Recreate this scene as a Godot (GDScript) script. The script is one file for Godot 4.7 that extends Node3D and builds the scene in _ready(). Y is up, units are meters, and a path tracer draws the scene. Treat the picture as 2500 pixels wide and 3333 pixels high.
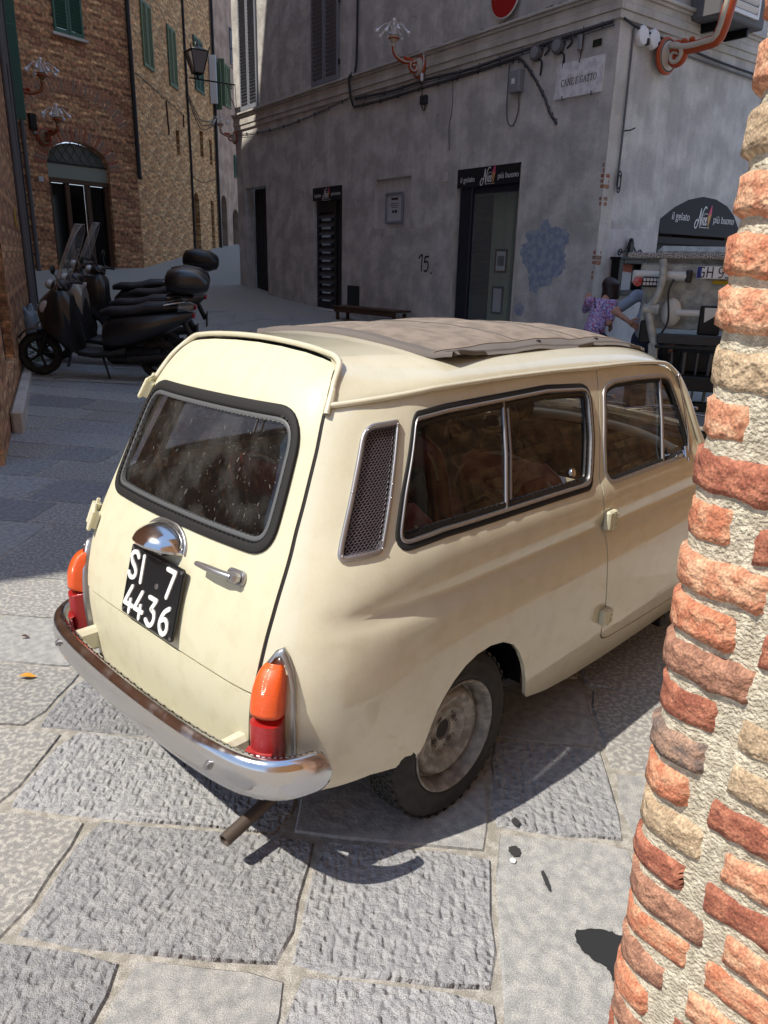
extends Node3D

# ---------------------------------------------------------------- helpers
var names := {}
var mats := {}
var rng := RandomNumberGenerator.new()

func numbered(called: String) -> String:
	names[called] = names.get(called, -1) + 1
	return called if names[called] == 0 else "%s_%03d" % [called, names[called]]

func tag(o: Node3D, label: String, category: String, group := "", kind := "") -> Node3D:
	if label: o.set_meta("label", label)
	if category: o.set_meta("category", category)
	if group: o.set_meta("group", group)
	if kind: o.set_meta("kind", kind)
	return o

func thing(called: String, label: String, category: String, at := Vector3.ZERO, turn := 0.0, group := "") -> Node3D:
	var o := Node3D.new()
	o.name = numbered(called)
	add_child(o)
	o.position = at
	o.rotation.y = turn
	return tag(o, label, category, group)

# commits a mesh as one named node
func obj(called: String, mesh: Mesh, mat: Material, parent: Node3D = self) -> MeshInstance3D:
	var o := MeshInstance3D.new()
	o.mesh = mesh
	o.material_override = mat
	if parent == self:
		o.name = numbered(called)
		add_child(o)
	else:
		o.name = called
		parent.add_child(o, true)
	return o

# mesh builder: collects triangles with normals and uvs
class MB:
	var v := PackedVector3Array()
	var n := PackedVector3Array()
	var t := PackedVector2Array()
	var c := PackedColorArray()
	var colored := false
	var col := Color.WHITE
	var mirrored := false
	var xf := Transform3D.IDENTITY:
		set(value):
			xf = value
			mirrored = value.basis.determinant() < 0.0
	func vert(p: Vector3, nn: Vector3, uv: Vector2) -> void:
		v.append(xf * p)
		n.append((xf.basis * nn).normalized())
		t.append(uv)
		if colored: c.append(col)
	func tri(a: Vector3, b: Vector3, d: Vector3, na: Vector3, nb: Vector3, nd: Vector3, ua := Vector2.ZERO, ub := Vector2.ZERO, ud := Vector2.ZERO) -> void:
		if ((d - a).cross(b - a).dot(na + nb + nd) < 0.0) != mirrored:
			vert(a, na, ua); vert(d, nd, ud); vert(b, nb, ub)
		else:
			vert(a, na, ua); vert(b, nb, ub); vert(d, nd, ud)
	func quad(a: Vector3, b: Vector3, d: Vector3, e: Vector3, nn: Vector3, uvs := []) -> void:
		if uvs.is_empty():
			tri(a, b, d, nn, nn, nn); tri(a, d, e, nn, nn, nn)
		else:
			tri(a, b, d, nn, nn, nn, uvs[0], uvs[1], uvs[2]); tri(a, d, e, nn, nn, nn, uvs[0], uvs[2], uvs[3])
	# box with chamfered edges, centre p, size s
	func box(p: Vector3, s: Vector3, ch := 0.0, b := Basis.IDENTITY) -> void:
		var h := s * 0.5
		ch = minf(ch, minf(h.x, minf(h.y, h.z)) * 0.9)
		for ax in 3:
			for sg in [-1.0, 1.0]:
				var u := (ax + 1) % 3
				var w := (ax + 2) % 3
				var nn := Vector3.ZERO
				nn[ax] = sg
				var q := []
				for k in [[-1, -1], [1, -1], [1, 1], [-1, 1]]:
					var x := Vector3.ZERO
					x[ax] = sg * h[ax]
					x[u] = k[0] * (h[u] - ch)
					x[w] = k[1] * (h[w] - ch)
					q.append(p + b * x)
				quad(q[0], q[1], q[2], q[3], b * nn, [Vector2(-h[u], -h[w]), Vector2(h[u], -h[w]), Vector2(h[u], h[w]), Vector2(-h[u], h[w])])
		if ch <= 0.0: return
		for ax in 3:
			var u := (ax + 1) % 3
			var w := (ax + 2) % 3
			for su in [-1.0, 1.0]:
				for sw in [-1.0, 1.0]:
					var nn := Vector3.ZERO
					nn[u] = su; nn[w] = sw
					var q := []
					for k in [[-1, 0], [1, 0], [1, 1], [-1, 1]]:
						var x := Vector3.ZERO
						x[ax] = k[0] * (h[ax] - ch)
						x[u] = su * (h[u] - (ch if k[1] == 1 else 0.0))
						x[w] = sw * (h[w] - (0.0 if k[1] == 1 else ch))
						q.append(p + b * x)
					quad(q[0], q[1], q[2], q[3], (b * nn).normalized())
		for sx in [-1.0, 1.0]:
			for sy in [-1.0, 1.0]:
				for sz in [-1.0, 1.0]:
					var g := Vector3(sx, sy, sz)
					var a := p + b * Vector3(sx * h.x, sy * (h.y - ch), sz * (h.z - ch))
					var d := p + b * Vector3(sx * (h.x - ch), sy * h.y, sz * (h.z - ch))
					var e := p + b * Vector3(sx * (h.x - ch), sy * (h.y - ch), sz * h.z)
					var nn := (b * g).normalized()
					tri(a, d, e, nn, nn, nn)
	# smooth surface through rows of points; normals from neighbours, turned towards hint
	func grid(rows: Array, closed := false, uvs := [], hint := Vector3.ZERO, away := Vector3.INF) -> void:
		var nr := rows.size()
		var nc: int = rows[0].size()
		var nm := []
		for i in nr:
			var line := PackedVector3Array()
			for j in nc:
				var du: Vector3 = rows[mini(i + 1, nr - 1)][j] - rows[maxi(i - 1, 0)][j]
				var dv: Vector3
				if closed:
					dv = rows[i][(j + 1) % nc] - rows[i][(j - 1 + nc) % nc]
				else:
					dv = rows[i][mini(j + 1, nc - 1)] - rows[i][maxi(j - 1, 0)]
				var q := du.cross(dv)
				q = q.normalized() if q.length_squared() > 1e-16 else Vector3.UP
				if away != Vector3.INF:
					if q.dot(rows[i][j] - away) < 0.0: q = -q
				elif hint != Vector3.ZERO:
					if q.dot(hint) < 0.0: q = -q
				line.append(q)
			nm.append(line)
		for i in nr - 1:
			for j in (nc if closed else nc - 1):
				var k := (j + 1) % nc
				var ua := Vector2.ZERO
				var ub := Vector2.ZERO
				var uc := Vector2.ZERO
				var ud := Vector2.ZERO
				if not uvs.is_empty():
					ua = uvs[i][j]; ub = uvs[i + 1][j]; uc = uvs[i + 1][k]; ud = uvs[i][k]
				tri(rows[i][j], rows[i + 1][j], rows[i + 1][k], nm[i][j], nm[i + 1][j], nm[i + 1][k], ua, ub, uc)
				tri(rows[i][j], rows[i + 1][k], rows[i][k], nm[i][j], nm[i + 1][k], nm[i][k], ua, uc, ud)
	# round tube along a path; radius is a number or an array
	func tube(path: Array, radius, sides := 8, caps := true, closed := false, flat := 1.0, flat_dir := Vector3.UP) -> void:
		var m := path.size()
		var rings := []
		var norms := []
		var ref := Vector3.ZERO
		for i in m:
			var a: Vector3 = path[(i - 1 + m) % m] if closed else path[maxi(i - 1, 0)]
			var b: Vector3 = path[(i + 1) % m] if closed else path[mini(i + 1, m - 1)]
			var d := (b - a).normalized()
			if flat != 1.0:
				ref = flat_dir
			elif ref == Vector3.ZERO:
				ref = Vector3.UP if absf(d.y) < 0.9 else Vector3.RIGHT
			var s := d.cross(ref)
			if s.length() < 1e-5: s = d.cross(Vector3(0.3, 0.5, 0.8))
			s = s.normalized()
			var w := s.cross(d).normalized()
			if flat == 1.0: ref = w
			var r: float = radius[i] if radius is Array or radius is PackedFloat32Array else radius
			var ring := PackedVector3Array()
			var nr := PackedVector3Array()
			for k in sides:
				var an := TAU * k / sides
				ring.append(path[i] + s * cos(an) * r + w * sin(an) * r * flat)
				nr.append((s * cos(an) * flat + w * sin(an)).normalized())
			rings.append(ring); norms.append(nr)
		for i in (m if closed else m - 1):
			var i2 := (i + 1) % m
			for k in sides:
				var k2 := (k + 1) % sides
				tri(rings[i][k], rings[i2][k], rings[i2][k2], norms[i][k], norms[i2][k], norms[i2][k2], Vector2(i, k), Vector2(i + 1, k), Vector2(i + 1, k + 1))
				tri(rings[i][k], rings[i2][k2], rings[i][k2], norms[i][k], norms[i2][k2], norms[i][k2], Vector2(i, k), Vector2(i + 1, k + 1), Vector2(i, k + 1))
		if caps and not closed:
			for e in [0, m - 1]:
				var d2: Vector3 = (path[0] - path[1]) if e == 0 else (path[m - 1] - path[m - 2])
				d2 = d2.normalized()
				for k in range(1, sides - 1):
					tri(rings[e][0], rings[e][k], rings[e][k + 1], d2, d2, d2)
	# profile [[radius, height], ...] turned round axis 'b.y' at p
	func lathe(profile: Array, p: Vector3, b := Basis.IDENTITY, sides := 16) -> void:
		var m := profile.size()
		for i in m - 1:
			var r0: float = profile[i][0]
			var h0: float = profile[i][1]
			var r1: float = profile[i + 1][0]
			var h1: float = profile[i + 1][1]
			var dn := Vector2(h1 - h0, -(r1 - r0))
			if dn.length() < 1e-9: continue
			dn = dn.normalized()
			var na := dn
			var nb := dn
			if i > 0:
				var e := Vector2(h0 - profile[i - 1][1], -(r0 - profile[i - 1][0])).normalized()
				if e.dot(dn) > 0.7: na = (e + dn).normalized()
			if i < m - 2:
				var e := Vector2(profile[i + 2][1] - h1, -(profile[i + 2][0] - r1)).normalized()
				if e.dot(dn) > 0.7: nb = (e + dn).normalized()
			for k in sides:
				var a0 := TAU * k / sides
				var a1 := TAU * (k + 1) / sides
				var d0 := Vector3(cos(a0), 0, sin(a0))
				var d1 := Vector3(cos(a1), 0, sin(a1))
				var A := p + b * (d0 * r0 + Vector3.UP * h0)
				var B := p + b * (d1 * r0 + Vector3.UP * h0)
				var D := p + b * (d1 * r1 + Vector3.UP * h1)
				var E := p + b * (d0 * r1 + Vector3.UP * h1)
				var n0 := b * (d0 * na.x + Vector3.UP * na.y)
				var n1 := b * (d1 * na.x + Vector3.UP * na.y)
				var n2 := b * (d1 * nb.x + Vector3.UP * nb.y)
				var n3 := b * (d0 * nb.x + Vector3.UP * nb.y)
				if r0 > 1e-6: tri(A, B, D, n0, n1, n2)
				if r1 > 1e-6: tri(A, D, E, n0, n2, n3)
	func ball(p: Vector3, r: Vector3, sides := 10, rows := 7, b := Basis.IDENTITY) -> void:
		var g := []
		for i in rows + 1:
			var la := PI * i / rows - PI / 2
			var line := []
			for k in sides:
				var an := TAU * k / sides
				line.append(p + b * (Vector3(cos(la) * cos(an), sin(la), cos(la) * sin(an)) * r))
			g.append(line)
		grid(g, true, [], Vector3.ZERO, p)
	# flat polygon in a plane given by origin, x axis, y axis; pushed out to depth (front at depth, sides to 0)
	func slab(poly: PackedVector2Array, o: Vector3, ax: Vector3, ay: Vector3, depth := 0.0, ch := 0.0) -> void:
		var az := ax.cross(ay).normalized()
		var inner := poly
		if ch > 0.0:
			var off := Geometry2D.offset_polygon(poly, -ch)
			if off.size() == 1 : inner = off[0]
		var idx := Geometry2D.triangulate_polygon(inner)
		for k in range(0, idx.size(), 3):
			var q := []
			for m in 3:
				var w: Vector2 = inner[idx[k + m]]
				q.append(o + ax * w.x + ay * w.y + az * depth)
			tri(q[0], q[1], q[2], az, az, az, inner[idx[k]], inner[idx[k + 1]], inner[idx[k + 2]])
		if depth == 0.0: return
		var ccw := not Geometry2D.is_polygon_clockwise(poly)
		for k in poly.size():
			var a := poly[k]
			var b2 := poly[(k + 1) % poly.size()]
			var e := (b2 - a).normalized()
			var nn := Vector2(e.y, -e.x) if ccw else Vector2(-e.y, e.x)
			var wn := ax * nn.x + ay * nn.y
			var A := o + ax * a.x + ay * a.y
			var B := o + ax * b2.x + ay * b2.y
			var dd := depth - ch
			quad(A, B, B + az * dd, A + az * dd, wn, [Vector2(a.x, 0), Vector2(b2.x, 0), Vector2(b2.x, dd), Vector2(a.x, dd)])
		if ch > 0.0 and inner != poly and inner.size() == poly.size():
			# joins the chamfer when the offset kept the corners
			var best := 0
			for k in inner.size():
				if inner[k].distance_to(poly[0]) < inner[best].distance_to(poly[0]): best = k
			for k in poly.size():
				var k2 := (k + 1) % poly.size()
				var a := poly[k]
				var b3 := poly[k2]
				var a2 := inner[(best + k) % poly.size()]
				var b4 := inner[(best + k2) % poly.size()]
				var e := (b3 - a).normalized()
				var nn := Vector2(e.y, -e.x) if ccw else Vector2(-e.y, e.x)
				var wn := (ax * nn.x + ay * nn.y + az).normalized()
				quad(o + ax * a.x + ay * a.y + az * (depth - ch), o + ax * b3.x + ay * b3.y + az * (depth - ch), o + ax * b4.x + ay * b4.y + az * depth, o + ax * a2.x + ay * a2.y + az * depth, wn)
	func done() -> ArrayMesh:
		var arr := []
		arr.resize(Mesh.ARRAY_MAX)
		arr[Mesh.ARRAY_VERTEX] = v
		arr[Mesh.ARRAY_NORMAL] = n
		arr[Mesh.ARRAY_TEX_UV] = t
		if colored: arr[Mesh.ARRAY_COLOR] = c
		var m := ArrayMesh.new()
		if v.size() > 2: m.add_surface_from_arrays(Mesh.PRIMITIVE_TRIANGLES, arr)
		return m

# flat lettering drawn as strokes of even width with round ends
func strokes(lines: Array, width: float, depth: float, o: Vector3, ax: Vector3, ay: Vector3, mb: MB) -> void:
	var az := ax.cross(ay).normalized()
	for line in lines:
		for k in line.size() - 1:
			var a: Vector2 = line[k]
			var b: Vector2 = line[k + 1]
			var e := (b - a).normalized() * width * 0.5
			var nn := Vector2(-e.y, e.x)
			var poly := PackedVector2Array()
			for s in 5:
				var an := PI * s / 4.0
				poly.append(a + nn * cos(an) - e * sin(an))
			for s in 5:
				var an := PI * s / 4.0
				poly.append(b - nn * cos(an) + e * sin(an))
			mb.slab(poly, o + az * (0.00004 * k), ax, ay, depth)

func arc2(cx: float, cy: float, rx: float, ry: float, a0: float, a1: float, n := 10) -> Array:
	var r := []
	for k in n + 1:
		var an := deg_to_rad(lerpf(a0, a1, float(k) / n))
		r.append(Vector2(cx + cos(an) * rx, cy + sin(an) * ry))
	return r

# lettering from the fonts: TextMesh, returned as a mesh centred at 0
func letters(text: String, height: float, depth: float, font := "Droid Sans", bold := false) -> TextMesh:
	var f := SystemFont.new()
	f.font_names = PackedStringArray([font])
	if bold: f.font_weight = 700
	var tm := TextMesh.new()
	tm.font = f
	tm.text = text
	tm.font_size = 64
	tm.pixel_size = height / 47.0
	tm.depth = depth
	tm.curve_step = 2.0
	return tm

# polygon with rounded corners
func rounded(corners: Array, r, seg := 6) -> PackedVector2Array:
	var out := PackedVector2Array()
	var m := corners.size()
	for i in m:
		var p: Vector2 = corners[i]
		var a: Vector2 = corners[(i - 1 + m) % m] - p
		var b: Vector2 = corners[(i + 1) % m] - p
		var rr: float = r[i] if r is Array else r
		var half := absf(a.angle_to(b)) * 0.5
		var d := minf(rr / tan(half), minf(a.length(), b.length()) * 0.48)
		var p0 := p + a.normalized() * d
		var p1 := p + b.normalized() * d
		for k in seg + 1:
			var u := float(k) / seg
			out.append(p0.lerp(p, u).lerp(p.lerp(p1, u), u))
	return out

func resample(poly: PackedVector2Array, step: float) -> PackedVector2Array:
	var out := PackedVector2Array()
	for i in poly.size():
		var a := poly[i]
		var b := poly[(i + 1) % poly.size()]
		var n := maxi(1, int(ceil(a.distance_to(b) / step)))
		for k in n: out.append(a.lerp(b, float(k) / n))
	return out

# meshes a 2D region with holes through fn(Vector2) -> Vector3, smooth normals turned by toward(point) -> Vector3; edges fold back by lip
func panel(outer: PackedVector2Array, holes: Array, fn: Callable, sp: float, lip := 0.0, toward = null, lip_holes := true, uvscale := 1.0) -> ArrayMesh:
	var loops := [resample(outer, sp * 0.6)]
	for h in holes: loops.append(resample(h, sp * 0.5))
	var pts := PackedVector2Array()
	var taken := {}
	var cell := sp * 0.62
	for l in loops:
		for p in l:
			pts.append(p)
			var k := Vector2i(floori(p.x / cell), floori(p.y / cell))
			taken[k] = true
	var lo := outer[0]
	var hi := outer[0]
	for p in outer:
		lo = lo.min(p); hi = hi.max(p)
	var r := RandomNumberGenerator.new()
	r.seed = 5
	var y := lo.y
	var odd := false
	while y <= hi.y:
		var x := lo.x + (sp * 0.5 if odd else 0.0)
		while x <= hi.x:
			var p := Vector2(x + r.randf_range(-0.02, 0.02) * sp, y + r.randf_range(-0.02, 0.02) * sp)
			x += sp
			var k := Vector2i(floori(p.x / cell), floori(p.y / cell))
			var near := false
			for dx in [-1, 0, 1]:
				for dy in [-1, 0, 1]:
					if taken.has(k + Vector2i(dx, dy)): near = true
			if near: continue
			if not Geometry2D.is_point_in_polygon(p, outer): continue
			var inside := true
			for h in holes:
				if Geometry2D.is_point_in_polygon(p, h):
					inside = false
					break
			if inside: pts.append(p)
		y += sp * 0.866
		odd = not odd
	var idx := Geometry2D.triangulate_delaunay(pts)
	var pos := PackedVector3Array()
	var nor := PackedVector3Array()
	for p in pts:
		var P: Vector3 = fn.call(p)
		var e := 0.003
		var du: Vector3 = fn.call(p + Vector2(e, 0)) - fn.call(p - Vector2(e, 0))
		var dv: Vector3 = fn.call(p + Vector2(0, e)) - fn.call(p - Vector2(0, e))
		var q := du.cross(dv).normalized()
		if toward != null and q.dot(toward.call(P)) < 0.0: q = -q
		pos.append(P); nor.append(q)
	var mb := MB.new()
	for k in range(0, idx.size(), 3):
		var a := idx[k]
		var b := idx[k + 1]
		var c := idx[k + 2]
		var g := (pts[a] + pts[b] + pts[c]) / 3.0
		if not Geometry2D.is_point_in_polygon(g, outer): continue
		var ok := true
		for h in holes:
			if Geometry2D.is_point_in_polygon(g, h):
				ok = false
				break
		if ok: mb.tri(pos[a], pos[b], pos[c], nor[a], nor[b], nor[c], pts[a] * uvscale, pts[b] * uvscale, pts[c] * uvscale)
	if lip != 0.0:
		var at := 0
		for li in loops.size():
			var n: int = loops[li].size()
			if li == 0 or lip_holes:
				for k in n:
					var a := at + k
					var b := at + (k + 1) % n
					var side := (pos[b] - pos[a]).cross(nor[a]).normalized()
					var na := (side)
					mb.tri(pos[a], pos[b], pos[b] - nor[b] * lip, na, na, na)
					mb.tri(pos[a], pos[b] - nor[b] * lip, pos[a] - nor[a] * lip, na, na, na)
			at += n
	return mb.done()

func rect(x0: float, y0: float, x1: float, y1: float) -> PackedVector2Array:
	return PackedVector2Array([Vector2(x0, y0), Vector2(x1, y0), Vector2(x1, y1), Vector2(x0, y1)])

# piecewise cubic through points [[x, y], ...] without overshoot
func pchip(P: Array, x: float) -> float:
	var m := P.size()
	if x <= P[0][0]:
		return P[0][1] + (P[1][1] - P[0][1]) / (P[1][0] - P[0][0]) * (x - P[0][0])
	if x >= P[m - 1][0]:
		return P[m - 1][1] + (P[m - 1][1] - P[m - 2][1]) / (P[m - 1][0] - P[m - 2][0]) * (x - P[m - 1][0])
	var i := 0
	while P[i + 1][0] < x: i += 1
	var h: float = P[i + 1][0] - P[i][0]
	var u: float = (x - P[i][0]) / h
	var m0 := slope(P, i)
	var m1 := slope(P, i + 1)
	return (2 * u * u * u - 3 * u * u + 1) * P[i][1] + (u * u * u - 2 * u * u + u) * h * m0 + (-2 * u * u * u + 3 * u * u) * P[i + 1][1] + (u * u * u - u * u) * h * m1

func slope(P: Array, i: int) -> float:
	var m := P.size()
	if i == 0: return (P[1][1] - P[0][1]) / (P[1][0] - P[0][0])
	if i == m - 1: return (P[i][1] - P[i - 1][1]) / (P[i][0] - P[i - 1][0])
	var h0: float = P[i][0] - P[i - 1][0]
	var h1: float = P[i + 1][0] - P[i][0]
	var d0: float = (P[i][1] - P[i - 1][1]) / h0
	var d1: float = (P[i + 1][1] - P[i][1]) / h1
	if d0 * d1 <= 0.0: return 0.0
	var a := 2 * h1 + h0
	var b := h1 + 2 * h0
	return (a + b) / (a / d0 + b / d1)

func curve3(pts: Array, per := 6) -> Array:
	var out := []
	for i in pts.size() - 1:
		var p0: Vector3 = pts[maxi(i - 1, 0)]
		var p1: Vector3 = pts[i]
		var p2: Vector3 = pts[i + 1]
		var p3: Vector3 = pts[mini(i + 2, pts.size() - 1)]
		for k in per: out.append(p1.cubic_interpolate(p2, p0, p3, float(k) / per))
	out.append(pts[pts.size() - 1])
	return out

func curve2(pts: Array, per := 6) -> Array:
	var out := []
	for i in pts.size() - 1:
		var p0: Vector2 = pts[maxi(i - 1, 0)]
		var p1: Vector2 = pts[i]
		var p2: Vector2 = pts[i + 1]
		var p3: Vector2 = pts[mini(i + 2, pts.size() - 1)]
		for k in per: out.append(p1.cubic_interpolate(p2, p0, p3, float(k) / per))
	out.append(pts[pts.size() - 1])
	return out

# ---------------------------------------------------------------- textures and materials
func nz(size: int, freq: float, oct: int, sd: int, type := FastNoiseLite.TYPE_SIMPLEX_SMOOTH, h := -1) -> PackedByteArray:
	var f := FastNoiseLite.new()
	f.noise_type = type
	f.seed = sd
	f.frequency = freq
	f.fractal_octaves = oct
	f.fractal_type = FastNoiseLite.FRACTAL_FBM if oct > 1 else FastNoiseLite.FRACTAL_NONE
	if type == FastNoiseLite.TYPE_CELLULAR:
		f.cellular_return_type = FastNoiseLite.RETURN_DISTANCE
	var im := f.get_seamless_image(size, size if h < 0 else h)
	im.convert(Image.FORMAT_L8)
	return im.get_data()

func tex_l(size: int, data: PackedByteArray, h := -1) -> ImageTexture:
	return ImageTexture.create_from_image(Image.create_from_data(size, size if h < 0 else h, false, Image.FORMAT_L8, data))

func tex_rgb(size: int, data: PackedByteArray, h := -1) -> ImageTexture:
	return ImageTexture.create_from_image(Image.create_from_data(size, size if h < 0 else h, false, Image.FORMAT_RGB8, data))

# mixes two colours by one noise and darkens or lightens by a second
func blend_tex(size: int, a: Color, b: Color, n1: PackedByteArray, n2: PackedByteArray, amount: float, lo := 0.3, hi := 0.7) -> ImageTexture:
	var d := PackedByteArray()
	d.resize(size * size * 3)
	for i in size * size:
		var k := clampf((n1[i] / 255.0 - lo) / (hi - lo), 0.0, 1.0)
		var g := 1.0 + (n2[i] / 127.5 - 1.0) * amount
		d[i * 3] = clampi(int(lerpf(a.r, b.r, k) * g * 255.0), 0, 255)
		d[i * 3 + 1] = clampi(int(lerpf(a.g, b.g, k) * g * 255.0), 0, 255)
		d[i * 3 + 2] = clampi(int(lerpf(a.b, b.b, k) * g * 255.0), 0, 255)
	return tex_rgb(size, d)

func mat(called: String, color: Color, rough := 0.6, metal := 0.0) -> StandardMaterial3D:
	if mats.has(called): return mats[called]
	var m := StandardMaterial3D.new()
	m.resource_name = called
	m.albedo_color = color
	m.roughness = rough
	m.metallic = metal
	mats[called] = m
	return m

func textured(called: String, tex: Texture2D, rough: float, height: Texture2D = null, hscale := 0.3, tri := 0.0, world := false) -> StandardMaterial3D:
	var m := mat(called, Color.WHITE, rough)
	m.albedo_texture = tex
	if height:
		m.heightmap_enabled = true
		m.heightmap_texture = height
		m.heightmap_scale = hscale
	if tri > 0.0:
		m.uv1_triplanar = true
		m.uv1_world_triplanar = world
		m.uv1_scale = Vector3.ONE * tri
	return m

func glass(called: String, color: Color, alpha: float, rough := 0.02) -> StandardMaterial3D:
	var m := mat(called, Color(color, alpha), rough)
	m.transparency = BaseMaterial3D.TRANSPARENCY_ALPHA
	return m

# ---------------------------------------------------------------- the place
const GROUND := [[-60.0, 5.2], [-40.0, 3.6], [-26.0, 2.2], [-20.0, 1.5], [-18.0, 1.24], [-13.7, 0.70], [-10.5, 0.50], [-8.0, 0.27], [-6.0, 0.14], [-4.0, 0.05], [-2.0, 0.0], [60.0, 0.0]]
var ghc := PackedFloat32Array()

func gh(x: float, z := 0.0) -> float:
	var dip := -0.2 * smoothstep(-4.6, -7.0, z) * smoothstep(-8.5, -5.0, x)
	if ghc.is_empty():
		for k in 1201: ghc.append(0.0 if k * 0.05 - 50.0 > -2.0 else pchip(GROUND, k * 0.05 - 50.0))
	var f := clampf((x + 50.0) / 0.05, 0.0, 1199.0)
	return lerpf(ghc[int(f)], ghc[int(f) + 1], f - int(f)) + dip

const EYE := Vector3(1.774256, 1.562038, 1.507287)

func set_view() -> void:
	var cam := Camera3D.new()
	cam.name = "camera"
	add_child(cam)
	cam.transform = Transform3D(Basis(Vector3(0.712498, 0.022631, -0.701309), Vector3(-0.236179, 0.948895, -0.209327), Vector3(0.660731, 0.314779, 0.681431)), EYE)
	cam.fov = 68.342
	cam.near = 0.05
	cam.far = 200.0
	cam.current = true
	var we := WorldEnvironment.new()
	we.name = "environment"
	add_child(we)
	var e := Environment.new()
	e.background_mode = Environment.BG_SKY
	var sk := ProceduralSkyMaterial.new()
	sk.sky_top_color = Color(0.52, 0.62, 0.77)
	sk.sky_horizon_color = Color(0.78, 0.82, 0.86)
	sk.sky_curve = 0.12
	sk.ground_bottom_color = Color(0.3, 0.3, 0.3)
	sk.ground_horizon_color = Color(0.55, 0.58, 0.6)
	sk.sun_angle_max = 1.0
	var sky := Sky.new()
	sky.sky_material = sk
	e.sky = sky
	e.background_energy_multiplier = 1.65
	e.tonemap_mode = Environment.TONE_MAPPER_LINEAR
	e.tonemap_exposure = 1.12
	e.sdfgi_enabled = true
	e.ssao_enabled = true
	e.ssil_enabled = true
	we.environment = e
	var sun := DirectionalLight3D.new()
	sun.name = "sun"
	add_child(sun)
	sun.light_color = Color(1.0, 0.965, 0.91)
	sun.light_energy = 1.6
	sun.light_angular_distance = 0.5
	sun.shadow_enabled = true
	sun.look_at_from_position(Vector3.ZERO, Vector3(0.19, -1.0, -0.64), Vector3.UP)

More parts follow.
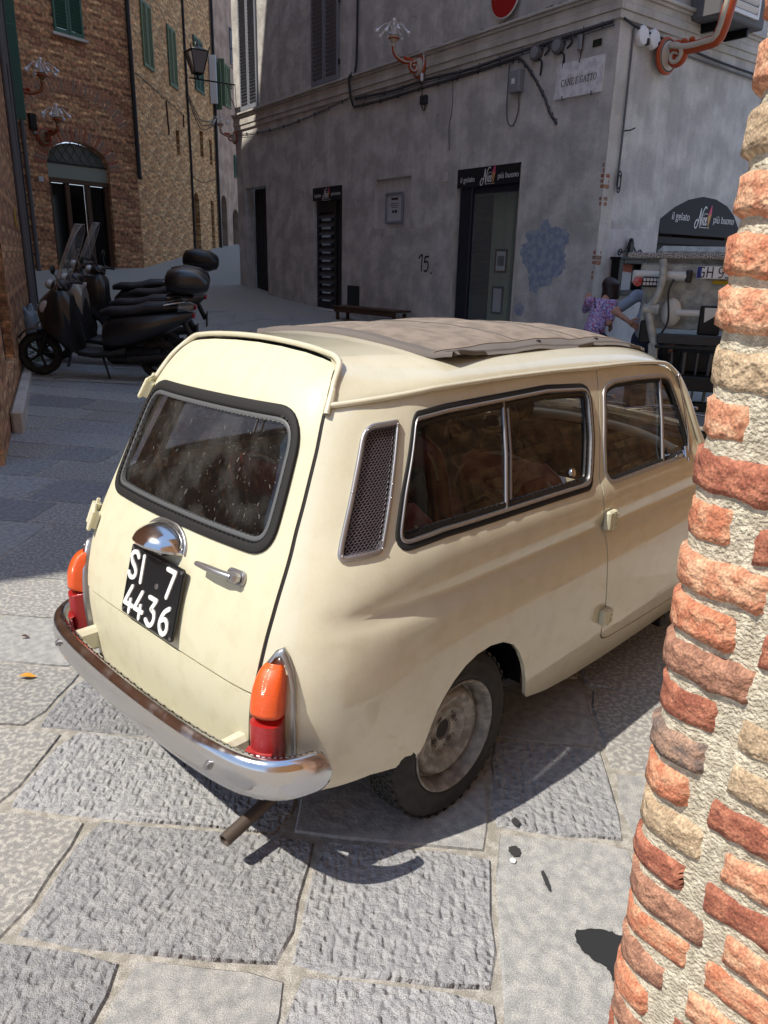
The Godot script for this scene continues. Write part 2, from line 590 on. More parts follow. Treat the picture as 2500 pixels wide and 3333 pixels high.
func prepare_materials() -> void:
	var fine := nz(1024, 0.22, 2, 3)
	var mid := nz(1024, 0.006, 6, 4)
	var mid2 := nz(1024, 0.035, 5, 8)
	var blot := nz(1024, 0.018, 5, 14)
	# paving stone: grey sandstone, speckled
	var grey := blend_tex(1024, Color(0.475, 0.48, 0.485), Color(0.565, 0.565, 0.56), blot, fine, 0.26, 0.2, 0.8)
	var flake := blend_tex(1024, Color(0.485, 0.485, 0.485), Color(0.63, 0.625, 0.605), mid2, fine, 0.26, 0.40, 0.74)
	# relief: rows of short chisel pits over a worn surface
	var h1 := PackedByteArray()
	h1.resize(1024 * 1024)
	var h2 := PackedByteArray()
	h2.resize(1024 * 1024)
	for i in 1024 * 1024:
		h1[i] = clampi(165 + (mid2[i] - 128) / 3 + (fine[i] - 128) / 8, 0, 255)
		var q: int = int(mid[i]) + (mid2[i] - 128) / 3
		h2[i] = clampi(110 + (q / 26) * 12 + (fine[i] - 128) / 8, 0, 255)
	rng.seed = 21
	for row in 32:
		var x0 := row * 32 + 10.0
		var y := rng.randf() * 30.0
		while y < 1024.0:
			var len2 := rng.randf_range(16.0, 44.0)
			var wd := rng.randf_range(5.5, 10.0)
			var dp := rng.randf_range(25.0, 85.0)
			var cx := x0 + rng.randf_range(-6.0, 6.0)
			var cy := y + len2 * 0.5
			if rng.randf() < 0.84:
				for yy in range(int(cy - len2 * 0.75), int(cy + len2 * 0.75) + 1):
					for xx in range(int(cx - wd * 1.7), int(cx + wd * 1.7) + 1):
						var a := (xx - cx - (yy - cy) * 0.12) / wd
						var b := (yy - cy) / (len2 * 0.5)
						var g := exp(-a * a * 1.4 - b * b * b * b)
						var i := posmod(yy, 1024) * 1024 + posmod(xx, 1024)
						h1[i] = clampi(int(h1[i] - dp * g), 0, 255)
			y += len2 * rng.randf_range(1.1, 1.7)
	var relief := tex_l(1024, h1)
	var relief2 := tex_l(1024, h2)
	for k in 4:
		var tone: float = [1.02, 1.12, 1.07, 1.16][k]
		var m := textured("stone_chiselled_%d" % k, grey, 0.88, relief, 2.4)
		m.albedo_color = Color(tone, tone, tone * 1.01)
		var m2 := textured("stone_worn_%d" % k, flake if k % 2 == 0 else grey, 0.85, relief2, 0.9)
		m2.albedo_color = Color(tone, tone * 0.995, tone * 0.98)
	# pale lime mortar
	var n5 := nz(512, 0.03, 5, 31)
	var n6 := nz(512, 0.3, 2, 32)
	var mort := blend_tex(512, Color(0.66, 0.63, 0.56), Color(0.80, 0.775, 0.70), n5, n6, 0.20)
	textured("joint_mortar", blend_tex(512, Color(0.55, 0.535, 0.50), Color(0.66, 0.645, 0.615), n5, n6, 0.25), 0.95, tex_l(512, n6), 0.2, 1.4, true)
	textured("wall_mortar", mort, 0.95, tex_l(512, nz(512, 0.09, 5, 35)), 0.5, 2.6, true)
	# bricks near the camera: six tones
	var bn := nz(512, 0.016, 5, 41)
	var bn2 := nz(512, 0.11, 4, 42)
	var bh := tex_l(512, nz(512, 0.03, 6, 43))
	var tones := [[Color(0.70, 0.45, 0.34), Color(0.77, 0.57, 0.45)], [Color(0.55, 0.40, 0.33), Color(0.67, 0.50, 0.41)], [Color(0.64, 0.56, 0.46), Color(0.74, 0.66, 0.55)], [Color(0.55, 0.33, 0.26), Color(0.66, 0.43, 0.34)], [Color(0.45, 0.39, 0.36), Color(0.61, 0.50, 0.43)], [Color(0.72, 0.50, 0.39), Color(0.80, 0.63, 0.51)]]
	for k in tones.size():
		var m := textured("brick_%d" % k, blend_tex(512, tones[k][0], tones[k][1], bn, bn2, 0.26, 0.35, 0.65), 0.92, bh, 0.45)
		m.uv1_scale = Vector3.ONE * 3.2
		m.uv1_offset = Vector3(k * 0.37, k * 0.21, 0)
	# far brickwork: courses laid in a texture, one tile is 1.12 m wide and 1.04 m high
	far_brick("brickwork_red", [Color(0.66, 0.47, 0.34), Color(0.72, 0.53, 0.38), Color(0.60, 0.41, 0.30), Color(0.76, 0.59, 0.43)], Color(0.60, 0.49, 0.38), 51)
	far_brick("brickwork_ochre", [Color(0.76, 0.57, 0.38), Color(0.80, 0.62, 0.43), Color(0.72, 0.53, 0.36), Color(0.83, 0.67, 0.48)], Color(0.70, 0.55, 0.39), 57)
	far_brick("brickwork_dark", [Color(0.50, 0.37, 0.28), Color(0.56, 0.42, 0.31), Color(0.44, 0.33, 0.26), Color(0.60, 0.48, 0.37)], Color(0.52, 0.44, 0.36), 58)
	# grey plaster: blotches and vertical runs of rain dirt
	plaster("plaster_grey", Color(0.66, 0.65, 0.64), Color(0.77, 0.76, 0.745), 61)
	plaster("plaster_upper", Color(0.47, 0.45, 0.44), Color(0.56, 0.54, 0.53), 67)
	plaster("plaster_low", Color(0.69, 0.67, 0.67), Color(0.75, 0.735, 0.73), 69)
	plaster("plaster_stone", Color(0.66, 0.645, 0.62), Color(0.75, 0.735, 0.71), 68)
	plaster("plaster_pink", Color(0.64, 0.53, 0.46), Color(0.74, 0.63, 0.55), 71)
	# plain ones
	mat("black_metal", Color(0.06, 0.06, 0.065), 0.45, 0.3)
	mat("black_plastic", Color(0.055, 0.057, 0.065), 0.42)
	mat("black_rubber", Color(0.07, 0.07, 0.07), 0.75)
	mat("shade_and_dark_trim", Color(0.19, 0.185, 0.18), 0.9)  # dark grey trim; on the recess sheets it paints in unlit rooms
	mat("green_paint", Color(0.20, 0.36, 0.31), 0.55)
	mat("olive_paint", Color(0.38, 0.45, 0.34), 0.6)
	mat("slate_paint", Color(0.48, 0.50, 0.54), 0.6)
	mat("steel", Color(0.62, 0.62, 0.63), 0.35, 0.9)
	mat("white_paint", Color(0.86, 0.86, 0.87), 0.45)
	mat("bulb_glass", Color(0.88, 0.89, 0.92), 0.15)
	mat("wood_brown", Color(0.28, 0.19, 0.12), 0.7)
	mat("sign_black", Color(0.045, 0.05, 0.075), 0.7)
	mat("sign_white", Color(0.82, 0.82, 0.82), 0.5)
	mat("grey_plastic", Color(0.50, 0.51, 0.53), 0.5)
	mat("cable_grey", Color(0.36, 0.36, 0.37), 0.7)
	mat("cable_dark", Color(0.14, 0.14, 0.15), 0.7)
	mat("paper_white", Color(0.70, 0.70, 0.72), 0.8)
	mat("paper_yellow", Color(0.75, 0.62, 0.08), 0.7)
	glass("window_glass", Color(0.8, 0.85, 0.85), 0.12)

func far_brick(called: String, tones: Array, mortar: Color, sd: int) -> void:
	var W := 512
	var n1 := nz(W, 0.02, 4, sd)
	var n2 := nz(W, 0.2, 2, sd + 1)
	var d := PackedByteArray()
	d.resize(W * W * 3)
	var hh := PackedByteArray()
	hh.resize(W * W)
	var r := RandomNumberGenerator.new()
	r.seed = sd
	var pick := []
	for k in 16 * 9:
		var t: Color = tones[r.randi() % tones.size()]
		pick.append(t * r.randf_range(0.82, 1.12))
	for y in W:
		var row := y / 32
		var ry := y % 32
		for x in W:
			var sh: int = (row % 2) * 64 + [0, 6, 11, 3][row % 4]
			var xx := (x + sh) % W
			var bx := xx / 128
			var rx := xx % 128
			var i := y * W + x
			var wob := (n2[i] - 128) / 40
			var isb := ry + wob > 4 and rx + wob > 5
			var c: Color = pick[(row * 9 + bx) % pick.size()] if isb else mortar
			var g := 1.0 + (n1[i] / 127.5 - 1.0) * 0.32 + (n2[i] / 127.5 - 1.0) * 0.15
			d[i * 3] = clampi(int(c.r * g * 255), 0, 255)
			d[i * 3 + 1] = clampi(int(c.g * g * 255), 0, 255)
			d[i * 3 + 2] = clampi(int(c.b * g * 255), 0, 255)
			hh[i] = clampi((170 if isb else 90) + (n2[i] - 128) / 4, 0, 255)
	var m := textured(called, tex_rgb(W, d), 0.92, tex_l(W, hh), 0.8, 1.0)
	m.uv1_scale = Vector3(1.0 / 1.16, 1.0 / 1.10, 1.0 / 1.16)

func plaster(called: String, a: Color, b: Color, sd: int) -> void:
	var W := 1024
	var n1 := nz(W, 0.006, 5, sd)
	var n2 := nz(W, 0.16, 3, sd + 1)
	var st := nz(W, 0.03, 3, sd + 2, FastNoiseLite.TYPE_SIMPLEX_SMOOTH, 64)
	var d := PackedByteArray()
	d.resize(W * W * 3)
	for y in W:
		var sy := (y * 64 / W) * W
		for x in W:
			var i := y * W + x
			var k := clampf((n1[i] / 255.0 - 0.28) / 0.44, 0.0, 1.0)
			var g := 1.0 + (n2[i] / 127.5 - 1.0) * 0.07 + (st[sy + x] / 127.5 - 1.0) * 0.035
			d[i * 3] = clampi(int(lerpf(a.r, b.r, k) * g * 255), 0, 255)
			d[i * 3 + 1] = clampi(int(lerpf(a.g, b.g, k) * g * 255), 0, 255)
			d[i * 3 + 2] = clampi(int(lerpf(a.b, b.b, k) * g * 255), 0, 255)
	textured(called, tex_rgb(W, d), 0.93, tex_l(W, nz(W, 0.02, 5, sd + 5)), 1.0, 0.24)

# ---------------------------------------------------------------- ground
const SU := Vector2(0.778, -0.628)
const SV := Vector2(0.628, 0.778)

func in_view(p: Vector3, margin: float) -> float:
	var q := p - EYE
	var f := Vector3(-0.660731, -0.314779, -0.681431)
	var z := q.dot(f)
	if z < 0.25: return -1.0
	var x := q.dot(Vector3(0.712498, 0.022631, -0.701309)) / z
	var y := q.dot(Vector3(-0.236179, 0.948895, -0.209327)) / z
	if absf(x) > 0.51 + margin or y < -0.68 - margin or y > 0.7: return -1.0
	return q.length()

func build_ground() -> void:
	var g := MB.new()
	var rows := []
	var xs := []
	var x := -50.0
	while x <= 50.0:
		xs.append(x)
		x += 0.5 if x > -26.0 and x < 4.0 else 3.0
	for xx in xs:
		var line := []
		for k in 101: line.append(Vector3(xx, gh(xx, -50.0 + k) - 0.006, -50.0 + k))
		rows.append(line)
	g.grid(rows, false, [], Vector3.UP)
	var ground := obj("ground", g.done(), mats["joint_mortar"])
	tag(ground, "pale lime joints and bed under the flagstones", "ground", "", "structure")
	var pave := thing("pavement", "worn grey flagstone paving with chisel marks around the parked car", "pavement")
	pave.set_meta("kind", "structure")
	rng.seed = 77
	var near := []
	var va := [-13.0]
	while va[va.size() - 1] < -1.5: va.append(va[va.size() - 1] + rng.randf_range(0.36, 0.48))
	va[va.size() - 1] = -1.05
	va.append_array([-0.64, -0.24, 0.167, 0.566, 0.99, 1.42, 1.85])
	for i in va.size() - 1:
		var fixed: Array = {-0.24: [-0.97], 0.167: [-0.84, 0.02], 0.566: [-0.56, 0.114], 0.99: [-0.26, 0.13]}.get(va[i], [])
		var js := [0.607]
		if fixed.is_empty():
			js.append(0.607 - rng.randf_range(0.25, 0.7))
		else:
			for k in range(fixed.size() - 1, -1, -1): js.append(fixed[k])
		while js[js.size() - 1] > -26.0: js.append(js[js.size() - 1] - rng.randf_range(0.45, 0.82))
		for k in js.size() - 1: near.append([js[k + 1], js[k], va[i], va[i + 1]])
	var ua := [0.607, 1.0, 1.52, 2.1, 2.6, 3.2]
	for i in ua.size() - 1:
		var v: float = 1.75 if i == 0 else 1.6 + rng.randf() * 0.3
		var vs := [v]
		if i == 0: vs.append_array([1.15, 0.47, 0.02, -0.42])
		if i == 1: vs.append_array([1.12, 0.49, 0.15, -0.36])
		while vs[vs.size() - 1] > -12.0: vs.append(vs[vs.size() - 1] - rng.randf_range(0.45, 0.8))
		for k in vs.size() - 1: near.append([ua[i], ua[i + 1], vs[k + 1], vs[k]])
	var uu := 3.2
	while uu < 9.0:
		var un := uu + rng.randf_range(0.4, 0.6)
		var v := 1.0
		while v > -11.0:
			var vn := v - rng.randf_range(0.5, 0.9)
			near.append([uu, un, vn, v])
			v = vn
		uu = un
	var list := []
	for s in near:
		var c: Vector2 = SU * (s[0] + s[1]) * 0.5 + SV * (s[2] + s[3]) * 0.5
		if c.x > 1.7 and c.y < 0.2: continue
		var d := in_view(Vector3(c.x, gh(c.x), c.y), 0.32)
		if d > 0.0: list.append([d, s, c])
	list.sort_custom(func(a, b): return a[0] < b[0])
	var rest := MB.new()
	var count := 0
	for it in list:
		if it[0] > 32.0: continue
		var kind := rng.randi() % 4
		var worn := rng.randf() < (0.3 if it[0] < 2.5 else 0.75)
		if count < 290:
			var mb := MB.new()
			flagstone(mb, it[1], true)
			obj("flagstone", mb.done(), mats[("stone_worn_%d" if worn else "stone_chiselled_%d") % kind], pave)
		else:
			flagstone(rest, it[1], false)
		count += 1
	var r := obj("far_flagstones", rest.done(), mats["stone_worn_1"], pave)
	r.set_meta("kind", "stuff")

func flagstone(mb: MB, s: Array, fine: bool) -> void:
	var gap := 0.0045
	var u0: float = s[0] + gap
	var u1: float = s[1] - gap
	var v0: float = s[2] + gap
	var v1: float = s[3] - gap
	var ring := []
	var per := 4 if fine else 1
	var cs := [Vector2(u0, v0), Vector2(u1, v0), Vector2(u1, v1), Vector2(u0, v1)]
	for k in 4:
		var a: Vector2 = cs[k]
		var b: Vector2 = cs[(k + 1) % 4]
		for m in per:
			var p := a.lerp(b, (m + (0.12 if fine and m == 0 else 0.0)) / per)
			if fine: p += Vector2(rng.randf_range(-0.006, 0.006), rng.randf_range(-0.006, 0.006))
			if fine and m == 0: p = p.lerp((cs[0] + cs[2]) * 0.5, 0.02)
			ring.append(p)
	var mid := Vector2((u0 + u1) * 0.5, (v0 + v1) * 0.5)
	var tilt := Vector2(rng.randf_range(-0.006, 0.006), rng.randf_range(-0.006, 0.006))
	var lift := rng.randf_range(-0.002, 0.003)
	var off := Vector2(rng.randf(), rng.randf())
	var turn := 0.0 if rng.randf() < 0.6 else rng.randf_range(-0.7, 0.7)
	var top := []
	var low := []
	var uvt := []
	for p in ring:
		var q: Vector2 = p + (mid - p).normalized() * 0.009
		var w: Vector2 = SU * q.x + SV * q.y
		var w2: Vector2 = SU * p.x + SV * p.y
		top.append(Vector3(w.x, gh(w.x, w.y) + lift + (q - mid).dot(tilt), w.y))
		low.append(Vector3(w2.x, gh(w2.x, w2.y) - 0.009, w2.y))
		uvt.append((q - mid).rotated(turn) / 0.9 + off)
	var wm := SU * mid.x + SV * mid.y
	var cen := Vector3(wm.x, gh(wm.x, wm.y) + lift, wm.y)
	var n := ring.size()
	for k in n:
		var k2 := (k + 1) % n
		mb.tri(cen, top[k], top[k2], Vector3.UP, Vector3.UP, Vector3.UP, off, uvt[k], uvt[k2])
		if fine:
			var o: Vector3 = (top[k] - cen)
			o.y = 0
			var nn := (o.normalized() + Vector3.UP * 0.7).normalized()
			mb.quad(top[k], top[k2], low[k2], low[k], nn, [uvt[k], uvt[k2], uvt[k2] * 1.01, uvt[k] * 1.01])

# thin irregular patch of matter on the paving
func patch(called: String, label: String, cat: String, c: Vector2, r: Vector2, turn: float, m: Material, h := 0.004, jag := 0.25) -> void:
	var poly := PackedVector2Array()
	for k in 26:
		var a := TAU * k / 26
		var rr := 1.0 + rng.randf_range(-jag, jag)
		poly.append((Vector2(cos(a) * r.x, sin(a) * r.y) * rr).rotated(turn))
	var mb := MB.new()
	mb.slab(poly, Vector3.ZERO, Vector3.RIGHT, Vector3.FORWARD, 0.0015)
	var o := obj(called, mb.done(), m)
	o.position = Vector3(c.x, gh(c.x) + h, c.y)
	tag(o, label, cat, "", "structure")

# ---------------------------------------------------------------- brick corner by the camera
const CC := Vector2(1.413, 0.399)
const CR := 0.06
const CS := Vector2(0.9925, 0.1219)
const CN := Vector2(-0.1219, 0.9925)

func corner_at(u: float, out: float, y: float) -> Vector3:
	var arc := CR * 1.449
	var p: Vector2
	if u < 0.0:
		p = CC + Vector2(-1, 0) * (CR + out) + Vector2(0, u)
	elif u < arc:
		var a := u / CR
		var n := Vector2(-cos(a), sin(a))
		p = CC + n * (CR + out)
	else:
		p = CC + CN * (CR + out) + CS * (u - arc)
	return Vector3(p.x, y, p.y)

func build_corner() -> void:
	var t := thing("brick_wall", "weathered red and tan brick corner with thick lime mortar beside the camera", "wall")
	var fn := FastNoiseLite.new()
	fn.seed = 9
	fn.frequency = 7.0
	fn.fractal_octaves = 4
	var fn2 := FastNoiseLite.new()
	fn2.seed = 12
	fn2.frequency = 38.0
	fn2.fractal_octaves = 3
	var pitch := 0.0735
	rng.seed = 404
	# mortar bed: rough sheet a little behind the brick faces
	var rows := []
	for i in 132:
		var y := -0.05 + i * 0.0215
		var line := []
		for j in 92:
			var u := -0.85 + j * 0.0215
			line.append(corner_at(u, -0.003 + 0.007 * fn.get_noise_2d(u, y) + 0.0016 * fn2.get_noise_2d(u, y), y))
		rows.append(line)
	var mo := MB.new()
	mo.grid(rows, false, [], Vector3.ZERO, Vector3(2.2, 1.2, -0.5))
	obj("mortar", mo.done(), mats["wall_mortar"], t)
	var tone := [1, 4, 3, 1, 0, 1, 0, 1, 3, 2, 0, 4, 3, 1, 0, 5, 0, 3, 5, 2, 5, 0, 5, 2, 5, 0, 2, 5, 1, 0, 2, 3, 0, 5, 1, 2, 0]
	for row in 37:
		var y0 := row * pitch + 0.006
		var u := -0.02 - (0.13 if row % 2 == 0 else 0.02)
		var first := true
		var us := []
		var uu := u
		while uu < 1.0:
			var ln := rng.randf_range(0.235, 0.265) if (row % 2 == 0) != first else rng.randf_range(0.12, 0.165)
			if first: ln = (0.30 if row % 2 == 0 else 0.21) + rng.randf_range(-0.03, 0.03)
			us.append([uu, uu + ln, first])
			uu += ln + rng.randf_range(0.014, 0.024)
			first = false
		uu = u
		for k in 2:
			var ln := rng.randf_range(0.23, 0.27)
			us.append([uu - 0.016 - ln, uu - 0.016, false])
			uu -= ln + 0.016
		for s in us:
			var kind: int = tone[row] if s[2] else rng.randi() % 6
			if not s[2] and rng.randf() < 0.5: kind = [0, 1, 3][rng.randi() % 3]
			wall_brick(t, s[0], s[1], y0 + rng.randf_range(-0.003, 0.003), pitch - rng.randf_range(0.002, 0.010), kind, fn, fn2)
	# the rest of that building: walls behind the laid bricks
	var b := MB.new()
	var p := [Vector2(1.40, -9.0), Vector2(1.40, -0.40), Vector2(2.40, 0.545), Vector2(9.0, 1.356), Vector2(9.0, -9.0)]
	for k in 5:
		if k == 1: continue
		var a: Vector2 = p[k]
		var c: Vector2 = p[(k + 1) % 5]
		var e := (c - a).normalized()
		b.quad(Vector3(a.x, -0.1, a.y), Vector3(c.x, -0.1, c.y), Vector3(c.x, 11.0, c.y), Vector3(a.x, 11.0, a.y), Vector3(-e.y, 0, e.x))
	b.quad(Vector3(p[1].x, 2.74, p[1].y), Vector3(1.40, 2.74, 0.41), Vector3(1.40, 11, 0.41), Vector3(p[1].x, 11, p[1].y), Vector3.LEFT)
	b.quad(Vector3(1.40, 2.74, 0.41), Vector3(2.40, 2.74, 0.545), Vector3(2.40, 11, 0.545), Vector3(1.40, 11, 0.41), Vector3.BACK)
	b.quad(Vector3(1.40, 11, -9), Vector3(1.40, 11, 0.41), Vector3(9, 11, 1.356), Vector3(9, 11, -9), Vector3.UP)
	obj("upper_wall", b.done(), mats["brickwork_ochre"], t)

func wall_brick(t: Node3D, u0: float, u1: float, y0: float, h: float, kind: int, fn: FastNoiseLite, fn2: FastNoiseLite) -> void:
	var nu := maxi(6, int(ceil((u1 - u0) / 0.016)))
	var nv := 6
	var rows := []
	var uvs := []
	var bulge := rng.randf_range(0.001, 0.008)
	var off := rng.randf() * 3.0
	var sl := rng.randf_range(-0.006, 0.006)
	for j in nv + 1:
		var line := []
		var uvl := []
		var b := float(j) / nv * 2.0 - 1.0
		for i in nu + 1:
			var a := float(i) / nu * 2.0 - 1.0
			var wob := 0.005 * fn2.get_noise_2d(u0 * 3.0 + a * 0.1 + off, b * 0.06 + y0) + 0.006 * fn.get_noise_2d(u0 + a * 0.3, y0 + off)
			var uu := lerpf(u0, u1, (a + 1) * 0.5) + wob * absf(a)
			var yy := y0 + h * (b + 1) * 0.5 + sl * a + wob * absf(b) * 1.2
			var edge := minf(minf(a + 1, 1 - a) * (u1 - u0) * 0.5, minf(b + 1, 1 - b) * h * 0.5)
			var o := -0.014 + (0.014 + bulge) * sqrt(clampf(edge / 0.010, 0.0, 1.0))
			o += 0.0042 * fn.get_noise_2d(uu * 1.2 + off, yy * 2.6) + 0.0012 * fn2.get_noise_2d(uu * 0.7 + off, yy * 1.8)
			line.append(corner_at(uu, o, yy))
			uvl.append(Vector2(uu + off, yy))
		rows.append(line)
		uvs.append(uvl)
	var mb := MB.new()
	mb.grid(rows, false, uvs, Vector3.ZERO, Vector3(2.4, (y0 + h * 0.5), -0.6))
	obj("brick", mb.done(), mats["brick_%d" % kind], t)

# ---------------------------------------------------------------- the parked car: rear axle over the origin, nose towards -Z
const WP := [[0.10, 0.575], [0.17, 0.606], [0.25, 0.632], [0.35, 0.648], [0.48, 0.657], [0.60, 0.661], [0.66, 0.659], [0.69, 0.655], [0.712, 0.647], [0.728, 0.637], [0.738, 0.632], [0.748, 0.6335], [0.765, 0.639], [0.79, 0.6425], [0.82, 0.6415], [0.85, 0.636], [0.872, 0.628], [0.895, 0.616], [0.912, 0.608], [0.93, 0.604], [1.0, 0.585], [1.1, 0.554], [1.2, 0.518], [1.245, 0.500], [1.30, 0.478]]
const WS := [[0.10, 0.575], [0.17, 0.606], [0.25, 0.632], [0.35, 0.648], [0.48, 0.657], [0.60, 0.660], [0.70, 0.654], [0.80, 0.639], [0.90, 0.615], [0.93, 0.604], [1.0, 0.585], [1.1, 0.554], [1.2, 0.518], [1.245, 0.500], [1.30, 0.478]]
const ZR := [[0.15, 0.53], [0.25, 0.575], [0.32, 0.598], [0.40, 0.606], [0.50, 0.609], [0.56, 0.606], [0.68, 0.583], [0.78, 0.549], [0.887, 0.502], [1.0, 0.452], [1.1, 0.408], [1.19, 0.366], [1.25, 0.325], [1.30, 0.272], [1.33, 0.215]]
const PL := [Vector2(0, 0.609), Vector2(0.15, 0.607), Vector2(0.30, 0.598), Vector2(0.40, 0.586), Vector2(0.46, 0.570), Vector2(0.51, 0.545), Vector2(0.555, 0.505), Vector2(0.59, 0.450), Vector2(0.615, 0.385), Vector2(0.635, 0.30), Vector2(0.648, 0.19), Vector2(0.655, 0.05), Vector2(0.658, -0.15), Vector2(0.660, -0.4), Vector2(0.660, -0.75), Vector2(0.659, -1.05), Vector2(0.656, -1.35), Vector2(0.652, -1.65), Vector2(0.645, -1.95), Vector2(0.61, -2.2), Vector2(0.5, -2.38), Vector2(0.3, -2.44)]
const XE := [[-1.5, 0.45], [-1.25, 0.482], [-1.1, 0.493], [-0.8, 0.4995], [-0.4, 0.4995], [-0.1, 0.493], [0.05, 0.48], [0.17, 0.458], [0.25, 0.42], [0.29, 0.388]]
const YE := [[-1.5, 1.18], [-1.25, 1.222], [-1.1, 1.236], [-0.8, 1.243], [-0.55, 1.25], [-0.3, 1.253], [-0.1, 1.252], [0.07, 1.248], [0.17, 1.238], [0.26, 1.226], [0.29, 1.222]]
const YC := [[-1.5, 1.245], [-1.45, 1.262], [-1.3, 1.30], [-1.1, 1.327], [-0.9, 1.343], [-0.6, 1.354], [-0.2, 1.354], [0.05, 1.348], [0.2, 1.336], [0.3, 1.322]]
const TG := [[0.545, 0.441], [0.678, 0.455], [0.797, 0.467], [0.95, 0.482], [1.054, 0.492], [1.163, 0.502], [1.231, 0.503], [1.27, 0.495], [1.305, 0.478]]
var wtab := PackedFloat32Array()
var vtab := PackedFloat32Array()
var ztab := PackedFloat32Array()
var ptab := PackedVector2Array()
var car: Node3D

func car_tables() -> void:
	for k in 301:
		var y := 0.05 + k * 0.005
		wtab.append(pchip(WP, y) / 0.660)
		vtab.append(pchip(WS, y) / 0.660)
		ztab.append(pchip(ZR, y) - 0.609)
	var t := [0.0]
	for k in PL.size() - 1: t.append(t[k] + PL[k].distance_to(PL[k + 1]))
	var m := []
	for i in PL.size():
		if i == 0: m.append(Vector2((PL[1].x - PL[0].x) / (t[1] - t[0]), 0))
		elif i == PL.size() - 1: m.append((PL[i] - PL[i - 1]) / (t[i] - t[i - 1]))
		else:
			var a: Vector2 = (PL[i] - PL[i - 1]) / (t[i] - t[i - 1])
			var b: Vector2 = (PL[i + 1] - PL[i]) / (t[i + 1] - t[i])
			var w: float = (t[i] - t[i - 1]) / (t[i + 1] - t[i - 1])
			m.append(a * (1 - w) + b * w)
	var i := 0
	for k in 801:
		var s := k * 0.005
		while i < PL.size() - 2 and t[i + 1] < s: i += 1
		var h: float = t[i + 1] - t[i]
		var u: float = (s - t[i]) / h
		ptab.append((2 * u * u * u - 3 * u * u + 1) * PL[i] + (u * u * u - 2 * u * u + u) * h * m[i] + (-2 * u * u * u + 3 * u * u) * PL[i + 1] + (u * u * u - u * u) * h * m[i + 1])

func sbody(s: float, y: float) -> Vector3:
	var a := clampf(absf(s) / 0.005, 0.0, 799.0)
	var ia := int(a)
	var p := ptab[ia].lerp(ptab[ia + 1], a - ia)
	var b := clampf((y - 0.05) / 0.005, 0.0, 299.0)
	var ib := int(b)
	var w := lerpf(lerpf(vtab[ib], vtab[ib + 1], b - ib), lerpf(wtab[ib], wtab[ib + 1], b - ib), smoothstep(0.50, 0.80, absf(s)))
	var f := clampf((p.y + 0.1) / 0.6, 0.0, 1.0)
	return Vector3(p.x * w * signf(s), y, p.y + lerpf(ztab[ib], ztab[ib + 1], b - ib) * f * f * (3 - 2 * f))

func snorm(s: float, y: float) -> Vector3:
	var e := 0.004
	var q := (sbody(s + e, y) - sbody(s - e, y)).cross(sbody(s, y + e) - sbody(s, y - e)).normalized()
	var p := sbody(s, y)
	return q if q.dot(Vector3(p.x, 0, maxf(p.z, 0.0))) > 0 else -q

func soff(s: float, y: float, d: float) -> Vector3:
	return sbody(s, y) + snorm(s, y) * d

func roof(x: float, z: float) -> Vector3:
	var xe := pchip(XE, z)
	var a := minf(absf(x) / xe, 1.0)
	var ye := pchip(YE, z)
	return Vector3(x, ye + (pchip(YC, z) - ye) * pow(1.0 - pow(a, 2.5), 0.62), z)

func tgs(y: float) -> float:
	return pchip(TG, y)

# loop of (s, y) carried onto the body at distance d
func loop3(l: PackedVector2Array, d: float) -> Array:
	var out := []
	for p in l: out.append(soff(p.x, p.y, d))
	return out

# ring of rectangular section along a closed loop lying on the body
func trim_ring(l: PackedVector2Array, w_in: float, w_out: float, h0: float, h1: float, mb: MB) -> void:
	var n := l.size()
	var mid := Vector2.ZERO
	for p in l: mid += p / n
	var rows := []
	for k in n:
		var a := l[(k - 1 + n) % n]
		var b := l[(k + 1) % n]
		var e := (b - a).normalized()
		var o := Vector2(e.y, -e.x)
		if o.dot(l[k] - mid) < 0: o = -o
		var line := []
		for q in [[-w_in, h0], [-w_in, h1 * 0.7 + h0 * 0.3], [-w_in * 0.6, h1], [w_out * 0.6, h1], [w_out, h1 * 0.7 + h0 * 0.3], [w_out, h0]]:
			var p: Vector2 = l[k] + o * q[0]
			line.append(soff(p.x, p.y, q[1]))
		rows.append(line)
	rows.append(rows[0])
	var c := soff(mid.x, mid.y, -0.25)
	mb.grid(rows, false, [], Vector3.ZERO, c)

func shrink(l: PackedVector2Array, d: float) -> PackedVector2Array:
	var r := Geometry2D.offset_polygon(l, -d)
	return r[0] if r.size() > 0 else l

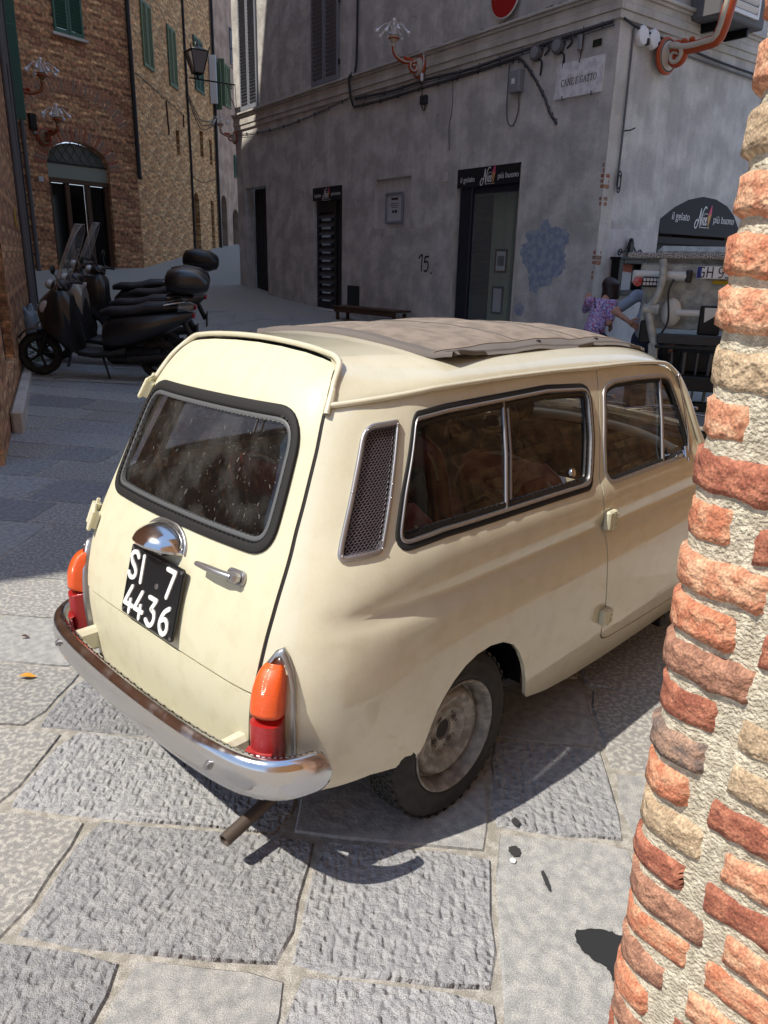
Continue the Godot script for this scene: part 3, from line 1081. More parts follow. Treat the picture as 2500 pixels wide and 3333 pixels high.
func build_car() -> void:
	car_tables()
	var paint := mat("cream_paint", Color(0.82, 0.80, 0.71), 0.32)
	paint.clearcoat_enabled = true
	paint.clearcoat = 1.0
	paint.clearcoat_roughness = 0.03
	var dull := mat("cream_paint_dull", Color(0.80, 0.785, 0.68), 0.55)
	dull.clearcoat_enabled = true
	dull.clearcoat = 0.08
	dull.clearcoat_roughness = 0.3
	var dirt := nz(1024, 0.012, 5, 90)
	var spot := nz(1024, 0.10, 4, 91)
	dull.albedo_texture = blend_tex(1024, Color(1, 1, 1), Color(0.97, 0.965, 0.95), dirt, spot, 0.02, 0.5, 0.8)
	dull.uv1_triplanar = true
	dull.uv1_scale = Vector3.ONE * 0.9
	paint.albedo_texture = dull.albedo_texture
	paint.uv1_triplanar = true
	paint.uv1_scale = Vector3.ONE * 0.8
	var chrome := mat("chrome", Color(0.80, 0.80, 0.81), 0.10, 1.0)
	var pit := nz(512, 0.012, 4, 95)
	chrome.roughness_texture = tex_l(512, blend_rough(pit, 40, 120))
	chrome.roughness = 0.55
	chrome.uv1_triplanar = true
	chrome.uv1_scale = Vector3.ONE * 2.5
	var alu := mat("dull_aluminium", Color(0.66, 0.66, 0.67), 0.36, 0.9)
	var rubber: Material = mats["black_rubber"]
	var out := func(p: Vector3) -> Vector3: return p - Vector3(0, 0.65, clampf(p.z, -1.9, 0.1))
	car = thing("parked_car", "small cream estate car with grey canvas roof parked in the sun", "car")
	# --- outlines in (s, y)
	var edge := []
	for k in 22: edge.append(Vector2(tgs(lerpf(0.56, 1.305, k / 21.0)), lerpf(0.56, 1.305, k / 21.0)))
	var top := [Vector2(0.45, 1.3145), Vector2(0.40, 1.321), Vector2(0.30, 1.329), Vector2(0.15, 1.335), Vector2(0.0, 1.337)]
	# tailgate
	var tgp := PackedVector2Array()
	for p in edge: tgp.append(p)
	for p in top: tgp.append(p)
	for k in range(top.size() - 2, -1, -1): tgp.append(Vector2(-top[k].x, top[k].y))
	for k in range(edge.size() - 1, -1, -1): tgp.append(Vector2(-edge[k].x, edge[k].y))
	for k in range(1, 12):
		var s := lerpf(-0.44, 0.44, k / 12.0)
		tgp.append(Vector2(s, 0.578 - 0.018 * (s / 0.44) * (s / 0.44)))
	var win := rounded([Vector2(-0.436, 1.197), Vector2(0.446, 1.202), Vector2(0.417, 0.884), Vector2(-0.412, 0.884)], [0.085, 0.085, 0.075, 0.075], 8)
	var tg := obj("tailgate", panel(tgp, [win], func(p): return soff(p.x, p.y, 0.002), 0.03, 0.014, out), dull, car)
	var mb := MB.new()
	trim_ring(resample(win, 0.02), 0.016, 0.012, -0.004, 0.011, mb)
	obj("window_seal", mb.done(), rubber, tg)
	mb = MB.new()
	trim_ring(resample(shrink(win, 0.022), 0.02), 0.006, 0.008, -0.004, 0.006, mb)
	obj("inner_seal", mb.done(), mat("seal_grey", Color(0.33, 0.34, 0.35), 0.5), tg)
	var gl := shrink(win, 0.018)
	obj("rear_window", panel(gl, [], func(p): return soff(p.x, p.y, -0.006), 0.05, 0.0, out), glass("car_glass", Color(0.10, 0.11, 0.11), 0.22), tg)
	obj("window_dust", panel(gl, [], func(p): return soff(p.x, p.y, -0.003), 0.05, 0.0, out, true, 1.6), dust_material(), tg)
	# rear gutter lip above the tailgate and rubber seal round it
	mb = MB.new()
	var lip := []
	var seal := []
	for k in range(8, 22): lip.append(soff(edge[k].x + 0.013, edge[k].y + 0.002, 0.008))
	lip = lip.slice(10)
	lip.push_front(soff(tgs(1.255) + 0.014, 1.255, 0.008))
	lip.push_front(soff(tgs(1.24) + 0.016, 1.24, 0.007))
	lip.push_front(soff(0.520, 1.226, 0.006))
	for p in top: lip.append(soff(p.x, p.y, 0.012) + Vector3(0, 0.006, -0.012))
	var lm := lip.duplicate()
	for k in range(lip.size() - 2, -1, -1): lm.append(Vector3(-lip[k].x, lip[k].y, lip[k].z))
	mb.tube(curve3(lm, 3), 0.0085, 8)
	obj("rear_gutter", mb.done(), paint, car)
	for p in edge: seal.append(soff(p.x + 0.006, p.y, -0.007))
	seal.push_front(soff(0.424, 0.36, -0.006))
	seal.push_front(soff(0.415, 0.30, -0.006))
	for p in top: seal.append(soff(p.x, p.y + 0.006, -0.009))
	var sm := seal.duplicate()
	for k in range(seal.size() - 2, -1, -1): sm.append(Vector3(-seal[k].x, seal[k].y, seal[k].z))
	mb = MB.new()
	mb.tube(sm, 0.0075, 6)
	obj("tailgate_seal", mb.done(), rubber, car)
	# rear apron under the tailgate
	var ap := PackedVector2Array()
	for k in 13:
		var s := lerpf(-0.436, 0.436, k / 12.0)
		ap.append(Vector2(s, 0.571 - 0.018 * (s / 0.44) * (s / 0.44)))
	for q in [[0.43, 0.48], [0.422, 0.36], [0.414, 0.27], [0.30, 0.262], [0.0, 0.258], [-0.30, 0.262], [-0.414, 0.27], [-0.422, 0.36], [-0.43, 0.48]]: ap.append(Vector2(q[0], q[1]))
	obj("rear_apron", panel(ap, [], func(p): return soff(p.x, p.y, 0.0), 0.035, 0.014, out), dull, car)
	# side panels, left and right
	for sd in [1.0, -1.0]:
		var fn := func(p: Vector2) -> Vector3:
			var q := soff(p.x, p.y, 0.0)
			q.x *= sd
			return q
		var qp := PackedVector2Array()
		qp.append(Vector2(0.424, 0.265)); qp.append(Vector2(0.431, 0.36)); qp.append(Vector2(0.440, 0.48))
		for k in range(0, 20): qp.append(Vector2(edge[k].x + 0.010, edge[k].y))
		qp.append(Vector2(0.515, 1.222))
		for q in [[0.545, 1.224], [0.63, 1.232], [0.74, 1.240], [0.90, 1.247], [1.1, 1.251], [1.4, 1.252], [1.65, 1.249], [1.906, 1.242]]: qp.append(Vector2(q[0], q[1]))
		for q in [[1.895, 1.20], [1.862, 1.09], [1.832, 0.99], [1.805, 0.90], [1.800, 0.84], [1.812, 0.74], [1.832, 0.64], [1.862, 0.50], [1.886, 0.39], [1.886, 0.33], [1.895, 0.30], [1.918, 0.281], [1.96, 0.270], [2.23, 0.258], [2.68, 0.244], [2.95, 0.240], [3.0, 0.20], [2.98, 0.155]]: qp.append(Vector2(q[0], q[1]))
		for q in [[2.785, 0.150], [2.472, 0.155], [2.06, 0.159], [1.767, 0.173], [1.60, 0.196], [1.50, 0.222], [1.462, 0.232], [1.446, 0.252], [1.432, 0.29], [1.417, 0.33], [1.392, 0.388], [1.355, 0.447], [1.318, 0.487], [1.262, 0.516], [1.20, 0.527], [1.14, 0.522], [1.09, 0.504], [1.045, 0.473], [1.01, 0.437], [0.985, 0.401], [0.965, 0.355], [0.947, 0.305], [0.925, 0.272], [0.902, 0.260], [0.866, 0.266], [0.754, 0.286], [0.62, 0.279], [0.517, 0.256], [0.46, 0.25]]: qp.append(Vector2(q[0], q[1]))
		var vent := rounded([Vector2(0.624, 1.176), Vector2(0.754, 1.184), Vector2(0.730, 0.890), Vector2(0.600, 0.880)], [0.04, 0.015, 0.035, 0.02], 5)
		var sw := rounded([Vector2(0.845, 1.198), Vector2(1.10, 1.207), Vector2(1.59, 1.212), Vector2(1.838, 1.195), Vector2(1.806, 1.03), Vector2(1.752, 0.882), Vector2(1.55, 0.886), Vector2(0.997, 0.893), Vector2(0.768, 0.884), Vector2(0.785, 1.02)], [0.05, 0.3, 0.3, 0.05, 0.3, 0.055, 0.3, 0.3, 0.055, 0.3], 6)
		var q1 := obj("quarter_panel", panel(qp, [vent, sw], fn, 0.026, 0.014, out), paint, car)
		var mir := Transform3D(Basis.from_scale(Vector3(sd, 1, 1)), Vector3.ZERO)
		# vent
		mb = MB.new(); mb.xf = mir
		trim_ring(resample(shrink(vent, 0.004), 0.012), 0.007, 0.008, -0.003, 0.010, mb)
		var vf := obj("vent_frame", mb.done(), alu, car)
		mb = MB.new(); mb.xf = mir
		for q in [[0.636, 1.165], [0.746, 1.176], [0.612, 1.03], [0.737, 1.04], [0.735, 1.01], [0.722, 0.897], [0.610, 0.890]]:
			mb.ball(soff(q[0], q[1], 0.0105), Vector3.ONE * 0.003, 6, 4)
		obj("screw", mb.done(), chrome, vf)
		mb = MB.new(); mb.xf = mir
		var vi := shrink(vent, 0.010)
		var yy := 0.884
		var rown := 0
		while yy < 1.18:
			var pth := []
			for k in 25:
				var f := k / 24.0
				var s := lerpf(0.604, 0.745, f) + (yy - 1.03) * 0.075
				var p := Vector2(s, yy + f * 0.008 + (0.0022 if (k + rown) % 2 == 0 else -0.0022))
				if Geometry2D.is_point_in_polygon(p, vi): pth.append(soff(p.x, p.y, -0.004))
			if pth.size() > 2: mb.tube(pth, 0.00115, 4, false)
			yy += 0.0062
			rown += 1
		var gr := obj("vent_grille", mb.done(), mat("grille_metal", Color(0.62, 0.58, 0.60), 0.35, 0.8), vf)
		gr.set_meta("kind", "stuff")
		mb = MB.new(); mb.xf = mir
		var vb := panel(vent, [], func(p): return soff(p.x, p.y, -0.03) * Vector3(sd, 1, 1), 0.05, 0.0, out)
		obj("vent_duct", vb, mats["shade_and_dark_trim"], vf)
		# side window: rubber, bright frame, two panes with a divider
		mb = MB.new(); mb.xf = mir
		trim_ring(resample(shrink(sw, 0.002), 0.025), 0.012, 0.007, -0.006, 0.005, mb)
		var wr := obj("side_window_seal", mb.done(), rubber, car)
		mb = MB.new(); mb.xf = mir
		trim_ring(resample(shrink(sw, 0.014), 0.025), 0.006, 0.005, -0.004, 0.009, mb)
		obj("bright_frame", mb.done(), alu, wr)
		mb = MB.new(); mb.xf = mir
		trim_ring(resample(shrink(sw, 0.026), 0.025), 0.010, 0.006, -0.014, -0.002, mb)
		obj("inner_channel", mb.done(), mats["black_plastic"], wr)
		mb = MB.new(); mb.xf = mir
		mb.tube([soff(1.300, 0.905, -0.006), soff(1.335, 1.05, -0.004), soff(1.371, 1.19, -0.006)], 0.007, 4)
		mb.tube([soff(1.330, 0.905, -0.012), soff(1.365, 1.05, -0.010), soff(1.40, 1.19, -0.012)], 0.005, 4)
		obj("pane_divider", mb.done(), alu, wr)
		var sg := shrink(sw, 0.014)
		for half in 2:
			var cut := PackedVector2Array([Vector2(0.5, 0.5), Vector2(1.24, 0.5), Vector2(1.39, 1.4), Vector2(0.5, 1.4)]) if half == 0 else PackedVector2Array([Vector2(1.24, 0.5), Vector2(2.2, 0.5), Vector2(2.2, 1.4), Vector2(1.39, 1.4)])
			var pc := Geometry2D.intersect_polygons(sg, cut)
			obj("side_pane", panel(pc[0], [], func(p): return soff(p.x, p.y, -0.009 - 0.003 * half) * Vector3(sd, 1, 1), 0.06, 0.0, out), mats["car_glass"], wr)
		mb = MB.new(); mb.xf = mir
		mb.lathe([[0.0, 0.010], [0.013, 0.009], [0.0145, 0.004], [0.0145, 0.0]], soff(1.661, 0.945, -0.01), Basis(Quaternion(Vector3.UP, snorm(1.661, 0.945))), 16)
		obj("pane_catch", mb.done(), chrome, wr)
		# door
		var dp := PackedVector2Array()
		for q in [[1.912, 1.238], [1.901, 1.20], [1.868, 1.09], [1.838, 0.99], [1.811, 0.90], [1.806, 0.84], [1.818, 0.74], [1.838, 0.64], [1.868, 0.50], [1.892, 0.39], [1.892, 0.335], [1.902, 0.305], [1.922, 0.287], [1.96, 0.276], [2.23, 0.264], [2.68, 0.250], [2.90, 0.255], [2.93, 0.30], [2.86, 0.6], [2.75, 0.80], [2.60, 0.895], [2.566, 0.96], [2.545, 1.01], [2.512, 1.105], [2.478, 1.166], [2.44, 1.199], [2.371, 1.216], [2.16, 1.232]]: dp.append(Vector2(q[0], q[1]))
		var dw := rounded([Vector2(1.925, 1.178), Vector2(2.0, 1.193), Vector2(2.18, 1.191), Vector2(2.35, 1.182), Vector2(2.425, 1.170), Vector2(2.508, 0.962), Vector2(2.522, 0.872), Vector2(2.16, 0.874), Vector2(1.842, 0.872), Vector2(1.862, 1.0)], [0.05, 0.2, 0.4, 0.3, 0.06, 0.4, 0.05, 0.4, 0.05, 0.4], 6)
		var door := obj("door", panel(dp, [dw], fn, 0.03, 0.014, out), paint, car)
		mb = MB.new(); mb.xf = mir
		trim_ring(resample(shrink(dw, 0.003), 0.025), 0.008, 0.007, -0.005, 0.005, mb)
		obj("door_window_frame", mb.done(), alu, door)
		mb = MB.new(); mb.xf = mir
		trim_ring(resample(shrink(dw, 0.014), 0.025), 0.008, 0.005, -0.010, 0.001, mb)
		obj("door_window_seal", mb.done(), rubber, door)
		obj("door_pane", panel(shrink(dw, 0.008), [], func(p): return soff(p.x, p.y, -0.010) * Vector3(sd, 1, 1), 0.06, 0.0, out), mats["car_glass"], door)
		mb = MB.new(); mb.xf = mir
		mb.tube([soff(2.268, 0.885, -0.004), soff(2.31, 1.03, -0.002), soff(2.352, 1.178, -0.004)], 0.008, 4)
		obj("quarter_light_post", mb.done(), alu, door)
		for q in [[1.846, 0.762, 0.066], [1.868, 0.40, 0.06]]:
			mb = MB.new(); mb.xf = mir
			var hp := soff(q[0], q[1], 0.012)
			var hn := snorm(q[0], q[1])
			var hb := Basis(hn.cross(Vector3.UP).normalized(), Vector3.UP, hn).orthonormalized()
			mb.box(hp, Vector3(0.056, q[2], 0.026), 0.006, hb)
			mb.tube([hp + hb.x * -0.006 + hb.y * q[2] * -0.5 + hn * 0.006, hp + hb.x * -0.006 + hb.y * q[2] * 0.5 + hn * 0.006], 0.0105, 8)
			for e in [-0.3, 0.0, 0.3]: mb.box(hp + hb.x * -0.018 + hb.y * q[2] * e + hn * 0.012, Vector3(0.016, q[2] * 0.22, 0.01), 0.002, hb)
			obj("door_hinge", mb.done(), dull, door)
		# drip rail along the roof side and down the windscreen pillar
		mb = MB.new(); mb.xf = mir
		var rail := []
		for q in [[0.512, 1.221], [0.545, 1.2235], [0.63, 1.2325], [0.74, 1.2405], [0.90, 1.2475], [1.1, 1.2515], [1.4, 1.2525], [1.65, 1.2495], [1.906, 1.243], [2.16, 1.238], [2.371, 1.224], [2.435, 1.206], [2.484, 1.168], [2.52, 1.105], [2.56, 0.994], [2.60, 0.90]]: rail.append(soff(q[0], q[1], 0.007))
		mb.tube(curve3(rail, 4), 0.0075, 8)
		obj("drip_rail", mb.done(), paint, car)
		# mirror arm and stay on the door
		mb = MB.new(); mb.xf = mir
		mb.tube([soff(2.385, 0.888, 0.0), soff(2.385, 0.888, 0.03)], 0.011, 10)
		mb.tube([soff(2.39, 0.872, 0.03), soff(2.40, 0.912, 0.034)], 0.010, 10)
		mb.tube([soff(2.40, 0.86, 0.032), soff(2.415, 0.97, 0.045), soff(2.40, 1.06, 0.05), soff(2.385, 1.162, 0.055)], [0.0055, 0.0048, 0.0042, 0.004], 8)
		mb.ball(soff(2.385, 1.165, 0.055), Vector3(0.008, 0.009, 0.008))
		obj("mirror_arm", mb.done(), chrome, door)
		# front wing, simplified past the wall that hides it
		var fp := PackedVector2Array()
		for q in [[2.94, 0.31], [2.868, 0.6], [2.757, 0.805], [2.62, 0.90], [2.9, 0.895], [3.2, 0.87], [3.6, 0.80], [3.85, 0.68], [3.95, 0.5], [3.95, 0.28], [3.55, 0.27], [3.50, 0.40], [3.42, 0.49], [3.30, 0.53], [3.18, 0.51], [3.08, 0.44], [3.03, 0.33], [3.0, 0.24]]: fp.append(Vector2(q[0], q[1]))
		obj("front_wing", panel(fp, [], fn, 0.05, 0.012, out), paint, car)
		# tail lamp
		tail_lamp(sd, mir, chrome, alu)
	# roof shell
	var rows := []
	for i in 35:
		var a := float(i) / 34 * 2 - 1
		var line := []
		var aa := signf(a) * (1.0 - pow(1.0 - absf(a), 1.6))
		var rim := rear_rim(absf(aa))
		rim.x *= signf(a) if a != 0.0 else 1.0
		for j in 51:
			var v := j / 50.0
			var z := lerpf(0.205, -1.44, v)
			var zz := minf(z, 0.06 + (z - 0.06) * 0.55) if z > 0.06 else z
			var p := roof(aa * pchip(XE, zz), zz)
			line.append(rim.lerp(p, smoothstep(0.0, 0.16, v)))
		rows.append(line)
	mb = MB.new()
	mb.grid(rows, false, [], Vector3.UP)
	obj("roof", mb.done(), paint, car)
	rows.clear()
	for i in 21:
		var a := float(i) / 20 * 2 - 1
		var line := []
		for j in 12:
			var z := lerpf(0.15, -1.35, j / 11.0)
			line.append(roof(a * 0.97 * pchip(XE, z), z) - Vector3(0, 0.022, 0))
		rows.append(line)
	mb = MB.new()
	mb.grid(rows, false, [], Vector3.DOWN)
	obj("headlining", mb.done(), mat("headlining", Color(0.42, 0.40, 0.36), 0.9), car)
	canvas_roof()
	bumper(chrome, paint)
	plate_and_handle(tg, chrome, alu, dull)
	wheels(paint)
	interior(chrome, dull)
	# exhaust
	mb = MB.new()
	mb.lathe([[0.0145, 0.0], [0.0145, 0.16], [0.019, 0.16], [0.019, -0.3], [0.0145, -0.3]], Vector3(0.345, 0.128, 0.47), Basis(Quaternion(Vector3.UP, Vector3(0.10, -0.18, 1.0).normalized())), 16)
	obj("exhaust_pipe", mb.done(), mat("exhaust_steel", Color(0.40, 0.36, 0.33), 0.55, 0.55), car)
	# floor and axle under the body
	mb = MB.new()
	mb.box(Vector3(0, 0.24, -0.85), Vector3(1.08, 0.05, 2.2), 0.01)
	mb.box(Vector3(0, 0.30, 0.42), Vector3(0.86, 0.10, 0.34), 0.03)
	mb.box(Vector3(0, 0.46, 0.05), Vector3(0.90, 0.22, 0.50), 0.05)
	mb.tube([Vector3(-0.5, 0.25, 0), Vector3(0.5, 0.25, 0)], 0.035, 10)
	mb.box(Vector3(0.47, 0.33, -0.22), Vector3(0.08, 0.06, 0.24), 0.01)
	mb.box(Vector3(0.585, 0.135, -1.42), Vector3(0.05, 0.04, 0.06), 0.006)
	obj("underbody", mb.done(), mats["black_metal"], car)
	for sd in [1.0, -1.0]:
		mb = MB.new()
		var well := []
		for k in 13:
			var a := deg_to_rad(lerpf(2.0, 178.0, k / 12.0))
			var line := []
			for j in 2: line.append(Vector3(sd * (0.42 + j * 0.19), 0.27 + sin(a) * 0.27, -0.075 - cos(a) * 0.27))
			well.append(line)
		mb.grid(well, false, [], Vector3.UP)
		mb.quad(Vector3(sd * 0.42, 0.2, 0.25), Vector3(sd * 0.42, 0.2, -0.4), Vector3(sd * 0.42, 0.56, -0.4), Vector3(sd * 0.42, 0.56, 0.25), Vector3(sd, 0, 0))
		obj("wheel_housing", mb.done(), mats["black_metal"], car)

func blend_rough(n: PackedByteArray, lo: int, hi: int) -> PackedByteArray:
	var d := PackedByteArray()
	d.resize(n.size())
	for i in n.size(): d[i] = clampi(lo + int((n[i] / 255.0 - 0.3) / 0.4 * (hi - lo)), lo, hi)
	return d

func dust_material() -> StandardMaterial3D:
	var W := 512
	var n1 := nz(W, 0.008, 5, 101)
	var n2 := nz(W, 0.25, 2, 102)
	var d := PackedByteArray()
	d.resize(W * W * 4)
	for i in W * W:
		var a := 1.5 + clampf((n1[i] / 255.0 - 0.35) * 26.0, 0.0, 12.0)
		a *= 0.6 + n2[i] / 255.0 * 0.8
		d[i * 4] = 190; d[i * 4 + 1] = 192; d[i * 4 + 2] = 188
		d[i * 4 + 3] = clampi(int(a), 0, 255)
	rng.seed = 11
	for k in 420:
		var x := rng.randi() % W
		var y := rng.randi() % W
		var a := 60 + rng.randi() % 120
		var L := 1 if rng.randf() < 0.7 else rng.randi() % 9
		var dx := rng.randf_range(-0.6, 0.6)
		for m in L + 1:
			var i := (posmod(y + m, W) * W + posmod(x + int(dx * m), W))
			d[i * 4 + 3] = a
	var m := mat("glass_dust", Color.WHITE, 0.8)
	m.albedo_texture = ImageTexture.create_from_image(Image.create_from_data(W, W, false, Image.FORMAT_RGBA8, d))
	m.transparency = BaseMaterial3D.TRANSPARENCY_ALPHA
	return m

func tail_lamp(sd: float, mir: Transform3D, chrome: Material, alu: Material) -> void:
	var mb := MB.new()
	mb.xf = mir
	# chrome base plate
	var base := PackedVector2Array()
	for q in [[0.512, 0.690], [0.524, 0.676], [0.541, 0.642], [0.553, 0.600], [0.558, 0.54], [0.558, 0.385], [0.548, 0.370], [0.466, 0.370], [0.455, 0.385], [0.452, 0.54], [0.458, 0.60], [0.476, 0.650], [0.496, 0.682]]: base.append(Vector2(q[0], q[1]))
	var rows := []
	var rb := resample(base, 0.015)
	var c := Vector2(0.504, 0.52)
	for st in [[1.0, 0.0], [1.0, 0.010], [0.93, 0.017], [0.80, 0.017]]:
		var line := []
		for p in rb:
			var q: Vector2 = c + (p - c) * Vector2(st[0], 1.0 - (1.0 - st[0]) * 0.5)
			line.append(soff(q.x, q.y, st[1]))
		rows.append(line)
	mb.grid(rows, true, [], Vector3.ZERO, soff(0.50, 0.52, -0.2))
	mb.ball(soff(0.510, 0.664, 0.018), Vector3.ONE * 0.005, 8, 5)
	var lamp := obj("tail_lamp", mb.done(), alu, car)
	# lens: plan section bulges, rounded head; amber above, red below
	var amber := mat("amber_lens", Color(0.95, 0.36, 0.03), 0.12)
	amber.clearcoat_enabled = true
	amber.backlight_enabled = true
	amber.backlight = Color(0.5, 0.2, 0.02)
	var red := mat("red_lens", Color(0.62, 0.03, 0.05), 0.12)
	red.clearcoat_enabled = true
	red.backlight_enabled = true
	red.backlight = Color(0.3, 0.02, 0.02)
	var ribs := tex_l(256, stripe_bytes())
	for part in [[0.395, 0.526, red, "red_lens"], [0.528, 0.652, amber, "amber_lens"], [0.392, 0.452, red, "reflector"]]:
		rows = []
		for i in 15:
			var f := i / 14.0
			var y: float = lerpf(part[0], part[1], f)
			var k := 1.0
			if y > 0.56: k = sqrt(maxf(0.02, 1.0 - pow((y - 0.56) / 0.094, 2.2)))
			var line := []
			for j in 13:
				var a := PI * j / 12.0
				var s := 0.497 - cos(a) * 0.040 * lerpf(1.0, 0.9, k) * (0.35 + 0.65 * k)
				var dp := 0.010 + 0.052 * pow(maxf(sin(a), 0.0), 0.45) * k
				if part[3] == "reflector":
					s = 0.490 - cos(a) * 0.028
					dp = 0.058 + 0.012 * pow(maxf(sin(a), 0.0), 0.2)
				if i == 0 or (i == 14 and part[3] != "amber_lens"): dp = minf(dp, 0.012 if part[3] != "reflector" else 0.05)
				line.append(soff(s, y, dp))
			rows.append(line)
			if i == 0 or i == 13: rows.append(line.duplicate())
		mb = MB.new()
		mb.xf = mir
		var uvs := []
		for i in rows.size():
			var l := []
			for j in 13: l.append(Vector2(j / 12.0, i / 15.0))
			uvs.append(l)
		mb.grid(rows, false, uvs, Vector3.ZERO, soff(0.50, 0.52, -0.2))
		var m: StandardMaterial3D = part[2]
		m.heightmap_enabled = true
		m.heightmap_texture = ribs
		m.heightmap_scale = 0.10
		obj(part[3], mb.done(), m, lamp)

func stripe_bytes() -> PackedByteArray:
	var d := PackedByteArray()
	d.resize(256 * 256)
	for y in 256:
		for x in 256:
			d[y * 256 + x] = int(127 + 120 * sin(y * TAU / 7.1))
	return d

# edge of the roof skin above the tailgate, f = 0 middle, 1 lower corner
func rear_rim(f: float) -> Vector3:
	if f < 0.72:
		var u := f / 0.72
		return soff(lerpf(0.0, 0.452, u), lerpf(1.342, 1.3165, pow(u, 2.6)), 0.006)
	var u := (f - 0.72) / 0.28
	var y := lerpf(1.3165, 1.2215, u)
	return soff(lerpf(0.452, tgs(minf(y, 1.305)) + 0.014, smoothstep(0.0, 0.25, u)), y, 0.005)

func canvas_roof() -> void:
	var W := 512
	var cm := textured("roof_canvas", blend_tex(W, Color(0.46, 0.42, 0.385), Color(0.54, 0.495, 0.455), nz(W, 0.01, 5, 111), nz(W, 0.35, 2, 112), 0.10), 0.9, tex_l(W, nz(W, 0.4, 2, 113)), 0.05, 2.0)
	var border := mat("roof_canvas_border", Color(0.40, 0.375, 0.36), 0.8)
	var fn := FastNoiseLite.new()
	fn.seed = 3
	fn.frequency = 2.6
	fn.fractal_octaves = 3
	var hw := func(z: float) -> float: return pchip([[-1.36, 0.392], [-1.1, 0.405], [-0.6, 0.416], [-0.39, 0.421], [-0.118, 0.444]], z)
	var zrear := func(a: float) -> float: return pchip([[0.0, -0.058], [0.45, -0.047], [0.8, -0.072], [1.0, -0.12]], absf(a))
	var at := func(a: float, v: float) -> Vector3:
		var z: float = lerpf(zrear.call(a), -1.365, v)
		var x: float = a * hw.call(z)
		var p := roof(x, z)
		var bow := 0.006 + 0.010 * maxf(0.0, 1.0 - absf(fposmod(v * 3.0, 1.0) - 0.5) * 3.0) * (1.0 - a * a)
		var hem := 0.004 + 0.006 * smoothstep(0.8, 1.0, absf(a)) * (0.5 + 0.5 * sin(v * 19.0 + 0.8))
		p.y += bow + hem + 0.005 * fn.get_noise_2d(x * 1.6, z) * (1.0 + 1.2 * smoothstep(0.75, 1.0, absf(a)))
		if absf(a) > 0.9: p.y += 0.016 * smoothstep(0.9, 1.0, absf(a)) * smoothstep(0.22, 0.0, v)
		return p
	for part in 2:
		var rows := []
		var lo := -0.92 if part == 0 else 0.92
		if part == 0:
			for i in 41:
				var line := []
				for j in 61: line.append(at.call(lerpf(-0.90, 0.90, i / 40.0), j / 60.0))
				rows.append(line)
			var mb := MB.new()
			mb.grid(rows, false, [], Vector3.UP)
			obj("canvas_roof", mb.done(), cm, car)
		else:
			for sd in [-1.0, 1.0]:
				rows = []
				for i in 9:
					var line := []
					for j in 61:
						var a := lerpf(0.895, 1.0, i / 8.0)
						line.append(at.call(a * sd, j / 60.0) + Vector3(0, 0.003, 0))
					rows.append(line)
				var drop := []
				var under := []
				for j in 61:
					drop.append(at.call(1.004 * sd, j / 60.0) + Vector3(0.002 * sd, -0.009, 0))
					under.append(at.call(0.97 * sd, j / 60.0) + Vector3(0, -0.012, 0))
				rows.append(drop)
				rows.append(under)
				var mb := MB.new()
				mb.grid(rows, false, [], Vector3.ZERO, Vector3(0, 0.9, -0.6))
				var hemm := obj("canvas_hem", mb.done(), border, car)
				mb = MB.new()
				var st := []
				for j in 61: st.append(at.call(0.893 * sd, j / 60.0) + Vector3(0, 0.0045, 0))
				mb.tube(st, 0.0016, 5)
				obj("stitched_seam", mb.done(), mat("canvas_thread", Color(0.62, 0.56, 0.50), 0.9), hemm)
				if sd > 0:
					mb = MB.new()
					for v in [0.40, 0.70]:
						var p: Vector3 = at.call(0.95, v) + Vector3(0, 0.004, 0)
						mb.lathe([[0.0, 0.005], [0.006, 0.004], [0.009, 0.0]], p, Basis.IDENTITY, 12)
					obj("press_stud", mb.done(), mats["black_metal"], hemm)
	# rear border strip and cross seams
	var mb2 := MB.new()
	var rows2 := []
	for i in 5:
		var line := []
		for j in 41:
			var p: Vector3 = at.call(lerpf(-1.0, 1.0, j / 40.0), 0.0) if i < 2 else at.call(lerpf(-1.0, 1.0, j / 40.0), (i - 1) * 0.012)
			if i == 0: p += Vector3(0, -0.012, 0.003)
			else: p.y += 0.003
			line.append(p)
		rows2.append(line)
	mb2.grid(rows2, false, [], Vector3.UP)
	obj("canvas_rear_border", mb2.done(), border, car)
	for v in [0.36, 0.66]:
		mb2 = MB.new()
		var st := []
		for j in 31: st.append(at.call(lerpf(-0.95, 0.95, j / 30.0), v) + Vector3(0, 0.001, 0))
		mb2.tube(st, 0.0022, 5)
		obj("cross_seam", mb2.done(), border, car)

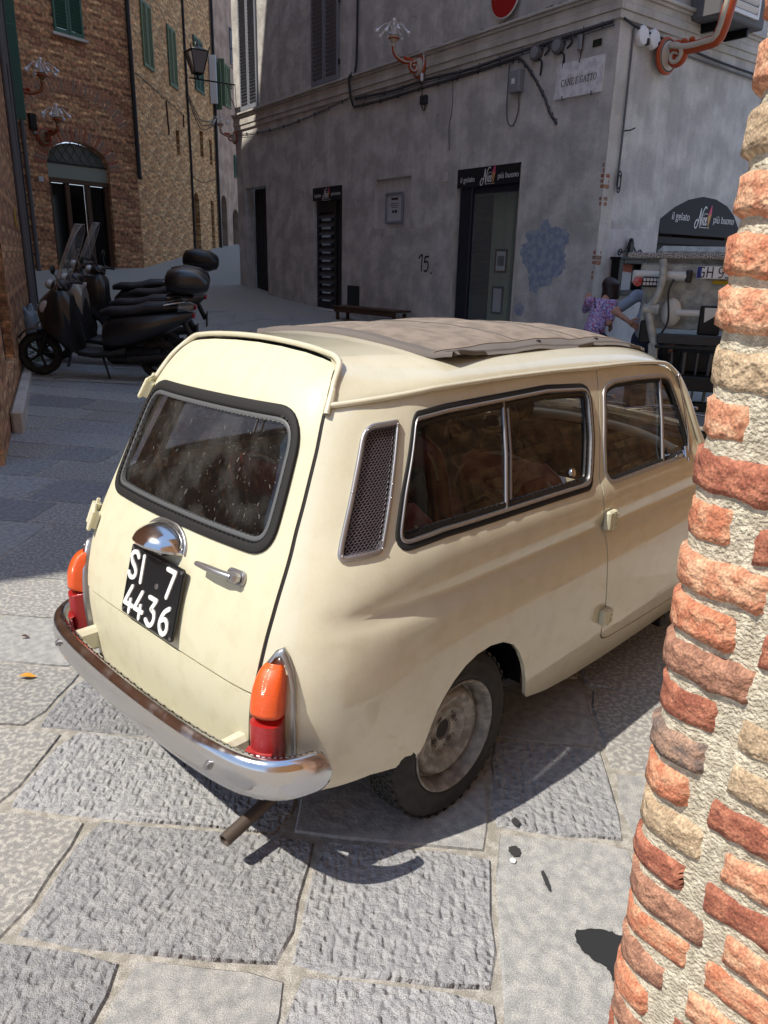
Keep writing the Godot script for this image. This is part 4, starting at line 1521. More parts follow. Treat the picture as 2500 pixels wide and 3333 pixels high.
func bumper(chrome: Material, paint: Material) -> void:
	# blade: section swept along a plan curve with wrapped ends
	var pl := [[0.0, 0.690], [0.15, 0.688], [0.30, 0.681], [0.42, 0.668], [0.50, 0.650], [0.555, 0.622], [0.592, 0.580], [0.610, 0.530], [0.615, 0.492]]
	var path := []
	for k in range(pl.size() - 1, 0, -1): path.append(Vector3(-pl[k][0], 0, pl[k][1]))
	for q in pl: path.append(Vector3(q[0], 0, q[1]))
	path = curve3(path, 4)
	var sec := [[0.012, 0.455], [0.0, 0.458], [-0.010, 0.4555], [-0.019, 0.447], [-0.0245, 0.434], [-0.027, 0.410], [-0.0265, 0.385], [-0.024, 0.366], [-0.017, 0.354], [-0.006, 0.350], [0.006, 0.352]]
	var rows := []
	var n := path.size()
	for i in n:
		var d: Vector3 = (path[mini(i + 1, n - 1)] - path[maxi(i - 1, 0)]).normalized()
		var inw := Vector3.UP.cross(d).normalized()
		if inw.dot(Vector3(-path[i].x * 0.6, 0, -path[i].z)) < 0: inw = -inw
		var e := minf(i, n - 1 - i) / 4.0
		var k := 1.0 if e >= 1.0 else sqrt(1.0 - (1.0 - e) * (1.0 - e)) * 0.75 + 0.25
		var line := []
		for q in sec: line.append(path[i] + inw * q[0] + Vector3(0, 0.405 + (q[1] - 0.405) * k, 0))
		rows.append(line)
	var mb := MB.new()
	mb.grid(rows, false, [], Vector3.ZERO, Vector3(0, 0.40, 0.2))
	var b := obj("rear_bumper", mb.done(), chrome, car)
	mb = MB.new()
	for x in [-0.42, 0.42]:
		mb = MB.new()
		mb.lathe([[0.013, 0.0], [0.013, 0.003], [0.0085, 0.004], [0.0085, 0.012], [0.0, 0.013]], Vector3(x, 0.405, 0.694), Basis(Quaternion(Vector3.UP, Vector3(x * 0.35, 0, 1).normalized())), 6)
		obj("bumper_bolt", mb.done(), mats["steel"], b)
	mb = MB.new()
	for x in [-0.40, 0.40]:
		mb = MB.new()
		mb.box(Vector3(x, 0.395, 0.625), Vector3(0.045, 0.075, 0.11), 0.012)
		obj("bumper_bracket", mb.done(), paint, b)

func on_gate(x: float, y: float, d: float) -> Vector3:
	return soff(x, y, d)

func plate_and_handle(tg: Node3D, chrome: Material, alu: Material, paint: Material) -> void:
	# number plate, tilted with the tailgate
	var cy := 0.690
	var cx := 0.013
	var n := snorm(0.0, cy)
	var ay := (Vector3.UP - n * n.y).normalized()
	var ax := Vector3.RIGHT
	var o := soff(cx, cy, 0.010)
	var mb := MB.new()
	var pr := rounded([Vector2(-0.1375, -0.1), Vector2(0.1375, -0.1), Vector2(0.1375, 0.1), Vector2(-0.1375, 0.1)], 0.012, 4)
	mb.slab(pr, o, ax, ay, 0.005)
	var plate := obj("number_plate", mb.done(), mat("plate_black", Color(0.075, 0.085, 0.10), 0.35), tg)
	mb = MB.new()
	var rim := []
	for p in rounded([Vector2(-0.131, -0.094), Vector2(0.131, -0.094), Vector2(0.131, 0.094), Vector2(-0.131, 0.094)], 0.012, 4): rim.append(o + ax * p.x + ay * p.y + n * 0.0055)
	mb.tube(rim, 0.0028, 5, false, true)
	obj("plate_rim", mb.done(), mats["plate_black"], plate)
	mb = MB.new()
	var w := 0.0125
	var dpt := 0.0035
	var base := o + n * 0.0048
	var put := func(lines: Array, px: float, py: float, h: float) -> void:
		var sc := []
		for l in lines:
			var q := []
			for p in l: q.append(Vector2(px, py) + p * h)
			sc.append(q)
		strokes(sc, w, dpt, base, ax, ay, mb)
	var h := 0.074
	var S := curve2([Vector2(0.26, 0.36), Vector2(0.10, 0.50), Vector2(-0.14, 0.46), Vector2(-0.24, 0.28), Vector2(-0.12, 0.07), Vector2(0.10, -0.07), Vector2(0.24, -0.27), Vector2(0.12, -0.46), Vector2(-0.12, -0.50), Vector2(-0.27, -0.36)], 3)
	var four := [[Vector2(0.10, 0.5), Vector2(-0.28, -0.22), Vector2(0.30, -0.22)], [Vector2(0.12, -0.02), Vector2(0.12, -0.5)]]
	var three := [[Vector2(-0.24, 0.5), Vector2(0.24, 0.5), Vector2(-0.02, 0.10)], curve2([Vector2(-0.02, 0.10), Vector2(0.20, 0.02), Vector2(0.27, -0.20), Vector2(0.16, -0.44), Vector2(-0.06, -0.5), Vector2(-0.27, -0.38)], 3)]
	var six := [curve2([Vector2(0.20, 0.5), Vector2(-0.06, 0.30), Vector2(-0.22, 0.02), Vector2(-0.26, -0.24), Vector2(-0.12, -0.47), Vector2(0.10, -0.48), Vector2(0.25, -0.28), Vector2(0.20, -0.04), Vector2(0.02, 0.05), Vector2(-0.17, -0.05)], 3)]
	put.call([S], -0.107, 0.045, h)
	put.call([[Vector2(0, 0.5), Vector2(0, -0.5)]], -0.060, 0.045, h)
	put.call([[Vector2(-0.26, 0.5), Vector2(0.26, 0.5), Vector2(-0.06, -0.5)]], 0.082, 0.045, h)
	put.call(four, -0.103, -0.053, h)
	put.call(four, -0.047, -0.053, h)
	put.call(three, 0.018, -0.053, h)
	put.call(six, 0.088, -0.053, h)
	obj("plate_characters", mb.done(), mat("plate_white", Color(0.90, 0.90, 0.89), 0.4), plate)
	mb = MB.new()
	for q in [[-0.127, 0.09], [0.127, 0.09], [0.127, -0.09], [-0.127, -0.09]]:
		mb.lathe([[0.0055, 0.0], [0.005, 0.003], [0.0, 0.0035]], o + ax * q[0] + ay * q[1] + n * 0.005, Basis(Quaternion(Vector3.UP, n)), 8)
	mb.lathe([[0.008, 0.0], [0.007, 0.002], [0.0, 0.0025]], o + ax * 0.02 + ay * 0.02 + n * 0.005, Basis(Quaternion(Vector3.UP, n)), 12)
	obj("plate_screw", mb.done(), mats["steel"], plate)
	# lamp hood over the plate: a half dome, open below
	mb = MB.new()
	var hc := soff(-0.005, 0.818, 0.0)
	var hn := snorm(0.0, 0.82)
	var hu := (Vector3.UP - hn * hn.y).normalized()
	var rows := []
	for i in 13:
		var a := PI * i / 12.0
		var line := []
		for j in 13:
			var b := PI * 0.5 * j / 12.0
			# a runs left to right along the rim, b from the gate outward to the lower lip
			var ex := -cos(a) * 0.098
			var up := sin(a) * (0.060 * cos(b) - 0.012 * sin(b))
			var ot := 0.004 + sin(a) * 0.078 * sin(b)
			line.append(hc + ax * ex + hu * (up - 0.006) + hn * ot)
		rows.append(line)
	mb.grid(rows, false, [], Vector3.ZERO, hc - hu * 0.03)
	var inner := []
	for i in 13:
		var line := []
		for j in 2:
			line.append(rows[i][12] + (Vector3.ZERO if j == 0 else -hu * 0.006 - hn * 0.006))
		inner.append(line)
	mb.grid(inner, false, [], Vector3.DOWN)
	var hood := obj("plate_lamp_hood", mb.done(), chrome, tg)
	mb = MB.new()
	var rr := []
	for i in 17:
		var a := PI * i / 16.0
		rr.append(hc + ax * (-cos(a) * 0.107) + hu * (sin(a) * 0.069 - 0.008) + hn * 0.003)
	mb.tube(rr, 0.006, 6)
	mb.box(hc - hu * 0.022 + hn * 0.022, Vector3(0.10, 0.018, 0.03), 0.006, Basis(ax, hu, hn))
	obj("hood_base", mb.done(), alu, hood)
	# handle: oval base and lever
	mb = MB.new()
	var hp := soff(0.335, 0.812, 0.002)
	var gn := snorm(0.335, 0.812)
	var gu := (Vector3.UP - gn * gn.y).normalized()
	var gx := gu.cross(gn).normalized()
	var gb := Basis(gx, gu, gn)
	mb.slab(rounded([Vector2(-0.036, -0.020), Vector2(0.030, -0.020), Vector2(0.030, 0.020), Vector2(-0.036, 0.020)], 0.018, 5), hp, gx, gu, 0.010, 0.003)
	mb.box(hp + gn * 0.020 + gx * 0.008, Vector3(0.030, 0.026, 0.028), 0.007, gb)
	mb.tube([hp + gn * 0.026 + gx * 0.004, hp + gn * 0.036 - gx * 0.03, hp + gn * 0.034 - gx * 0.085, hp + gn * 0.030 - gx * 0.125], [0.012, 0.0125, 0.012, 0.009], 10, true, false, 0.75, gu)
	obj("tailgate_handle", mb.done(), alu, tg)
	# two hinges on the left edge
	for y in [1.165, 0.765]:
		mb = MB.new()
		var s := -tgs(y)
		var q := soff(s - 0.012, y, 0.020)
		var qn := snorm(s - 0.03, y)
		var qu := (Vector3.UP - qn * qn.y).normalized()
		var qb := Basis(qu.cross(qn).normalized(), qu, qn)
		mb.box(q - qb.x * 0.006, Vector3(0.104, 0.070, 0.013), 0.005, qb)
		mb.tube([q - qb.x * 0.050 - qu * 0.035 - qn * 0.006, q - qb.x * 0.050 + qu * 0.035 - qn * 0.006], 0.016, 10)
		mb.tube([q - qb.x * 0.050 + qu * 0.035 - qn * 0.006, q - qb.x * 0.050 + qu * 0.050 - qn * 0.006], 0.006, 8)
		mb.box(q - qn * 0.012 + qb.x * 0.02, Vector3(0.04, 0.05, 0.02), 0.002, qb)
		obj("tailgate_hinge", mb.done(), paint, tg)

func wheels(paint: Material) -> void:
	var tyre_mat := textured("tyre_rubber", blend_tex(256, Color(0.13, 0.13, 0.128), Color(0.19, 0.185, 0.18), nz(256, 0.02, 4, 121), nz(256, 0.2, 2, 122), 0.12), 0.82, null, 0.0, 3.0)
	var rim_mat := textured("rim_paint", blend_tex(256, Color(0.42, 0.41, 0.39), Color(0.62, 0.60, 0.57), nz(256, 0.02, 5, 123), nz(256, 0.2, 2, 124), 0.16), 0.5, null, 0.0, 4.0)
	var first: Node3D = null
	for q in [[0.562, 0.0], [-0.562, 0.0], [0.555, -1.94], [-0.555, -1.94]]:
		var at := Vector3(q[0], 0.256, q[1])
		if first:
			var d: Node3D = first.duplicate()
			d.name = "wheel"
			car.add_child(d, true)
			d.position = at
			d.rotation.y = 0.0 if q[0] > 0 else PI
			continue
		var w := Node3D.new()
		w.name = "wheel"
		car.add_child(w, true)
		w.position = at
		w.rotation.z = 0.015
		first = w
		var b := Basis(Vector3(0, 1, 0), Vector3(1, 0, 0), Vector3(0, 0, -1))
		var mb := MB.new()
		mb.lathe([[0.150, -0.052], [0.175, -0.062], [0.222, -0.064], [0.242, -0.058], [0.254, -0.045], [0.257, -0.03], [0.2575, 0.03], [0.254, 0.045], [0.243, 0.057], [0.236, 0.0585], [0.234, 0.061], [0.222, 0.064], [0.195, 0.065], [0.192, 0.067], [0.176, 0.065], [0.170, 0.058], [0.165, 0.045]], Vector3.ZERO, b, 56)
		obj("tyre", mb.done(), tyre_mat, w)
		mb = MB.new()
		for k in 84:
			var a := TAU * k / 84
			for j in 5:
				var x := -0.042 + j * 0.021 + (0.003 if k % 2 == 0 else -0.003)
				var rb := Basis(Vector3.RIGHT, a + j * 0.02)
				mb.box(rb * Vector3(x, 0.2575, 0), Vector3(0.013, 0.006, 0.0155), 0.0, rb)
		var tr := obj("tread", mb.done(), tyre_mat, w)
		tr.set_meta("kind", "stuff")
		mb = MB.new()
		mb.lathe([[0.170, 0.060], [0.172, 0.064], [0.169, 0.067], [0.164, 0.064], [0.158, 0.050], [0.153, 0.030], [0.148, 0.012], [0.139, 0.008], [0.135, 0.022], [0.128, 0.036], [0.116, 0.042], [0.104, 0.040], [0.094, 0.030], [0.086, 0.029], [0.078, 0.034], [0.071, 0.030], [0.066, 0.020], [0.060, 0.017], [0.033, 0.017], [0.031, 0.010], [0.027, 0.009], [0.0, 0.010]], Vector3.ZERO, b, 48)
		mb.lathe([[0.165, -0.05], [0.150, -0.03], [0.148, 0.012]], Vector3.ZERO, b, 32)
		var rim := obj("rim", mb.done(), rim_mat, w)
		mb = MB.new()
		for k in 4:
			var a := TAU * k / 4 + 0.5
			var c := Vector3(0, cos(a), sin(a)) * 0.049
			mb.lathe([[0.0135, 0.0175], [0.0115, 0.0178], [0.0105, 0.010], [0.0, 0.010]], c, b, 12)
		for k in 8:
			var a := TAU * (k + 0.5) / 8 + 0.5
			mb.lathe([[0.004, 0.0178], [0.0, 0.0179]], Vector3(0, cos(a), sin(a)) * 0.056, b, 8)
		mb.lathe([[0.029, 0.0112], [0.0, 0.0118]], Vector3.ZERO, b, 16)
		obj("stud_hole", mb.done(), mats["shade_and_dark_trim"], rim)
		mb = MB.new()
		for k in 4:
			var a := TAU * k / 4 + 0.5
			mb.lathe([[0.008, 0.010], [0.008, 0.020], [0.006, 0.022], [0.0, 0.022]], Vector3(0, cos(a), sin(a)) * 0.0485, b, 6)
		obj("wheel_bolt", mb.done(), mat("rusty_bolt", Color(0.33, 0.30, 0.28), 0.6, 0.4), rim)

func interior(chrome: Material, paint: Material) -> void:
	var red := mat("red_vinyl", Color(0.42, 0.055, 0.06), 0.45)
	var blk := mat("seat_black", Color(0.05, 0.05, 0.055), 0.6)
	var beige := mat("seat_piping", Color(0.62, 0.55, 0.45), 0.6)
	# seats: cushion and leaning backrest
	for q in [[0.27, -0.95, 0.46], [-0.27, -0.95, 0.46], [0.27, -0.28, 0.46], [-0.27, -0.28, 0.46]]:
		var rear: bool = q[1] > -0.5
		var mb := MB.new()
		var w := 0.235
		var rows := []
		for i in 11:
			var v := i / 10.0
			var line := []
			for j in 20:
				var a := TAU * j / 20.0
				var k := 1.0 - pow(absf(v * 2 - 1), 6.0) * 0.35
				line.append(Vector3(q[0] + cos(a) * w * k, q[2] + 0.02 + v * 0.44, q[1] + 0.16 + v * 0.12 + sin(a) * 0.055 * k))
			rows.append(line)
		mb.grid(rows, true, [], Vector3.ZERO, Vector3(q[0], q[2] + 0.24, q[1] + 0.2))
		var st := obj("seat", mb.done(), red if not rear else red, car)
		mb = MB.new()
		mb.box(Vector3(q[0], q[2] - 0.02, q[1] - 0.06), Vector3(0.46, 0.13, 0.46), 0.05)
		obj("seat_cushion", mb.done(), red, st)
		mb = MB.new()
		var arc := []
		for k in 15:
			var a := PI * k / 14.0
			arc.append(Vector3(q[0] - cos(a) * 0.225, q[2] + 0.30 + sin(a) * 0.165, q[1] + 0.268 + 0.02))
		mb.tube(arc, 0.007, 6)
		obj("seat_piping", mb.done(), beige, st)
		mb = MB.new()
		mb.box(Vector3(q[0], q[2] + 0.20, q[1] + 0.282), Vector3(0.36, 0.28, 0.02), 0.008, Basis(Vector3.RIGHT, 0.26))
		obj("seat_back_shell", mb.done(), blk, st)
	# load floor behind the rear seats
	var mb2 := MB.new()
	mb2.box(Vector3(0, 0.575, 0.27), Vector3(0.92, 0.02, 0.46), 0.004)
	obj("load_floor", mb2.done(), mats["shade_and_dark_trim"], car)
	# inner trim
	for sd in [1.0, -1.0]:
		mb2 = MB.new()
		var rows := []
		for i in 25:
			var s := lerpf(0.5, 2.9, i / 24.0)
			var line := []
			for j in 8:
				var y := lerpf(0.56 if s < 1.62 else 0.26, 0.875, j / 7.0)
				line.append(soff(s, y, -0.035) * Vector3(sd, 1, 1))
			rows.append(line)
		mb2.grid(rows, false, [], Vector3(-sd, 0, 0))
		obj("inner_trim", mb2.done(), mat("inner_trim", Color(0.20, 0.19, 0.18), 0.8), car)
	# dashboard
	mb2 = MB.new()
	mb2.tube(curve3([Vector3(-0.55, 0.865, -1.44), Vector3(-0.3, 0.89, -1.55), Vector3(0, 0.90, -1.58), Vector3(0.3, 0.89, -1.55), Vector3(0.55, 0.865, -1.44)], 5), 0.022, 8)
	var dash := obj("dashboard_rail", mb2.done(), paint, car)
	mb2 = MB.new()
	mb2.box(Vector3(0, 0.74, -1.62), Vector3(1.12, 0.28, 0.08), 0.03)
	mb2.box(Vector3(0, 0.885, -1.68), Vector3(1.1, 0.03, 0.2), 0.01)
	obj("dashboard_panel", mb2.done(), mat("dash_grey", Color(0.17, 0.18, 0.17), 0.6), dash)
	mb2 = MB.new()
	mb2.ball(Vector3(-0.27, 0.935, -1.50), Vector3(0.085, 0.085, 0.06), 16, 10)
	obj("instrument_pod", mb2.done(), blk, dash)
	# steering wheel, on the left
	mb2 = MB.new()
	var ring := []
	var tilt := Basis(Vector3.RIGHT, -0.45)
	for k in 32:
		var a := TAU * k / 32
		ring.append(Vector3(-0.27, 0.83, -1.22) + tilt * Vector3(cos(a) * 0.19, sin(a) * 0.19, 0))
	mb2.tube(ring, 0.011, 8, false, true)
	for a in [0.3, PI - 0.3, -PI / 2]:
		mb2.tube([Vector3(-0.27, 0.83, -1.22) + tilt * Vector3(0, 0, -0.02), Vector3(-0.27, 0.83, -1.22) + tilt * Vector3(cos(a) * 0.19, sin(a) * 0.19, 0)], 0.008, 6)
	mb2.tube([Vector3(-0.27, 0.83, -1.22), Vector3(-0.27, 0.72, -1.55)], 0.022, 8)
	obj("steering_wheel", mb2.done(), blk, car)
	# inside mirror
	mb2 = MB.new()
	mb2.box(Vector3(0.02, 1.175, -1.36), Vector3(0.20, 0.06, 0.025), 0.012)
	mb2.tube([Vector3(0.02, 1.18, -1.37), Vector3(0.02, 1.25, -1.42)], 0.006, 6)
	obj("inside_mirror", mb2.done(), blk, car)
	# windscreen with its seal, bonnet, wipers
	var rows := []
	for i in 17:
		var a := lerpf(-1.0, 1.0, i / 16.0)
		var line := []
		for j in 9:
			var v := j / 8.0
			line.append(Vector3(a * lerpf(0.56, 0.44, v), lerpf(0.90, 1.215 + 0.03 * (1 - a * a), v), lerpf(-1.74, -1.46, v) + 0.16 * a * a * lerpf(1.0, 0.6, v)))
		rows.append(line)
	mb2 = MB.new()
	mb2.grid(rows, false, [], Vector3(0, 0.4, -1))
	obj("windscreen", mb2.done(), mats["car_glass"], car)
	mb2 = MB.new()
	var fr := []
	for i in 17: fr.append(rows[i][0])
	for j in range(1, 9): fr.append(rows[16][j])
	for i in range(15, -1, -1): fr.append(rows[i][8])
	for j in range(7, 0, -1): fr.append(rows[0][j])
	mb2.tube(fr, 0.016, 6, false, true)
	obj("windscreen_seal", mb2.done(), mats["black_rubber"], car)
	for sd in [1.0, -1.0]:
		mb2 = MB.new()
		mb2.tube(curve3([soff(2.47, 1.20, -0.016) * Vector3(sd, 1, 1), soff(2.51, 1.165, -0.012) * Vector3(sd, 1, 1), soff(2.555, 1.09, -0.012) * Vector3(sd, 1, 1), soff(2.60, 0.98, -0.012) * Vector3(sd, 1, 1), soff(2.65, 0.89, -0.014) * Vector3(sd, 1, 1)], 4), 0.019, 8)
		obj("windscreen_pillar", mb2.done(), mats["cream_paint"], car)
	rows = []
	for i in 15:
		var a := lerpf(-1.0, 1.0, i / 14.0)
		var line := []
		for j in 12:
			var v := j / 11.0
			var z := lerpf(-1.70, -2.42, v)
			line.append(Vector3(a * lerpf(0.58, 0.40, v * v), lerpf(0.905, 0.48, pow(v, 2.2)) + 0.05 * (1 - a * a) * (1 - v), z + 0.10 * a * a * v))
		rows.append(line)
	mb2 = MB.new()
	mb2.grid(rows, false, [], Vector3(0, 1, -0.3))
	obj("bonnet", mb2.done(), mats["cream_paint"], car)
	for x in [-0.22, 0.16]:
		mb2 = MB.new()
		mb2.tube([Vector3(x, 0.945, -1.73), Vector3(x + 0.18, 0.99, -1.70), Vector3(x + 0.36, 1.01, -1.655)], 0.006, 6)
		mb2.tube([Vector3(x + 0.08, 0.955, -1.72), Vector3(x + 0.42, 0.985, -1.645)], 0.004, 6)
		obj("wiper", mb2.done(), chrome, car)
	# a red and white bundle on the rear seat
	mb2 = MB.new()
	mb2.ball(Vector3(-0.05, 0.62, -0.32), Vector3(0.16, 0.10, 0.20), 12, 8)
	obj("seat_bundle", mb2.done(), blk, car)

# ---------------------------------------------------------------- buildings
func flat(p: Vector2) -> Vector3:
	return Vector3(p.x, p.y, 0)

func facing(_p: Vector3) -> Vector3:
	return Vector3.BACK

func arch_poly(x0: float, x1: float, y0: float, spring: float, rise: float, n := 12) -> PackedVector2Array:
	var out := PackedVector2Array([Vector2(x0, y0), Vector2(x1, y0)])
	var cx := (x0 + x1) * 0.5
	var hw := (x1 - x0) * 0.5
	for k in n + 1:
		var a := PI * k / n
		out.append(Vector2(cx + cos(a) * hw, spring + sin(a) * rise))
	return out

func bar(called: String, p: Vector3, s: Vector3, m: Material, parent: Node3D, ch := 0.004, b := Basis.IDENTITY) -> MeshInstance3D:
	var mb := MB.new()
	mb.box(p, s, ch, b)
	return obj(called, mb.done(), m, parent)

func pipe(called: String, pts: Array, r: float, m: Material, parent: Node3D, sides := 8) -> MeshInstance3D:
	var mb := MB.new()
	mb.tube(pts, r, sides)
	return obj(called, mb.done(), m, parent)

# pair of louvred leaves closed over a window, each slat its own piece
func shutters(h: Node3D, x0: float, x1: float, y0: float, y1: float, m: Material, n: int, z := 0.03, leaves := 2, label := "") -> void:
	for l in leaves:
		var a := lerpf(x0, x1, float(l) / leaves) + 0.006
		var b := lerpf(x0, x1, float(l + 1) / leaves) - 0.006
		var mb := MB.new()
		var st := minf(0.06, (b - a) * 0.16)
		mb.box(Vector3(a + st / 2, (y0 + y1) / 2, z), Vector3(st, y1 - y0, 0.04), 0.006)
		mb.box(Vector3(b - st / 2, (y0 + y1) / 2, z), Vector3(st, y1 - y0, 0.04), 0.006)
		for y in [y0 + 0.045, y1 - 0.035]: mb.box(Vector3((a + b) / 2, y, z), Vector3(b - a - 2 * st, 0.09, 0.036), 0.004)
		var sh := obj("shutter", mb.done(), m, h)
		if label: sh.set_meta("label", label)
		var sm := MB.new()
		sm.box(Vector3.ZERO, Vector3(b - a - 2 * st + 0.006, (y1 - y0) / n * 0.98, 0.009), 0.0, Basis(Vector3.RIGHT, 0.72))
		var mesh := sm.done()
		for k in n:
			var s := obj("slat", mesh, m, sh)
			s.position = Vector3((a + b) / 2, lerpf(y0 + 0.10, y1 - 0.09, (k + 0.5) / n), z)

func frame_at(o: Vector3, turn: float) -> Transform3D:
	return Transform3D(Basis(Vector3.UP, turn), o)

const GK := Vector3(-3.9, 0, -8.44)
const GT := -0.1952
const RT := 1.4308
const AK := Vector3(-18.18, 0, -9.398)
const AT := 1.7589
const BT := 2.3040
const LK := Vector3(-4.05, 0, -0.42)
const LT := 2.7387

func on(turn: float, o: Vector3, p: Vector3) -> Vector3:
	return o + Basis(Vector3.UP, turn) * p

func grey_building() -> void:
	var h := thing("grey_building", "grey plastered corner building with shuttered upper windows above a moulded ledge", "building", GK, GT)
	var door1 := rect(-11.5, 0.45, -10.3, 3.23)
	var door2 := rect(-8.0, 0.5, -6.78, 3.03)
	var niche := rect(-5.56, 2.16, -4.40, 3.04)
	var door3 := rect(-3.10, -0.05, -1.60, 3.03)
	var w1 := rect(-11.45, 5.02, -10.60, 7.40)
	var w2 := rect(-7.93, 5.02, -6.98, 7.40)
	var toward := func(_p): return Vector3.BACK
	var outer := rect(-11.95, -0.6, 0.0, 13.0)
	var wall := obj("wall", panel(outer, [door1, door2, niche, door3, w1, w2], func(p): return Vector3(p.x, p.y, 0), 0.45, 0.22, toward), mats["plaster_grey"], h)
	# sides and roof closing the block
	var r := obj("side_wall", panel(right_outer(), [shop_arch()], func(p): return Vector3(0, 0, 0) + right_local(p), 0.45, 0.22, func(_p): return Vector3(1, 0, 0.3)), mats["plaster_grey"], h)
	var mb := MB.new()
	mb.quad(Vector3(-11.95, -0.6, 0), Vector3(-11.95, -0.6, -7), Vector3(-11.95, 13, -7), Vector3(-11.95, 13, 0), Vector3.LEFT)
	mb.quad(Vector3(-11.95, 13, 0), Vector3(0, 13, 0), right_local(Vector2(8, 13)), Vector3(-11.95, 13, -8), Vector3.UP)
	mb.box(Vector3(-11.5, 6.5, -8.2), Vector3(0.3, 13, 2.5))
	obj("roof_and_back", mb.done(), mats["plaster_upper"], h)
	# flat sheets behind the openings, darkened to stand in for unlit rooms
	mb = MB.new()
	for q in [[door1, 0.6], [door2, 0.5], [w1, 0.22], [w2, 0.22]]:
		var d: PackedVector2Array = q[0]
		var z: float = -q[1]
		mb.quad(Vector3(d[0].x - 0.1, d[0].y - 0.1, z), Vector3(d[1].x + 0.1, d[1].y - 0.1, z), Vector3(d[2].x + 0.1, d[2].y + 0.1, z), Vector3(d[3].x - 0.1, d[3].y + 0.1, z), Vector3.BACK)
	obj("recess_shade_sheet", mb.done(), mats["shade_and_dark_trim"], h)
	# moulded ledge round both faces
	var led := [[4.565, 4.665, 0.035], [4.665, 4.755, 0.055], [4.755, 4.845, 0.045], [4.845, 4.885, 0.075], [4.885, 4.925, 0.11]]
	for q in led:
		bar("ledge", Vector3((-11.95 + q[2]) / 2, (q[0] + q[1]) / 2, q[2] / 2), Vector3(11.95 + q[2], q[1] - q[0], q[2]), mats["plaster_stone"], h, 0.006)
		var bs := Basis(Vector3.UP, RT - GT)
		bar("ledge", bs * Vector3(4.0, (q[0] + q[1]) / 2, q[2] / 2), Vector3(8.0, q[1] - q[0] - 0.001, q[2]), mats["plaster_stone"], h, 0.006, bs)
	var moss := MB.new()
	rng.seed = 91
	for k in 90:
		var x := -rng.randf() * 5.2
		moss.ball(Vector3(x, 4.926, rng.randf_range(0.02, 0.10)), Vector3(rng.randf_range(0.03, 0.12), rng.randf_range(0.006, 0.016), 0.02), 6, 4)
	var mo := obj("moss", moss.done(), mat("moss_dry", Color(0.29, 0.28, 0.20), 0.95), h)
	mo.set_meta("kind", "stuff")
	# upper windows
	var slate: Material = mats["slate_paint"]
	shutters(h, -11.5, -10.55, 4.96, 7.45, slate, 34)
	shutters(h, -7.98, -6.9, 4.96, 7.45, slate, 30)
	bar("shutter_hinge", Vector3(-6.87, 5.25, 0.03), Vector3(0.03, 0.10, 0.03), mats["cable_dark"], h)
	bar("shutter_hinge", Vector3(-6.87, 6.30, 0.03), Vector3(0.03, 0.10, 0.03), mats["cable_dark"], h)
	# left doorway: dark boarded leaf half open
	var dk := mat("door_dark", Color(0.10, 0.105, 0.11), 0.6)
	bar("door_leaf", Vector3(-11.05, 1.83, -0.30), Vector3(0.88, 2.8, 0.05), dk, h, 0.006)
	for k in 4: bar("door_board", Vector3(-11.38 + k * 0.22, 1.83, -0.268), Vector3(0.205, 2.74, 0.016), dk, h, 0.004)
	# second doorway: louvred leaf and plain leaf
	var dd := mat("door_blueblack", Color(0.085, 0.09, 0.11), 0.5)
	var df := MB.new()
	df.box(Vector3(-7.93, 1.65, -0.12), Vector3(0.10, 2.26, 0.07), 0.006)
	df.box(Vector3(-7.20, 1.65, -0.12), Vector3(0.09, 2.26, 0.07), 0.006)
	df.box(Vector3(-7.56, 2.66, -0.12), Vector3(0.64, 0.24, 0.07), 0.006)
	df.box(Vector3(-7.56, 0.62, -0.12), Vector3(0.64, 0.16, 0.07), 0.006)
	var lv := obj("louvred_leaf", df.done(), dd, h)
	var sm := MB.new()
	sm.box(Vector3.ZERO, Vector3(0.64, 0.15, 0.012), 0.002, Basis(Vector3.RIGHT, -0.62))
	var smesh := sm.done()
	for k in 11:
		var s := obj("slat", smesh, mat("louvre_grey", Color(0.24, 0.245, 0.27), 0.5), lv)
		s.position = Vector3(-7.56, 0.80 + k * 0.168, -0.11)
	bar("door_leaf", Vector3(-6.98, 1.65, -0.14), Vector3(0.34, 2.26, 0.05), dd, h, 0.006)
	bar("door_step", Vector3(-7.45, 0.49, 0.06), Vector3(1.55, 0.12, 0.26), mats["plaster_stone"], h, 0.012)
	# niche back and its rough stone sill
	var nb := MB.new()
	nb.quad(Vector3(-5.58, 2.14, -0.06), Vector3(-4.38, 2.14, -0.06), Vector3(-4.38, 3.06, -0.06), Vector3(-5.58, 3.06, -0.06), Vector3.BACK)
	obj("niche_back", nb.done(), mats["plaster_low"], h)
	# meter hatch in the wall
	bar("wall_hatch", Vector3(-6.31, 0.87, 0.0), Vector3(0.46, 0.42, 0.03), mat("hatch_green", Color(0.10, 0.13, 0.13), 0.6), h, 0.006)
	# shop doorway
	var jam := mat("jamb_blue", Color(0.09, 0.11, 0.17), 0.5)
	bar("shop_door_frame", Vector3(-2.90, 1.40, -0.10), Vector3(0.30, 2.7, 0.12), jam, h, 0.01)
	bar("shop_door_head", Vector3(-2.20, 2.69, -0.12), Vector3(1.1, 0.12, 0.10), jam, h, 0.01)
	bar("inner_side_wall", Vector3(-2.50, 1.35, -0.55), Vector3(0.50, 2.7, 0.05), mat("inside_green", Color(0.50, 0.54, 0.45), 0.8), h, 0.0)
	bar("inner_wall_edge", Vector3(-2.19, 1.35, -0.60), Vector3(0.12, 2.7, 0.06), mat("inside_green_dark", Color(0.33, 0.36, 0.30), 0.8), h, 0.0)
	mb = MB.new()
	mb.quad(Vector3(-3.4, -0.1, -2.2), Vector3(-0.4, -0.1, -2.2), Vector3(-0.4, 3.2, -2.2), Vector3(-3.4, 3.2, -2.2), Vector3.BACK)
